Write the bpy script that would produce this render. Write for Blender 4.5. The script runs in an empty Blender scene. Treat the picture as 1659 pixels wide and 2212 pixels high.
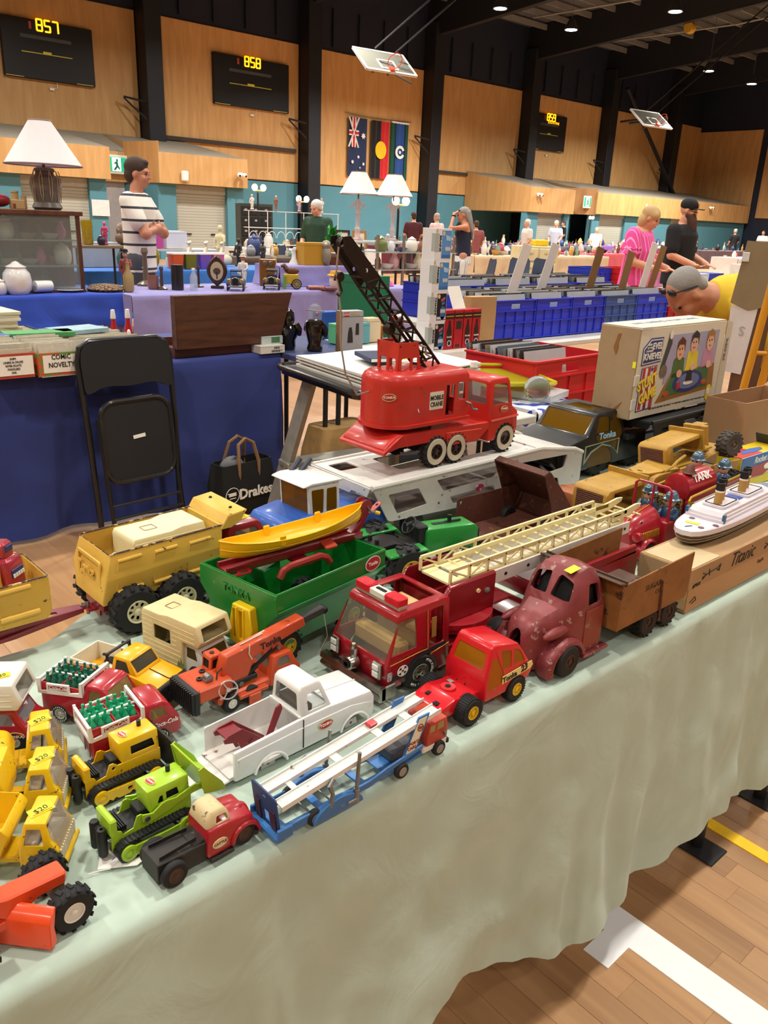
import bpy,bmesh,math,random
from mathutils import Vector as V,Matrix as MX,Euler,noise
from mathutils.geometry import tessellate_polygon
R=math.radians;pi=math.pi
S=bpy.context.scene;COL=S.collection
random.seed(7)
# ---------------------------------------------------------------- camera, world, exposure
cd=bpy.data.cameras.new('camera');cam=bpy.data.objects.new('camera',cd);COL.objects.link(cam);S.camera=cam
_a,_p,_r=R(47.864),R(19.906),R(-2.460)
_fh=V((math.cos(_a),math.sin(_a),0));_rt=V((math.sin(_a),-math.cos(_a),0));_up=V((0,0,1))
_fw=_fh*math.cos(_p)-_up*math.sin(_p);_u=_fh*math.sin(_p)+_up*math.cos(_p)
_X=_rt*math.cos(_r)-_u*math.sin(_r);_Y=_u*math.cos(_r)+_rt*math.sin(_r)
cam.matrix_world=MX(((_X.x,_Y.x,-_fw.x,0),(_X.y,_Y.y,-_fw.y,0),(_X.z,_Y.z,-_fw.z,1.42),(0,0,0,1)))
cd.sensor_fit='HORIZONTAL';cd.sensor_width=36;cd.lens=36*1740/1659;cd.clip_start=.02;cd.clip_end=200
w=bpy.data.worlds.new('world');S.world=w;w.use_nodes=True
w.node_tree.nodes['Background'].inputs[0].default_value=(.6,.7,1,1);w.node_tree.nodes['Background'].inputs[1].default_value=.05
S.view_settings.view_transform='Standard';S.view_settings.look='None';S.view_settings.gamma=1
S.view_settings.use_curve_mapping=False;S.view_settings.exposure=0.52
LAMP_W=285
# ---------------------------------------------------------------- materials
def lin(h,a=1):
 h=h.lstrip('#');o=[]
 for i in(0,2,4):
  c=int(h[i:i+2],16)/255;o.append(c/12.92 if c<.04045 else((c+.055)/1.055)**2.4)
 return(*o,a)
MATS={}
def mat(c,r=.45,m=0,wear=0,wc='5a4434',dirt=.12,ds=9,ws=70,bump=0,bs=150,trans=0,coat=0,emit=0,sheen=0,ior=1.45,alpha=1):
 """painted / moulded surface: base colour, cloudy dirt, chips of wear, fine relief"""
 k=(c,r,m,wear,wc,dirt,ds,ws,bump,bs,trans,coat,emit,sheen,ior,alpha)
 if k in MATS:return MATS[k]
 M=bpy.data.materials.new('surface_'+c);M.use_nodes=True;N=M.node_tree.nodes;L=M.node_tree.links
 b=N['Principled BSDF'];I=b.inputs;col=lin(c)
 I['Roughness'].default_value=r;I['Metallic'].default_value=m;I['IOR'].default_value=ior
 I['Base Color'].default_value=col
 if trans:I['Transmission Weight'].default_value=trans
 if alpha<1:I['Alpha'].default_value=alpha
 if coat:I['Coat Weight'].default_value=coat;I['Coat Roughness'].default_value=.12
 if sheen:I['Sheen Weight'].default_value=sheen
 if emit:I['Emission Color'].default_value=col;I['Emission Strength'].default_value=emit
 tc=N.new('ShaderNodeTexCoord')
 out=None
 if dirt:
  n=N.new('ShaderNodeTexNoise');n.inputs['Scale'].default_value=ds;n.inputs['Detail'].default_value=5;n.inputs['Roughness'].default_value=.65
  L.new(tc.outputs['Object'],n.inputs['Vector'])
  mr=N.new('ShaderNodeMapRange');mr.inputs[1].default_value=.3;mr.inputs[2].default_value=.75
  mr.inputs[3].default_value=1+dirt*.35;mr.inputs[4].default_value=1-dirt;L.new(n.outputs['Fac'],mr.inputs[0])
  hs=N.new('ShaderNodeHueSaturation');hs.inputs['Color'].default_value=col;L.new(mr.outputs[0],hs.inputs['Value']);out=hs.outputs[0]
 if wear:
  n=N.new('ShaderNodeTexNoise');n.inputs['Scale'].default_value=ws;n.inputs['Detail'].default_value=7;n.inputs['Roughness'].default_value=.7
  L.new(tc.outputs['Object'],n.inputs['Vector'])
  cr=N.new('ShaderNodeValToRGB');cr.color_ramp.elements[0].position=.66-wear*.25;cr.color_ramp.elements[1].position=.69-wear*.25
  L.new(n.outputs['Fac'],cr.inputs[0])
  mx=N.new('ShaderNodeMixRGB');L.new(cr.outputs[0],mx.inputs[0]);mx.inputs[1].default_value=col;mx.inputs[2].default_value=lin(wc)
  if out:L.new(out,mx.inputs[1])
  out=mx.outputs[0]
 if out:L.new(out,I['Base Color'])
 if bump:
  n=N.new('ShaderNodeTexNoise');n.inputs['Scale'].default_value=bs;n.inputs['Detail'].default_value=4;L.new(tc.outputs['Object'],n.inputs['Vector'])
  bp=N.new('ShaderNodeBump');bp.inputs['Strength'].default_value=bump;bp.inputs['Distance'].default_value=.004
  L.new(n.outputs['Fac'],bp.inputs['Height']);L.new(bp.outputs[0],I['Normal'])
 MATS[k]=M;return M
def wood(c1,c2,sc=3,axis=0,rough=.5,stretch=12,name='wood',bump=.05,detail=6):
 k=('wood',c1,c2,sc,axis,rough,stretch)
 if k in MATS:return MATS[k]
 M=bpy.data.materials.new(name);M.use_nodes=True;N=M.node_tree.nodes;L=M.node_tree.links;b=N['Principled BSDF']
 tc=N.new('ShaderNodeTexCoord');mp=N.new('ShaderNodeMapping');s=[sc*stretch]*3;s[axis]=sc;mp.inputs['Scale'].default_value=s
 n=N.new('ShaderNodeTexNoise');n.inputs['Scale'].default_value=1;n.inputs['Detail'].default_value=detail;n.inputs['Distortion'].default_value=.6
 cr=N.new('ShaderNodeValToRGB');cr.color_ramp.elements[0].position=.32;cr.color_ramp.elements[1].position=.7
 cr.color_ramp.elements[0].color=lin(c1);cr.color_ramp.elements[1].color=lin(c2)
 oi=N.new('ShaderNodeObjectInfo');ad=N.new('ShaderNodeVectorMath');ad.operation='ADD';ml=N.new('ShaderNodeMath');ml.operation='MULTIPLY';ml.inputs[1].default_value=37
 L.new(oi.outputs['Random'],ml.inputs[0]);L.new(tc.outputs['Object'],mp.inputs[0]);L.new(mp.outputs[0],ad.inputs[0]);L.new(ml.outputs[0],ad.inputs[1])
 L.new(ad.outputs[0],n.inputs['Vector']);L.new(n.outputs['Fac'],cr.inputs[0])
 hs=N.new('ShaderNodeHueSaturation');mr=N.new('ShaderNodeMapRange');mr.inputs[3].default_value=.86;mr.inputs[4].default_value=1.1
 L.new(oi.outputs['Random'],mr.inputs[0]);L.new(mr.outputs[0],hs.inputs['Value']);L.new(cr.outputs[0],hs.inputs['Color']);L.new(hs.outputs[0],b.inputs['Base Color'])
 b.inputs['Roughness'].default_value=rough
 if bump:
  bp=N.new('ShaderNodeBump');bp.inputs['Strength'].default_value=bump;bp.inputs['Distance'].default_value=.002;L.new(n.outputs['Fac'],bp.inputs['Height']);L.new(bp.outputs[0],b.inputs['Normal'])
 MATS[k]=M;return M
def cloth(c,rough=.9,wr=.25,sc=9,weave=900,dirt=.1,c2=None):
 """woven cloth: soft creases and weave"""
 k=('cloth',c,rough,wr,sc,dirt,c2)
 if k in MATS:return MATS[k]
 M=bpy.data.materials.new('cloth_'+c);M.use_nodes=True;N=M.node_tree.nodes;L=M.node_tree.links;b=N['Principled BSDF']
 tc=N.new('ShaderNodeTexCoord');n=N.new('ShaderNodeTexNoise');n.inputs['Scale'].default_value=sc;n.inputs['Detail'].default_value=4;n.inputs['Distortion'].default_value=1.2
 L.new(tc.outputs['Object'],n.inputs['Vector'])
 hs=N.new('ShaderNodeHueSaturation');hs.inputs['Color'].default_value=lin(c);mr=N.new('ShaderNodeMapRange');mr.inputs[1].default_value=.3;mr.inputs[2].default_value=.7
 mr.inputs[3].default_value=1-dirt;mr.inputs[4].default_value=1+dirt*.5;L.new(n.outputs['Fac'],mr.inputs[0]);L.new(mr.outputs[0],hs.inputs['Value']);L.new(hs.outputs[0],b.inputs['Base Color'])
 b.inputs['Roughness'].default_value=rough;b.inputs['Sheen Weight'].default_value=.15
 bp=N.new('ShaderNodeBump');bp.inputs['Strength'].default_value=wr;bp.inputs['Distance'].default_value=.03;L.new(n.outputs['Fac'],bp.inputs['Height']);L.new(bp.outputs[0],b.inputs['Normal'])
 MATS[k]=M;return M
def stripes(c1,c2,sc,ax=2,frac=.5,off=0,rough=.85):
 k=('st',c1,c2,sc,ax,frac,off)
 if k in MATS:return MATS[k]
 M=bpy.data.materials.new('striped_cloth');M.use_nodes=True;N=M.node_tree.nodes;L=M.node_tree.links;b=N['Principled BSDF']
 tc=N.new('ShaderNodeTexCoord');sp=N.new('ShaderNodeSeparateXYZ');L.new(tc.outputs['Object'],sp.inputs[0])
 a=N.new('ShaderNodeMath');a.operation='MULTIPLY_ADD';a.inputs[1].default_value=sc;a.inputs[2].default_value=off;L.new(sp.outputs[ax],a.inputs[0])
 f=N.new('ShaderNodeMath');f.operation='FRACT';L.new(a.outputs[0],f.inputs[0])
 g=N.new('ShaderNodeMath');g.operation='LESS_THAN';g.inputs[1].default_value=frac;L.new(f.outputs[0],g.inputs[0])
 mx=N.new('ShaderNodeMixRGB');mx.inputs[1].default_value=lin(c1);mx.inputs[2].default_value=lin(c2);L.new(g.outputs[0],mx.inputs[0]);L.new(mx.outputs[0],b.inputs['Base Color'])
 b.inputs['Roughness'].default_value=rough;MATS[k]=M;return M
def spots(c1,c2,sc,lo=.5,rough=.8):
 k=('sp',c1,c2,sc,lo)
 if k in MATS:return MATS[k]
 M=bpy.data.materials.new('blotched_cloth');M.use_nodes=True;N=M.node_tree.nodes;L=M.node_tree.links;b=N['Principled BSDF']
 tc=N.new('ShaderNodeTexCoord');n=N.new('ShaderNodeTexNoise');n.inputs['Scale'].default_value=sc;n.inputs['Detail'].default_value=1;L.new(tc.outputs['Object'],n.inputs['Vector'])
 cr=N.new('ShaderNodeValToRGB');cr.color_ramp.elements[0].position=lo;cr.color_ramp.elements[1].position=lo+.02
 cr.color_ramp.elements[0].color=lin(c1);cr.color_ramp.elements[1].color=lin(c2);L.new(n.outputs['Fac'],cr.inputs[0]);L.new(cr.outputs[0],b.inputs['Base Color'])
 b.inputs['Roughness'].default_value=rough;MATS[k]=M;return M
def glass(c='dfe6e4',r=.08,a=.25,ior=1.45):
 """thin clear plastic / glass pane: tinted, partly see-through, glossy"""
 k=('glass',c,r,a)
 if k in MATS:return MATS[k]
 M=bpy.data.materials.new('pane_'+c);M.use_nodes=True;N=M.node_tree.nodes;L=M.node_tree.links
 b=N['Principled BSDF'];b.inputs['Base Color'].default_value=lin(c);b.inputs['Roughness'].default_value=r
 t=N.new('ShaderNodeBsdfTransparent');t.inputs[0].default_value=lin(c);mx=N.new('ShaderNodeMixShader');mx.inputs[0].default_value=a
 L.new(t.outputs[0],mx.inputs[1]);L.new(b.outputs[0],mx.inputs[2]);L.new(mx.outputs[0],N['Material Output'].inputs[0]);MATS[k]=M;return M
 # ---------------------------------------------------------------- mesh building
def fr(o,x,y):
 """matrix with origin o, x axis and y axis (roughly) given; z = their normal"""
 x=V(x).normalized();y=V(y);z=x.cross(y).normalized();y=z.cross(x);o=V(o)
 return MX(((x.x,y.x,z.x,o.x),(x.y,y.y,z.y,o.y),(x.z,y.z,z.z,o.z),(0,0,0,1)))
def T(x=0,y=0,z=0,rx=0,ry=0,rz=0,s=1):
 return MX.Translation((x,y,z))@Euler((R(rx),R(ry),R(rz))).to_matrix().to_4x4()@MX.Diagonal((s,s,s,1)if not isinstance(s,tuple)else(*s,1))
class MB:
 def __init__(s):s.v=[];s.f=[]
 def add(s,vs,fs,M=None):
  n=len(s.v);s.v+=[(M@V(p))[:]if M else tuple(p)for p in vs];s.f+=[tuple(i+n for i in f)for f in fs];return s
 def merge(s,o,M=None):return s.add(o.v,o.f,M)
 def bm(s,b,M=None):
  b.verts.index_update();s.add([v.co[:]for v in b.verts],[[v.index for v in f.verts]for f in b.faces],M);b.free();return s
 def tobm(s):
  b=bmesh.new();vs=[b.verts.new(p)for p in s.v]
  for f in s.f:
   try:b.faces.new([vs[i]for i in f])
   except ValueError:pass
  return b
 def fn(s,g):s.v=[tuple(g(*p))for p in s.v];return s
 def bev(s,w,sg=1,ang=20):
  b=s.tobm();bmesh.ops.recalc_face_normals(b,faces=b.faces)
  e=[e for e in b.edges if len(e.link_faces)==2 and e.calc_face_angle(0)>R(ang)]
  bmesh.ops.bevel(b,geom=e,offset=w,segments=sg,affect='EDGES',profile=.5,clamp_overlap=True)
  s.v=[];s.f=[];return s.bm(b)
 def box(s,c,d,b=0,r=None,sg=1,M=None):
  x,y,z=(i/2 for i in d);t=MB()
  t.add([(-x,-y,-z),(x,-y,-z),(x,y,-z),(-x,y,-z),(-x,-y,z),(x,-y,z),(x,y,z),(-x,y,z)],[(3,2,1,0),(4,5,6,7),(0,1,5,4),(1,2,6,5),(2,3,7,6),(3,0,4,7)])
  if b:t.bev(min(b,min(d)*.45),sg)
  m=MX.Translation(c)
  if r:m=m@Euler([R(i)for i in r]).to_matrix().to_4x4()
  return s.merge(t,M@m if M else m)
 def bx(s,x0,x1,y0,y1,z0,z1,b=0,sg=1):return s.box(((x0+x1)/2,(y0+y1)/2,(z0+z1)/2),(x1-x0,y1-y0,z1-z0),b,None,sg)
 def prism(s,pts,a,b,bev=0,ax='y',sg=1,M=None,ang=20):
  n=len(pts);t=MB()
  P={'y':lambda p,h:(p[0],h,p[1]),'x':lambda p,h:(h,p[0],p[1]),'z':lambda p,h:(p[0],p[1],h)}[ax]
  t.add([P(p,a)for p in pts]+[P(p,b)for p in pts],[tuple(range(n))[::-1],tuple(range(n,2*n))]+[(i,(i+1)%n,(i+1)%n+n,i+n)for i in range(n)])
  bb=t.tobm();bmesh.ops.recalc_face_normals(bb,faces=bb.faces);t=MB().bm(bb)
  if bev:t.bev(bev,sg,ang)
  return s.merge(t,M)
 def loft(s,rings,cap=True,closed=False):
  n=len(rings[0]);o=len(s.v);k=len(rings)
  for r in rings:s.v+=[tuple(p)for p in r]
  for j in range(k-1 if not closed else k):
   for i in range(n):
    a=o+j*n+i;b=o+j*n+(i+1)%n;c=o+((j+1)%k)*n
    s.f.append((a,b,c+(i+1)%n,c+i))
  if cap and not closed:s.f.append(tuple(range(o,o+n))[::-1]);s.f.append(tuple(range(o+(k-1)*n,o+k*n)))
  return s
 def tube(s,pts,r,n=8,cap=True,closed=False):
  pts=[V(p)for p in pts];k=len(pts);rs=r if isinstance(r,(list,tuple))else[r]*k;rings=[];prev=None
  for i,p in enumerate(pts):
   d=(pts[(i+1)%k]-pts[i-1])if closed else(pts[min(i+1,k-1)]-pts[max(i-1,0)])
   if d.length<1e-9:d=V((0,0,1))
   d.normalize()
   if prev is None:u=d.cross(V((0,0,1))if abs(d.z)<.9 else V((1,0,0))).normalized()
   else:u=(prev-d*prev.dot(d)).normalized()
   prev=u;v=d.cross(u);rings.append([p+(u*math.cos(2*pi*j/n)+v*math.sin(2*pi*j/n))*rs[i]for j in range(n)])
  return s.loft(rings,cap,closed)
 def cyl(s,a,b,r,r2=None,n=14):return s.tube([a,b],[r,r if r2 is None else r2],n)
 def lathe(s,prof,c=(0,0,0),ax='z',n=20,M=None,cap=True):
  t=MB();rings=[]
  for r,h in prof:
   rings.append([{'z':(r*math.cos(2*pi*j/n),r*math.sin(2*pi*j/n),h),'y':(r*math.sin(2*pi*j/n),h,r*math.cos(2*pi*j/n)),'x':(h,r*math.cos(2*pi*j/n),r*math.sin(2*pi*j/n))}[ax]for j in range(n)])
  t.loft(rings,cap);m=MX.Translation(c);return s.merge(t,M@m if M else m)
 def ell(s,c,r,n=16,m=9,rot=None,M=None):
  t=MB();r=(r,r,r)if not isinstance(r,tuple)else r
  t.lathe([(math.sin(pi*i/m)if 0<i<m else .02,-math.cos(pi*i/m))for i in range(m+1)],n=n)
  mm=MX.Translation(c)
  if rot:mm=mm@Euler([R(i)for i in rot]).to_matrix().to_4x4()
  mm=mm@MX.Diagonal((*r,1));return s.merge(t,M@mm if M else mm)
 def plate(s,outer,holes=(),t=.002,M=None):
  """flat sheet with holes; 2D outline in the local xy plane, thickness t centred on z"""
  ls=[list(outer)]+[list(h)for h in holes];fl=[p for l in ls for p in l];n=len(fl)
  tris=tessellate_polygon([[V((*p,0))for p in l]for l in ls])
  vs=[(*p,t/2)for p in fl]+[(*p,-t/2)for p in fl];fs=[tuple(i)for i in tris]+[tuple(j+n for j in i[::-1])for i in tris];o=0
  for l in ls:
   k=len(l);fs+=[(o+i,o+(i+1)%k,o+(i+1)%k+n,o+i+n)for i in range(k)];o+=k
  q=MB().add(vs,fs,M);b=q.tobm();bmesh.ops.recalc_face_normals(b,faces=b.faces);return s.bm(b)
 def mesh(s,name,ang=35,smooth=True):
  me=bpy.data.meshes.new(name);me.from_pydata(s.v,[],s.f)
  if smooth and me.polygons:
   me.polygons.foreach_set('use_smooth',[True]*len(me.polygons));me.set_sharp_from_angle(angle=R(ang))
  return me
 def mir(s):
  n=len(s.v);s.v+=[(x,-y,z)for x,y,z in s.v];s.f+=[tuple(i+n for i in f[::-1])for f in s.f];return s
def rr(x0,x1,y0,y1,r,n=4,k=None):
 """rounded rectangle outline"""
 o=[]
 for cx,cy,a in((x1-r,y1-r,0),(x0+r,y1-r,90),(x0+r,y0+r,180),(x1-r,y0+r,270)):
  for i in range(n+1):t=R(a+90*i/n);o.append((cx+r*math.cos(t),cy+r*math.sin(t)))
 return o
def rp(pts,r,n=3):
 """polygon with rounded corners"""
 o=[];k=len(pts)
 for i in range(k):
  p=V(pts[i]).to_2d();a=V(pts[i-1]).to_2d()-p;b=V(pts[(i+1)%k]).to_2d()-p;q=min(r,a.length*.45,b.length*.45)
  A=p+a.normalized()*q;B=p+b.normalized()*q
  for j in range(n+1):
   t=j/n;o.append(tuple(A*(1-t)**2+p*2*t*(1-t)+B*t*t))
 return o
def ov(rx,ry,n=20,c=(0,0)):return[(c[0]+rx*math.cos(2*pi*i/n),c[1]+ry*math.sin(2*pi*i/n))for i in range(n)]
def cut(a,bs,solver='EXACT'):
 """boolean: a minus each of bs"""
 def tmp(m):
  b=m.tobm();bmesh.ops.remove_doubles(b,verts=b.verts,dist=1e-6);bmesh.ops.recalc_face_normals(b,faces=b.faces)
  me=bpy.data.meshes.new('t');b.to_mesh(me);b.free();o=bpy.data.objects.new('t',me);COL.objects.link(o);return o
 A=tmp(a);os=[]
 for b in bs:
  o=tmp(b);os.append(o);md=A.modifiers.new('b','BOOLEAN');md.operation='DIFFERENCE';md.object=o;md.solver=solver
 dg=bpy.context.evaluated_depsgraph_get();dg.update();me=A.evaluated_get(dg).to_mesh()
 r=MB();r.v=[v.co[:]for v in me.vertices];r.f=[tuple(p.vertices)for p in me.polygons]
 for o in os+[A]:
  d=o.data;bpy.data.objects.remove(o);bpy.data.meshes.remove(d)
 return r
 # ---------------------------------------------------------------- objects
def tag(o,label=None,cat=None,group=None,kind=None):
 if label:o['label']=label
 if cat:o['category']=cat
 if group:o['group']=group
 if kind:o['kind']=kind
 return o
def thing(name,label,cat,loc=(0,0,0),rz=0,group=None,rot=None):
 o=bpy.data.objects.new(name,None);COL.objects.link(o);o.empty_display_size=.05;o.location=loc
 o.rotation_euler=[R(i)for i in rot]if rot else(0,0,R(rz));return tag(o,label,cat,group)
def part(name,mb,m,par=None,label=None,ang=35,M=None,smooth=True):
 me=mb if isinstance(mb,bpy.types.Mesh)else mb.mesh(name,ang,smooth)
 o=bpy.data.objects.new(name,me);COL.objects.link(o)
 if m and not me.materials:me.materials.append(m)
 if par:o.parent=par
 if M is not None:o.matrix_local=M
 if label:o['label']=label
 return o
def solo(name,mb,m,label,cat,loc=(0,0,0),rz=0,group=None,ang=35,rot=None,kind=None):
 o=part(name,mb,m,ang=ang);o.location=loc;o.rotation_euler=[R(i)for i in rot]if rot else(0,0,R(rz));return tag(o,label,cat,group,kind)
def struct(name,mb,m,par=None,label=None,ang=35):
 o=part(name,mb,m,par,label,ang)
 if not par:o['kind']='structure'
 return o
def copy_tree(o,par=None):
 c=o.copy();COL.objects.link(c);c.parent=par
 for ch in o.children:copy_tree(ch,c)
 return c
def text(par,s,M,size,m,shear=0,ext=.0003,name='lettering',bold=0,align='CENTER',sx=1):
 cu=bpy.data.curves.new('t','FONT');cu.body=s;cu.size=size;cu.align_x=align;cu.align_y='CENTER';cu.shear=shear;cu.extrude=ext;cu.offset=bold*size;cu.resolution_u=2
 o=bpy.data.objects.new('t',cu);COL.objects.link(o);dg=bpy.context.evaluated_depsgraph_get();me=bpy.data.meshes.new_from_object(o.evaluated_get(dg));bpy.data.objects.remove(o);bpy.data.curves.remove(cu)
 me.name=name;me.materials.clear();me.materials.append(m)
 q=bpy.data.objects.new(name,me);COL.objects.link(q);q.parent=par;q.matrix_local=M@MX.Diagonal((sx,1,1,1));return q
def flat(par,name,outline,M,m,t=.0006,holes=()):return part(name,MB().plate(outline,holes,t),m,par,M=M,smooth=False)
# ---------------------------------------------------------------- lights of the hall: high-bay lamps on the roof
def highbay(x,y,z,label,k=1,spread=150):
 t=thing('high_bay_lamp',label,'lamp',(x,y,z),group='high bay lamps under the roof')
 part('housing',MB().lathe([(.05,.35),(.12,.3),(.24,.06),(.25,0),(.22,.015)],n=16),mat('2a2c30',.5),t)
 part('lens',MB().lathe([(.2,.0),(.2,.02)],n=16),mat('fff6e6',emit=14,dirt=0),t)
 part('hanger',MB().cyl((0,0,.34),(0,0,9.95+(28-y)*2.5/36-z),.01,n=6),mat('55585c',.5),t)
 l=bpy.data.lights.new('lamp_light','AREA');l.shape='DISK';l.size=.45;l.energy=LAMP_W*k;l.color=(1,.95,.86);l.spread=R(spread)
 o=bpy.data.objects.new('lamp_light',l);COL.objects.link(o);o.location=(0,0,-.02);o.parent=t
for y in(-12,-5.5,.6,6.2,12.2):  # lamp rows out of view, added to light the table front and walls
 for i in range(7 if y<8 else 10):highbay(-9.5+6.4*i+(2.1 if y in(-5.5,6.2)else 0),y,8.6,'round white high bay lamp high above the hall, unseen, added for its light',{-12:.3,-5.5:.35,.6:.55,6.2:.62,12.2:.9}[y])
for x in(-9.5,-3.1,3.3,9.7,16.1):highbay(x,20.3,8.6,'round white high bay lamp high above the hall, unseen, added for its light',1.3,150)
for x,y,z,l in((22.5,20.3,8.0,'bright round lamp under the roof, leftmost of those in view'),(26.3,20.3,8.0,'bright round lamp under the roof, second from the left, beside a steel beam'),(26.2,16.2,8.0,'bright round lamp under the roof, nearest the yellow drum fitting'),(36.1,20.3,8.0,'small far bright lamp under the roof, above the second hoop'),(40.1,20.3,8.0,'smallest and farthest bright lamp at the right edge of the roof')):highbay(x,y,z,l,2.2,150)
# ---------------------------------------------------------------- floor
FL=wood('9c7450','b38a60',1.6,1,.36,14,'floor_wood',.01)
fo=struct('floor',MB().bx(-14,50,-16,28,-.1,0),FL)
pl=[MB().bx(-.0335,.0335,-l/2,l/2,0,.002,.0008).mesh('plank')for l in(.5,.38,.62)]
for q in pl:q.materials.append(FL)
def planks(x0,x1,y0,y1):
 x=x0
 while x<x1:
  y=y0-random.random()*.3
  while y<y1:
   k=random.choice((0,1,2));l=(.5,.38,.62)[k];o=part('plank',pl[k],None,fo);o.location=(x,y+l/2,0);y+=l
  x+=.0675
planks(.85,2.35,-.55,.75)
planks(.1,.75,1.5,3.6)
wt=mat('eceef0',.4,dirt=.05)
solo('court_line',MB().bx(-.04,.04,-1.2,.72,0,.0045).bx(-.118,-.04,.585,.645,0,.0045),wt,'white court line with a short side tick, in front of the green tablecloth','floor line',(1.325,.0,0),1)
solo('court_line',MB().bx(-.019,.019,-1.6,1.5,0,.0045),mat('f2c21a',.4,dirt=.05),'yellow court line running out from under the green tablecloth','floor line',(1.764,.3,0),-1)
# ---------------------------------------------------------------- walls, columns, roof
PLY=wood('bd9058','cfa46c',.7,2,.6,8,'plywood',.0);NAVY=mat('1c2438',.6,dirt=.2,ds=1);TEAL=mat('4f8494',.6,dirt=.06,ds=2);COLM=mat('191c24',.5,dirt=.15,ds=3)
wb=struct('wall_back',MB().bx(-14,50,28,28.3,0,10.5),NAVY)
cols=[0.8+6.5*i for i in range(-2,8)]
for i,x in enumerate(cols[:-1]):
 a,b=x+.32,x+6.5-.32
 if i==8:b=49.9
 part('panel',MB().bx(a,b,27.92,28,2.66,7.45,.02),PLY,wb)
 part('panel',MB().bx(a,b,27.95,28,0,2.62,.01),TEAL,wb)
 for k in range(1,5):part('wall_rib',MB().bx(x+k*1.3-.02,x+k*1.3+.02,27.9,28,7.6,8.9),NAVY,wb)
for x in cols:
 c=struct('column',MB().bx(x-.3,x+.3,27.3,27.98,0,9.2,.02),COLM)
 part('bracket',MB().tube([(x-.3,27.4,4.75),(x-1.0,27.6,4.85)],.035,6).tube([(x-.3,27.4,4.2),(x-1.0,27.6,4.82)],.03,6),COLM,c)
 rb=struct('roof_beam',MB().prism([(28,8.7),(28,10.1),(-16,13.1),(-16,12.2)],x-.14,x+.14,0,'x'),COLM)
struct('wall_right',MB().bx(50,50.3,-16,28,0,13),NAVY)
wr=bpy.data.objects['wall_right']
for y in range(-6,28,6):part('panel',MB().bx(49.9,50,y+.05,y+5.65,2.4,7.2,.02),PLY,wr)
struct('wall_left',MB().bx(-14.3,-14,-16,28,0,13),PLY)
struct('wall_front',MB().bx(-14,50,-16.3,-16,0,13),PLY)
RF=mat('7c7e80',.6,dirt=.2,ds=2)
ce=struct('ceiling',MB().prism([(28.3,10.1),(28.3,10.2),(-16.3,13.2),(-16.3,13.1)],-14,50,0,'x'),mat('54565a',.7))
for i in range(30):
 y=27-i*1.2;z=10.05+(28-y)*2.5/36
 part('purlin',MB().bx(-14,50,y-.035,y+.035,z-.24,z-.02),RF,ce)
for x in(12,18,24.5,31,37):part('conduit',MB().tube([(x,26,9.9),(x+.4,20,9.95),(x+.4,4,11)],.04,6),mat('8a8c88',.5),ce)
# sprung bulkheads over the store rooms: plywood fascia, sloping top, teal front with roller shutters
SH=stripes('a9a89c','8f8e84',12,2,.25);TOPM=mat('8d8578',.8,dirt=.1,ds=2)
def bulkhead(n,x0,x1,y=24,z0=2.2,z1=3.05,ply=PLY):
 b=struct('wall_bulkhead',MB().prism([(y,z0),(y,z1),(27.9,3.7),(27.9,z0)],x0,x1,0,'x'),TOPM)
 part('fascia',MB().bx(x0-.02,x1+.02,y-.04,y,z0,z1),ply,b)
 for x,s in((x0,-1),(x1,1)):
  part('end_panel',MB().prism([(y,z0),(y,z1),(27.9,3.68),(27.9,z0)],x,x+s*.03,0,'x'),ply,b)
 return b
def teal(b,x0,x1,y=24.15):part('teal_wall',MB().bx(x0,x1,y,y+.3,0,2.2),TEAL,b)
def shutter(n,b,x0,x1,y=24.3):
 d=struct('door_%d'%n,MB().bx(x0,x1,y,y+.05,0,1.95),SH);part('shutter_box',MB().bx(x0,x1,y-.06,y+.1,1.95,2.2,.02),mat('a3a298',.5),d)
 part('bottom_rail',MB().bx(x0,x1,y-.02,y,0,.1),mat('77766e',.5),d);part('lock',MB().bx((x0+x1)/2-.5,(x0+x1)/2-.35,y-.03,y,.74,.78).bx((x0+x1)/2+.35,(x0+x1)/2+.5,y-.03,y,.74,.78),mat('1c1c1c',.5),d)
b1=bulkhead(1,2.0,10.56);teal(b1,2.0,8.1);teal(b1,10.0,10.5);shutter(1,b1,8.1,10.0)
b2=bulkhead(2,12.1,15.13);teal(b2,12.1,12.7);teal(b2,14.5,15.1);shutter(2,b2,12.7,14.5)
part('chamfer_panel',MB().prism([(12.1,24.0),(11.75,25.6),(11.8,25.65),(12.15,24.05)],2.2,3.35,0,'z'),wood('b58450','c8965e',.7,2,.6,8),b2)
part('chamfer_panel',MB().prism([(12.1,24.15),(11.75,25.75),(11.8,25.8),(12.15,24.2)],0,2.2,0,'z'),TEAL,b2)
b5=bulkhead(5,10.5,12.1,25.6);part('teal_wall',MB().bx(10.5,12.1,25.7,25.8,0,2.2),mat('b9b3b4',.6),b5)
b3=bulkhead(3,29.5,32.6,z0=2.02);teal(b3,29.5,30.3);shutter(3,b3,30.3,32.2);teal(b3,32.2,32.6)
b4=bulkhead(4,34.4,49.8,z0=2.1);teal(b4,34.4,35.0);shutter(4,b4,35.0,37.2);teal(b4,37.2,41.5);shutter(5,b4,41.5,43.2);teal(b4,43.2,49.8)
b6=bulkhead(6,32.6,34.4,25.3,2.05);part('teal_wall',MB().bx(32.6,34.4,25.4,25.5,0,2.05),TEAL,b6);part('chamfer_panel',MB().prism([(34.4,24),(33.3,25.3),(33.3,25.35),(34.4,24.05)],2.05,3.2,0,'z'),wood('b58450','c8965e',.7,2,.6,8),b6)
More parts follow.
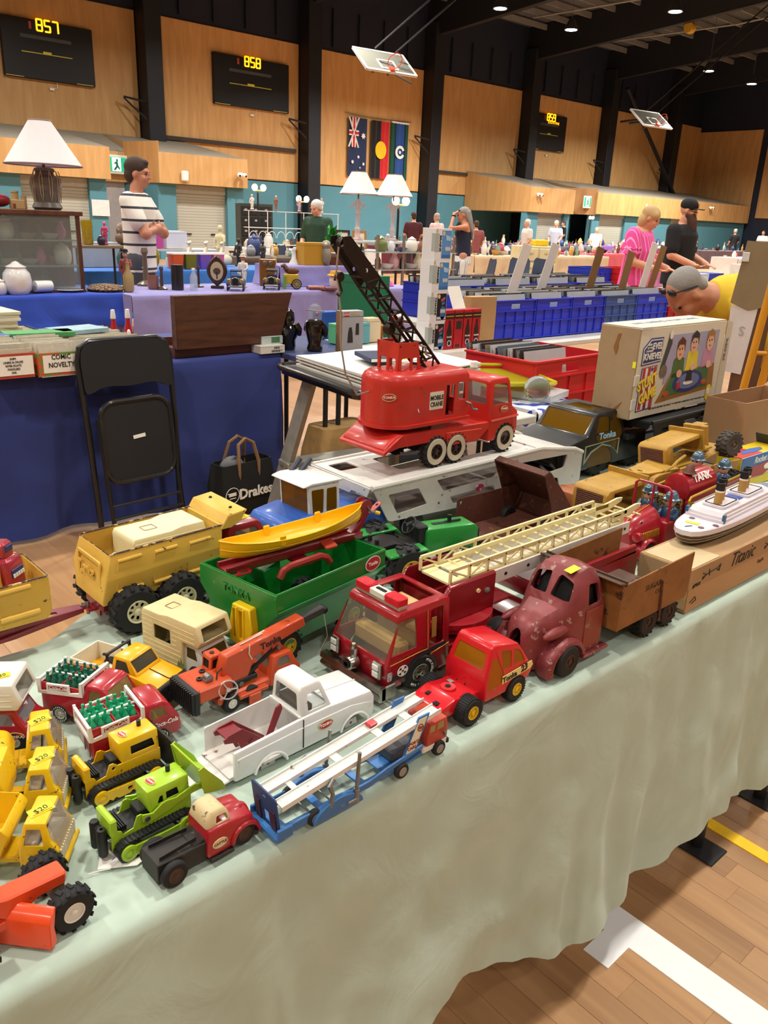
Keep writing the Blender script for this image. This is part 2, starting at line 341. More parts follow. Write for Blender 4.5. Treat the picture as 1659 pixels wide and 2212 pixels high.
struct('trim_1',MB().bx(-5.4,1,27.8,27.92,2.55,2.66).bx(14,19.8,27.8,27.92,3.72,3.85).bx(27.2,30.3,27.8,27.92,3.5,3.62),mat('3a2f26',.6))
# scoreboards
SEG={'a':(0,1,1,0),'g':(0,.5,1,0),'d':(0,0,1,0),'f':(0,.5,0,1),'b':(1,.5,0,1),'e':(0,0,0,1),'c':(1,0,0,1)}
DG={'8':'abcdefg','5':'afgcd','7':'abc','9':'abcdfg'}
def scoreboard(x0,x1,z0,z1,s,label,extra=None):
 w=x1-x0;t=thing('scoreboard',label,'scoreboard',(x0,27.9,z0));h=z1-z0
 part('panel',MB().bx(0,w,-.12,0,0,h,.02),mat('16181c',.45,dirt=.1),t)
 am=mat('ffa812',emit=2.0,dirt=0);cx=w*.5
 for k,ch in enumerate(s):
  for sg in DG[ch]:
   a,b,hor,ver=SEG[sg];ox=cx+(k-1)*.24-.08+.16*a;oz=h*.83+.3*b
   m=MB().bx(ox,ox+.16,-.14,-.12,oz-.022,oz+.022)if hor else MB().bx(ox-.022,ox+.022,-.14,-.12,oz,oz+.15)
   if hor or ver:part('digit_segment',m,am,t)
 part('name_strip',MB().bx(w*.2,w*.75,-.13,-.12,h*.68,h*.74),mat('4a4e54',.5),t)
 part('score_line',MB().bx(w*.2,w*.75,-.13,-.12,h*.44,h*.455),mat('c8c84a',.5),t)
 part('score_tag',MB().bx(w*.43,w*.52,-.135,-.12,h*.44,h*.49),mat('d8d04a',.5),t)
 part('crest',MB().bx(w*.3,w*.325,-.135,-.12,h*.84,h*.96),mat('c0563c',.5),t)
 [part('edge_mark',MB().bx(a*w+.03,a*w+w*.2,-.13,-.12,.02,.035),mat('e0d080',.5),t)for a in(0,.77)]
 part('cable',MB().tube([(w*.57,-.02,0),(w*.57,-.01,-.15),(w*.52,-.02,-.2)],.012,5).bx(w*.48,w*.53,-.04,0,-.24,-.17),mat('e8e4dc',.5),t)
 if extra:text(t,extra,fr((w*.58,-.135,h*.78),(1,0,0),(0,0,1)),.16,am)
scoreboard(9.2,11.97,5.02,6.62,'857','black scoreboard reading 857, above the lamp with the big white shade')
scoreboard(16.25,19.44,5.04,6.66,'858','black scoreboard reading 858, between two columns')
scoreboard(33.85,36.45,5.0,6.64,'859','black scoreboard reading 859 with a second amber line','SOUTH PINE')
# basketball hoops
def hoop(x,y,z,w,label):
 t=thing('basketball_hoop',label,'hoop',(x,y,z),rot=(-52,0,-8));h=w*.6
 part('backboard',MB().bx(-w/2,w/2,-.02,.02,-h/2,h/2,.01),glass('8a8a80',.1,.55),t)
 part('board_frame',MB().plate(rr(-w/2,w/2,-h/2,h/2,.03),[rr(-w/2+.07,w/2-.07,-h/2+.07,h/2-.07,.02)],.06,fr((0,0,0),(1,0,0),(0,0,1))),mat('d8d8d4',.5),t)
 part('target_square',MB().plate(rr(-.3,.3,-h/2+.15,-h/2+.6,.01),[rr(-.25,.25,-h/2+.2,-h/2+.55,.01)],.05,fr((0,-.01,0),(1,0,0),(0,0,1))),mat('e8e8e4',.5),t)
 part('rim',MB().tube([(.23*math.cos(i*pi/8),-.3+.23*math.sin(i*pi/8),-h/2+.1)for i in range(16)],.014,6,closed=True).bx(-.07,.07,-.1,0,-h/2+.03,-h/2+.17),mat('d2402a',.5),t)
 part('net',MB().tube([(.2*math.cos(i*pi/8),-.3+.2*math.sin(i*pi/8),-h/2-.02)for i in range(16)],.005,4,closed=True),mat('d8d4cc',.8),t)
 part('boom',MB().tube([(-.3,.1,.1),(1.4,1.6,2.4)],.05,6).tube([(.3,.1,.1),(2.0,1.6,2.4)],.05,6).tube([(0,.1,-.2),(3.2,1.9,2.6)],.03,6),COLM,t)
 part('winch_box',MB().bx(.2,.6,.2,.4,.3,.5),mat('55502c',.5),t)
 Mi=(MX.Translation((x,y,z))@t.rotation_euler.to_matrix().to_4x4()).inverted();[part('drop_rod',MB().cyl(Mi@V((x+dx,y,z+.3)),Mi@V((x+5+dx,y-2.5,10.25+(30-y)*2.5/36)),.03,n=6),COLM,t)for dx in(-.4,.4)]
hoop(17.55,20.2,5.78,1.8,'basketball backboard with an orange rim folded up near the roof, beside the second scoreboard')
hoop(32.5,20.5,5.78,1.8,'small far basketball backboard folded up near the diagonal roof brace')
solo('roof_brace',MB().tube([(40.5,27.2,8.4),(46.8,27.2,3.4)],.1,8),COLM,'dark diagonal steel brace across the plywood wall','brace')
solo('roof_fan_vent',MB().lathe([(.3,0),(.32,.1),(.3,.5)],n=16),mat('a8a59c',.5),'pale round vent under the roof beside a lamp','vent',(24.4,16.6,8.5))
solo('yellow_drum_light',MB().lathe([(.2,-.15),(.22,0),(.2,.15)],ax='x',n=14),mat('b8962c',.5),'yellow round fitting on a roof beam','fitting',(33.6,20,9.2))
# exit signs, cameras
def exit_sign(x,y,z,w,label):
 t=thing('exit_sign',label,'sign',(x,y,z))
 part('frame',MB().bx(-w/2-.05,w/2+.05,0,.05,-.27,.27,.01),mat('d8e4dc',.5),t)
 part('face',MB().bx(-w/2,w/2,-.01,0,-.2,.2),mat('1f9c74',.4,emit=.6),t)
 part('white_door',MB().bx(-.14,.14,-.015,-.01,-.19,.19),mat('f2fff8',.4,emit=.7),t)
 rm=MB().plate(ov(.035,.04,10,(.02,.12)),(),.004).plate([(-.03,.08),(.04,.09),(.05,-.02),(.1,-.1),(.08,-.16),(.03,-.08),(-.05,-.17),(-.1,-.15),(-.01,-.03),(-.05,.03),(-.08,.0),(-.1,.02)],(),.004)
 part('running_figure',rm,mat('177a5c',.5),t,M=fr((0,-.018,0),(1,0,0),(0,0,1)))
exit_sign(11.42,25.42,2.68,.62,'green running figure exit sign by the man in the striped shirt')
exit_sign(33.95,24.2,2.6,.5,'small green exit sign on the far right bulkhead')
def dome(x,z,label,y=23.9):
 t=thing('security_camera',label,'camera',(x,y,z));part('base',MB().bx(-.07,.07,-.05,.06,-.05,.05,.02),mat('e8e8e6',.4),t)
 for s in(-.1,.1):part('lens_ball',MB().ell((s,-.09,-.03),.075,12,8),mat('f0f0ee',.3),t);part('lens',MB().ell((s*1.1,-.15,-.05),.035,8,6),mat('111111',.2),t)
dome(14.85,2.6,'white twin lens camera on the plywood over the second roller shutter')
dome(29.9,2.75,'white round camera on the plywood right of the third flag')
dome(45.0,2.8,'white round camera high on the right plywood bulkhead')
solo('wall_sensor',MB().bx(-.12,.12,-.08,0,-.15,.15,.04),mat('e8e6e0',.5),'white wedge sensor on the plywood over the second roller shutter','sensor',(12.9,23.95,2.43))
solo('wall_notice',MB().bx(-.26,.26,-.02,0,-.22,.22),mat('d8dcdc',.5),'white framed notice on the teal pier behind the striped shirt','notice',(10.27,24.12,1.42))
solo('light_switch_box',MB().bx(-.1,.1,-.03,0,-.16,.16,.01),mat('e4e2dc',.5),'white switch plate on the plywood above the blonde woman','switch',(38.6,23.95,2.55))
# flags
def flag(x,label,w=.95,h=2.2):
 t=thing('flag',label,'flag',(x,27.8,3.05));F=lambda ox,oz,y=-.012:fr((ox,y,oz),(1,0,0),(0,0,1));return t,w,h,F
NV=cloth('1e2c52',sc=4);BLK=cloth('17171a',sc=4);RD=cloth('c8202c',sc=4);GRN=cloth('14564a',sc=4);WH=mat('f0efec',.8);YL=mat('f0c020',.8)
def fplate(w,h,x0=0,x1=1):return MB().loft([[(w*(x0+(x1-x0)*i/6),.05*math.sin(i*1.7+z*.9),h*z/4),(w*(x0+(x1-x0)*i/6),.05*math.sin(i*1.7+z*.9)+.01,h*z/4)]for i in range(7)for z in()]or[[(w*(x0+(x1-x0)*i/8),.03*math.sin(i*1.5),0),(w*(x0+(x1-x0)*i/8),.03*math.sin(i*1.5)+.01,0),(w*(x0+(x1-x0)*i/8),.03*math.sin(i*1.5)+.01,h),(w*(x0+(x1-x0)*i/8),.03*math.sin(i*1.5),h)]for i in range(9)])
def star(r,n=7):return[(r*(1 if i%2==0 else .5)*math.sin(i*pi/n),r*(1 if i%2==0 else .5)*math.cos(i*pi/n))for i in range(2*n)]
t,w,h,F=flag(22.35,'navy flag with white stars hanging on the plywood, first of the three')
part('cloth',fplate(w,h),NV,t)
part('red_cross',MB().bx(0,.5,-.05,-.04,h-.62,h-.52).bx(.2,.3,-.05,-.04,h-1.1,h),RD,t)
part('white_cross',MB().bx(0,.5,-.045,-.035,h-.67,h-.47).bx(.15,.35,-.045,-.035,h-1.1,h).tube([(0,-.035,h),(.5,-.035,h-1.1)],.04,4).tube([(.5,-.035,h),(0,-.035,h-1.1)],.04,4),WH,t)
for ox,oz,r in((.74,1.55,.13),(.2,.55,.08),(.5,.75,.07),(.78,.5,.07),(.45,.15,.08),(.6,.35,.04)):part('white_star',MB().plate(star(r),(),.01),WH,t,M=F(ox,oz,-.05))
t,w,h,F=flag(23.55,'black and red flag with a yellow disc, middle of the three')
part('black_half',fplate(w,h,0,.55),BLK,t);part('red_half',fplate(w,h,.55,1),RD,t);part('yellow_disc',MB().plate(ov(.3,.34,24),(),.02),YL,t,M=F(.5,1.1,-.05))
t,w,h,F=flag(24.65,'green and blue flag with a white headdress emblem, last of the three')
part('green_band',fplate(w,h,0,.22),GRN,t);part('blue_band',fplate(w,h,.22,.78),cloth('1e4c96',sc=4),t);part('green_band',fplate(w,h,.78,1),GRN,t)
part('black_stripe',MB().bx(w*.2,w*.24,-.05,-.04,0,h).bx(w*.76,w*.8,-.05,-.04,0,h),BLK,t)
arc=[(.26*math.cos(R(a)),.26*math.sin(R(a)))for a in range(20,345,15)];part('white_emblem',MB().plate(arc+[(.15*x/.26,.15*y/.26)for x,y in arc[::-1]],(),.01).plate(star(.09,5),(),.01),WH,t,M=F(.48,1.1,-.055))
part('header',MB().bx(0,w,-.05,.02,h,h+.06),WH,t)
solo('hanging_cord',MB().tube([(22.2,27.85,5.40),(23.4,27.85,5.34),(24.6,27.85,5.35),(25.8,27.85,5.38)],.012,5),mat('6a5a48',.8),'thin cord the three flags hang from','cord')
ORD=('first','second','third','fourth','fifth','sixth','seventh','eighth','ninth','tenth','eleventh','twelfth')
# ---------------------------------------------------------------- toy vehicle kit
TZ=.7425
TY=mat('1c1c1e',.75,dirt=.25,ds=40);CHR=mat('a5a29a',.28,1,dirt=.2,ds=30);STEEL=mat('8a8884',.4,.8,dirt=.2,ds=30);BK=mat('19191b',.5,dirt=.2,ds=30);DK=mat('0c0c0d',.8)
RED=mat('c01a24',.3,wear=.12,wc='7d5a50',coat=.3,dirt=.12);DRED=mat('9c1420',.35,coat=.3,dirt=.18);WHT=mat('e6e4e0',.35,wear=.06,wc='7a5238',coat=.2,dirt=.08);CRM=mat('e2d5a4',.5,dirt=.12,ds=20)
YEL=mat('eeb80f',.35,wear=.12,wc='54402a',coat=.3);OLDY=mat('d9b04c',.45,wear=.1,wc='4a3028',dirt=.12,ws=50);CLEAR=glass('dfe2dc',.08,.12);AMB=glass('b8862a',.1,.35)
LAB_W=mat('f2efe6',.5,dirt=.05);STK=mat('f2ee2a',.6,dirt=.03);INK=mat('20201c',.6,dirt=0)
_WC={}
def wheel(par,x,y,r,w,hub,hr=.55,holes=0,lugs=0,hole_r=.13,wall=None,label=None,cap=None,tyre=None,z=None,ribs=0):
 k=(r,w,hr,holes,lugs,hole_r,wall,ribs,y>0);s=1 if y>0 else-1
 if k not in _WC:
  q=hr*r;m=MB().lathe([(q*.9,-w/2+.001),(q,-w/2),(r*.88,-w/2),(r*.97,-w*.36),(r,-w*.2),(r,w*.2),(r*.97,w*.36),(r*.88,w/2),(q,w/2),(q*.9,w/2-.001),(q*.88,-w/2+.002)],ax='y',n=28,cap=False)
  for i in range(lugs):
   for sd in(-1,1):
    a=360*(i+(.25 if sd>0 else-.25))/lugs;m.box((0,sd*w*.25,r*1.005),(2*pi*r/lugs*.42,w*.5,r*.09),r*.02,M=MX.Rotation(R(a),4,'Y'),r=(0,0,sd*18))
  for i in range(ribs):m.box((0,0,r),(2*pi*r/ribs*.5,w*.9,r*.08),0,M=MX.Rotation(R(360*i/ribs),4,'Y'))
  h=MB();hs=[ov(q*hole_r,q*hole_r*1.3,8,(0,0))for _ in range(holes)]
  hs=[[(px*math.cos(a)-(py+q*.62)*math.sin(a),px*math.sin(a)+(py+q*.62)*math.cos(a))for px,py in o]for o,a in zip(hs,[2*pi*i/max(holes,1)for i in range(holes)])]
  h.plate(ov(q*.98,q*.98,28),hs,.0015,fr((0,s*(w*.36),0),(1,0,0),(0,0,1)))
  h.lathe([(q*.86,s*w*.36),(q*.86,s*w*.5),(q*1.0,s*w*.52),(q*1.0,s*w*.2)],ax='y',n=28,cap=False)
  h.lathe([(q*.36,s*w*.36),(q*.34,s*w*.48),(q*.2,s*w*.53),(.0005,s*w*.54)],ax='y',n=14)
  h.lathe([(q*.9,-s*w*.3),(.001,-s*w*.3)],ax='y',n=14)
  _WC[k]=(m.mesh('wheel'),h.mesh('hub'))
  if wall:_WC[k]+=(MB().lathe([(q*1.0,s*w*.5),(q*1.05,s*w*.535),(r*.84,s*w*.535),(r*.86,s*w*.5)],ax='y',n=28,cap=False).mesh('whitewall'),)
 o=bpy.data.objects.new('wheel',_WC[k][0]);
 if tyre is not None or not o.data.materials:
  if o.data.materials:o.data=o.data.copy();o.data.materials.clear()
  o.data.materials.append(tyre or TY)
 COL.objects.link(o);o.parent=par;o.location=(x,y,r if z is None else z);hm=_WC[k][1].copy();hm.materials.clear();hm.materials.append(hub)
 if label:o['label']=label
 part('hub',hm,None,o)
 if wall:part('whitewall',_WC[k][2].copy(),mat(wall,.6,dirt=.2),o)
 return o
def axle(par,x,y,r,w,hub,**k):
 wheel(par,x,-y,r,w,hub,**k);wheel(par,x,y,r,w,hub,**k)
 part('axle',MB().cyl((x,-y,k.get('z')or r),(x,y,k.get('z')or r),r*.12,n=8),STEEL,par)
def inset(pts,d):
 P=[V(p)for p in pts];k=len(P);o=[];A=sum(P[i].x*P[(i+1)%k].y-P[(i+1)%k].x*P[i].y for i in range(k));sg=1 if A>0 else-1
 for i in range(k):
  e1=(P[i]-P[i-1]).normalized();e2=(P[(i+1)%k]-P[i]).normalized();n1=V((-e1.y,e1.x))*sg;n2=V((-e2.y,e2.x))*sg;b=n1+n2
  b=b/max(b.length_squared/2,.4);o.append(tuple(P[i]+b*d))
 return o
def taperf(z0,k,kx=0,xc=0):return lambda x,y,z:(xc+(x-xc)*(1-kx*max(0,z-z0)),y*(1-k*max(0,z-z0)),z)
def shell(par,prof,w,cutters,m,gm=None,t=.003,bev=.004,f=None,name='cab',gname='window_glazing',label=None,extra=(),sg=2,floor=0):
 """hollow pressed-metal body: side outline extruded to width w, windows cut through, panes just inside"""
 o=MB().prism(prof,-w/2,w/2,bev,sg=sg);ip=inset(prof,t);i=MB().prism(ip,-w/2+t,w/2-t,bev*.6)
 if f:o.fn(f);i.fn(f)
 c=part(name,cut(o,[i]+list(cutters)),m,par,label)
 if gm:
  g=MB().prism(inset(prof,t*.45),-w/2+t*.45,w/2-t*.45,bev*.8)
  if f:g.fn(f)
  g=cut(g,list(extra))if extra else g
  part(gname,g,gm,par)
 return c
def side(poly,y=.3,r=.003):return MB().prism(rp(poly,r),-y,y)
def fwd(poly,x0,x1,r=.003):return MB().prism(rp(poly,r),x0,x1,ax='x')
def arch(x,z,r,y=.3):return MB().cyl((x,-y,z),(x,y,z),r,n=24)
def oval(par,M,a,s='TONKA',c='c8241c',rim='d8c890',tc=None,k=1.9):
 e=MB().plate(ov(a,a/k,24),(),.0006);o=part('badge',e,mat(c,.4),par,M=M,smooth=False)
 part('badge_rim',MB().plate(ov(a*1.08,a/k*1.1,24),[ov(a*.97,a/k*.95,24)],.0008),mat(rim,.4),o,smooth=False)
 text(o,s,T(z=.0006),a*.5,tc or LAB_W,bold=.02);return o
def sticker(par,M,w=.02,h=.009,s='$20'):
 o=part('price_sticker',MB().plate([(-w,-h),(w,-h),(w,h),(-w,h)],(),.0005),STK,par,M=M,smooth=False,label='yellow price sticker')
 if s:text(o,s,T(z=.0004,rz=8),h*1.5,INK);part('sticker_line',MB().bx(-w*.8,w*.8,-h*.8,-h*.65,0,.0006),mat('d85a20',.6),o)
 return o
SX,SY,SZ=(1,0,0),(0,1,0),(0,0,1)
def near(x,y,z,lean=0):return fr((x,y,z),(1,0,0),(0,lean,1))
def near180(x,y,z,lean=0):return fr((x,y,z),(-1,0,0),(0,lean,1))
def topf(x,y,z,rz=0):return T(x,y,z,rz=rz)
def spoked(par,M,r,m):
 s=MB().tube([(r*math.cos(i*pi/10),r*math.sin(i*pi/10),0)for i in range(20)],r*.09,6,closed=True)
 for a in(0,120,240):s.tube([(0,0,0),(r*math.cos(R(a)),r*math.sin(R(a)),0)],r*.08,6)
 s.cyl((0,0,-r*.2),(0,0,r*.12),r*.22);return part('steering_wheel',s,m,par,M=M)
 # ---------------------------------------------------------------- front of the table: blue car transporter
def car_transporter():
 B=mat('3c74b4',.4,wear=.05,wc='7088a0',dirt=.15);BD=mat('2c4474',.45,dirt=.2);TW=mat('d8d8d0',.45,wear=.1,wc='9a978c',bump=.3,bs=500)
 t=thing('toy_car_transporter','blue and white toy car transporter with a small red cab at the table edge','toy truck',(.421,.643,TZ));t.scale=(.95,1,.95)
 part('deck',MB().plate([(0,-.026),(.2,-.024),(.26,-.017),(.26,.017),(.2,.024),(0,.026)],[rr(.012,.06,-.017,.017,.002),rr(.07,.13,-.016,.016,.002),rr(.14,.17,-.015,.015,.002)],.003,T(z=.014)),B,t)
 for s in(-1,1):
  part('side_rail',MB().prism([(0,.008),(.03,.008),(.06,.012),(.14,.012),(.175,.02),(.235,.03),(.235,.036),(.17,.028),(.14,.022),(0,.020)],s*.0255-.0015,s*.0255+.0015,.0008),B,t)
  part('mudguard',MB().prism([(.034+.045*0+.05+.04*math.cos(R(a)),.004+.024*math.sin(R(a)))for a in range(0,181,15)]+[(.085+.0*a,.004)for a in(0,)],s*.029-.004,s*.029+.004,.001),B,t)
  part('upper_track',MB().plate([(.004,-.008),(.268,-.008),(.268,.008),(.004,.008)],(),.0015,fr((.0,s*.0165,.046),(.268,0,.030),(0,1,0))),TW,t)
  part('track_rail',MB().plate([(.002,-.004),(.27,-.004),(.27,.003),(.002,.003)],(),.0014,fr((0,s*.0245,.047),(.268,0,.030),SZ)).plate([(.002,-.0035),(.27,-.0035),(.27,.002),(.002,.002)],(),.0012,fr((0,s*.0085,.047),(.268,0,.030),SZ)),WHT,t)
  part('deck_post',MB().cyl((.112,s*.031,.012),(.118,s*.029,.078),.0024,n=8).cyl((.112,s*.031,.008),(.113,s*.031,.026),.0042,n=8).box((.105,s*.032,.012),(.016,.006,.006),.001),STEEL,t)
  part('lift_arm',MB().tube([(.07,s*.031,.020),(.075,s*.030,.036),(.070,s*.029,.050),(.078,s*.027,.056)],[.0032,.0026,.0034,.003],8),STEEL,t)
  part('front_upright',MB().plate([(0,0),(.022,0),(.046,.052),(.026,.052)],(),.0025,near(.2,s*.024,.03)),B,t)
  if s<0:
   part('maker_label',MB().plate([(.004,.003),(.02,.003),(.041,.049),(.026,.049)],(),.0006,near(.2,-.0256,.03)),stripes('e8e0c4','c8bc94',260,1,.2),t)
   text(t,'SPORTS',near(.217,-.0262,.046)@T(rz=0),.0065,mat('8a2a20',.5),bold=.02);text(t,'CARS',near(.214,-.0262,.039),.0065,mat('8a2a20',.5),bold=.02)
   part('badge',MB().plate(ov(.0055,.006,14),[ov(.0042,.0046,14)],.0006,near(.2285,-.0262,.066)).plate([(-.003,-.002),(.002,-.002),(.003,.002),(.0,.001),(-.002,.003)],(),.0006,near(.2285,-.0262,.066)),mat('8a2a20',.5),t)
 part('cross_strut',MB().plate(rr(-.004,.004,-.009,.009,.001),(),.0012,T(.005+.03,0,.049,ry=-6)).plate(rr(-.006,.006,-.009,.009,.001),(),.0012,T(.105,0,.0575,ry=-6)).plate(rr(-.006,.006,-.009,.009,.001),(),.0012,T(.175,0,.0655,ry=-6)).plate(rr(-.006,.006,-.009,.009,.001),(),.0012,T(.225,0,.071,ry=-6)),TW,t)['kind']='stuff'
 part('tail_ramp',MB().plate([(-.025,0),(.025,0),(.025,.055),(.022,.058),(-.022,.058),(-.025,.055)],[rr(-.006,.006,.004,.026,.001),rr(-.004,.004,.046,.05,.0018)],.002,fr((.0,0,.008),(0,1,0),(-.12,0,1))),BD,t)
 for s in(-1,1):part('ramp_panel',MB().plate(rr(-.005,.005,0,.03,.001),(),.001,fr((-.0025,s*.0155,.012),(0,-1,0),(-.12,0,1))),mat('4a1c28',.5),t)
 part('rear_step',MB().box((-.002,0,.007),(.014,.058,.009),.002).box((.004,-.028,.014),(.022,.004,.016),.001).box((.004,.028,.014),(.022,.004,.016),.001),B,t)
 part('red_clip',MB().box((.178,.0165,.070),(.014,.012,.005),.0015,(0,-6,0)),RED,t)
 part('gooseneck',MB().prism([(.19,.018),(.26,.018),(.26,.028),(.19,.034)],-.014,.014,.002),mat('5a5e64',.5,dirt=.3),t)
 for x in(.050,.084,.196):axle(t,x,.026,.0115,.008,mat('9a9a98',.4,.6),hr=.6)
 axle(t,.272,.0215,.0115,.008,mat('9a9a98',.4,.6),hr=.6)
 CR=mat('b8402c',.4,wear=.25,wc='6a6460',ws=120)
 shell(t,[(.248,.022),(.288,.022),(.289,.038),(.286,.058),(.252,.058),(.248,.04)],.044,[side([(.252,.042),(.264,.042),(.264,.054),(.254,.054)],r=.001),side([(.268,.042),(.282,.042),(.281,.054),(.268,.054)],r=.001),fwd([(-.018,.041),(-.002,.041),(-.002,.054),(-.017,.054)],.27,.3,.001),fwd([(.018,.041),(.002,.041),(.002,.054),(.017,.054)],.27,.3,.001)],CR,glass('d8c888',.1,.5),t=.0015,bev=.002)
 part('chassis',MB().box((.266,0,.017),(.048,.042,.01),.002),WHT,t);part('bumper',MB().box((.291,0,.015),(.005,.044,.008),.001),BK,t)
 part('mirror',MB().box((.28,-.025,.034),(.004,.003,.006)),STEEL,t)
car_transporter()
# ---------------------------------------------------------------- old cattle truck tractor
def cattle_truck():
 t=thing('toy_cattle_truck','old red, cream and black tin cab truck with a bare chassis, near the table edge','toy truck',(.280,.658,TZ),2)
 RD_=mat('a81e28',.35,wear=.04,wc='5a2a24',coat=.3);OB=mat('26211f',.55,wear=.15,wc='6a5c4c',ws=60,dirt=.3)
 part('chassis',MB().prism([(0,.006),(.06,.006),(.06,.012),(.118,.012),(.118,.026),(.056,.029),(0,.032)],-.018,.018,.001),OB,t)
 part('bed_rail',MB().plate([(0,-.0015),(.045,-.0015),(.045,.003),(0,.003)],(),.0012,fr((.006,-.012,.033),(1,.05,0),SZ)).plate([(0,-.0015),(.045,-.0015),(.045,.003),(0,.003)],(),.0012,fr((.006,.012,.033),(1,-.05,0),SZ)).box((.053,0,.029),(.018,.03,.004),.001),OB,t)
 shell(t,[(.058,.008),(.088,.008),(.092,.014),(.118,.014),(.118,.040),(.086,.045),(.06,.045)],.046,[arch(.107,.013,.0155)],RD_,None,t=.0015,bev=.005,name='body',sg=3)
 part('bonnet',MB().loft([[(x,wy*c,z0+(zt-z0)*max(0,s))for c,s in[(math.cos(R(a)),math.sin(R(a)))for a in range(0,181,15)]]for x,wy,z0,zt in((.078,.020,.028,.0475),(.095,.0185,.026,.046),(.112,.016,.024,.0435),(.121,.013,.022,.038),(.1235,.009,.02,.030))]),RD_,t)
 [part('front_wing',MB().loft([[(.107+rr_*math.cos(R(a)),s*y,.013+rr_*math.sin(R(a)))for rr_,y in((.0155,-.014),(.0195,-.016),(.021,-.021),(.0195,-.0255),(.016,-.026))]for a in range(0,181,15)]),RD_,t)for s in(-1,1)]
 shell(t,[(.058,.043),(.092,.043),(.089,.056),(.083,.0625),(.067,.0625),(.061,.056)],.041,[side([(.071,.0465),(.087,.0465),(.085,.0555),(.073,.0555)],r=.0015),fwd([(-.015,.047),(.015,.047),(.013,.056),(-.013,.056)],.08,.1,.0015)],mat('cdb98c',.5,wear=.12,wc='4a3c2c',ws=60),None,t=.0015,bev=.005,f=taperf(.043,12),name='roof',sg=3)
 for x,y in((.0165,.0225),(.107,.0175)):axle(t,x,y,.0155,.0085,mat('4a342c',.6,dirt=.4,ds=60),hr=.55)
 o=part('badge',MB().plate(ov(.0095,.006,18),(),.0008),mat('e2d0a4',.5),t,M=near(.073,-.0235,.024));text(o,'CATTLE',T(z=.0005),.0045,mat('5a3020',.5),bold=.02)
 part('bumper',MB().tube([(.12,-.023,.011),(.127,-.015,.011),(.128,.015,.011),(.12,.023,.011)],.0035,8),OB,t);part('running_board',MB().bx(.06,.09,-.026,.026,.004,.009,.001),OB,t)
cattle_truck()
# ---------------------------------------------------------------- bulldozers
def track(t,y,r,x0,x1,w,m):
 L=[];n=14
 for i in range(n+1):a=R(90+180*i/n);L.append((x0+r*math.cos(a),r+r*math.sin(a)))
 for i in range(n+1):a=R(-90+180*i/n);L.append((x1+r*math.cos(a),r+r*math.sin(a)))
 b=MB().loft([[(px,y-w/2,pz),(px,y+w/2,pz),(x0*.5+x1*.5+(px-x0*.5-x1*.5)*(1-.0022/abs(x1-x0)*2),y+w/2,r+(pz-r)*.82),(x0*.5+x1*.5+(px-x0*.5-x1*.5)*(1-.0022/abs(x1-x0)*2),y-w/2,r+(pz-r)*.82)]for px,pz in L],closed=True)
 k=15;ln=x1-x0
 for i in range(k):
  x=x0+ln*(i+.5)/k;b.box((x,y,2*r+.0004),(ln/k*.55,w,.0016));b.box((x,y,.0002),(ln/k*.55,w,.001))
 for c,o in((x0,90),(x1,-90)):
  for i in range(6):b.box((0,0,r+.0003),(.0036,w,.0014),M=MX.Translation((c,y,r))@MX.Rotation(R(-o+(180/6)*(i+.5)*(1 if c==x0 else 1)-(180 if c==x0 else 0)*0+(0 if c==x0 else-180)),4,'Y'))
 part('track',b,m,t)
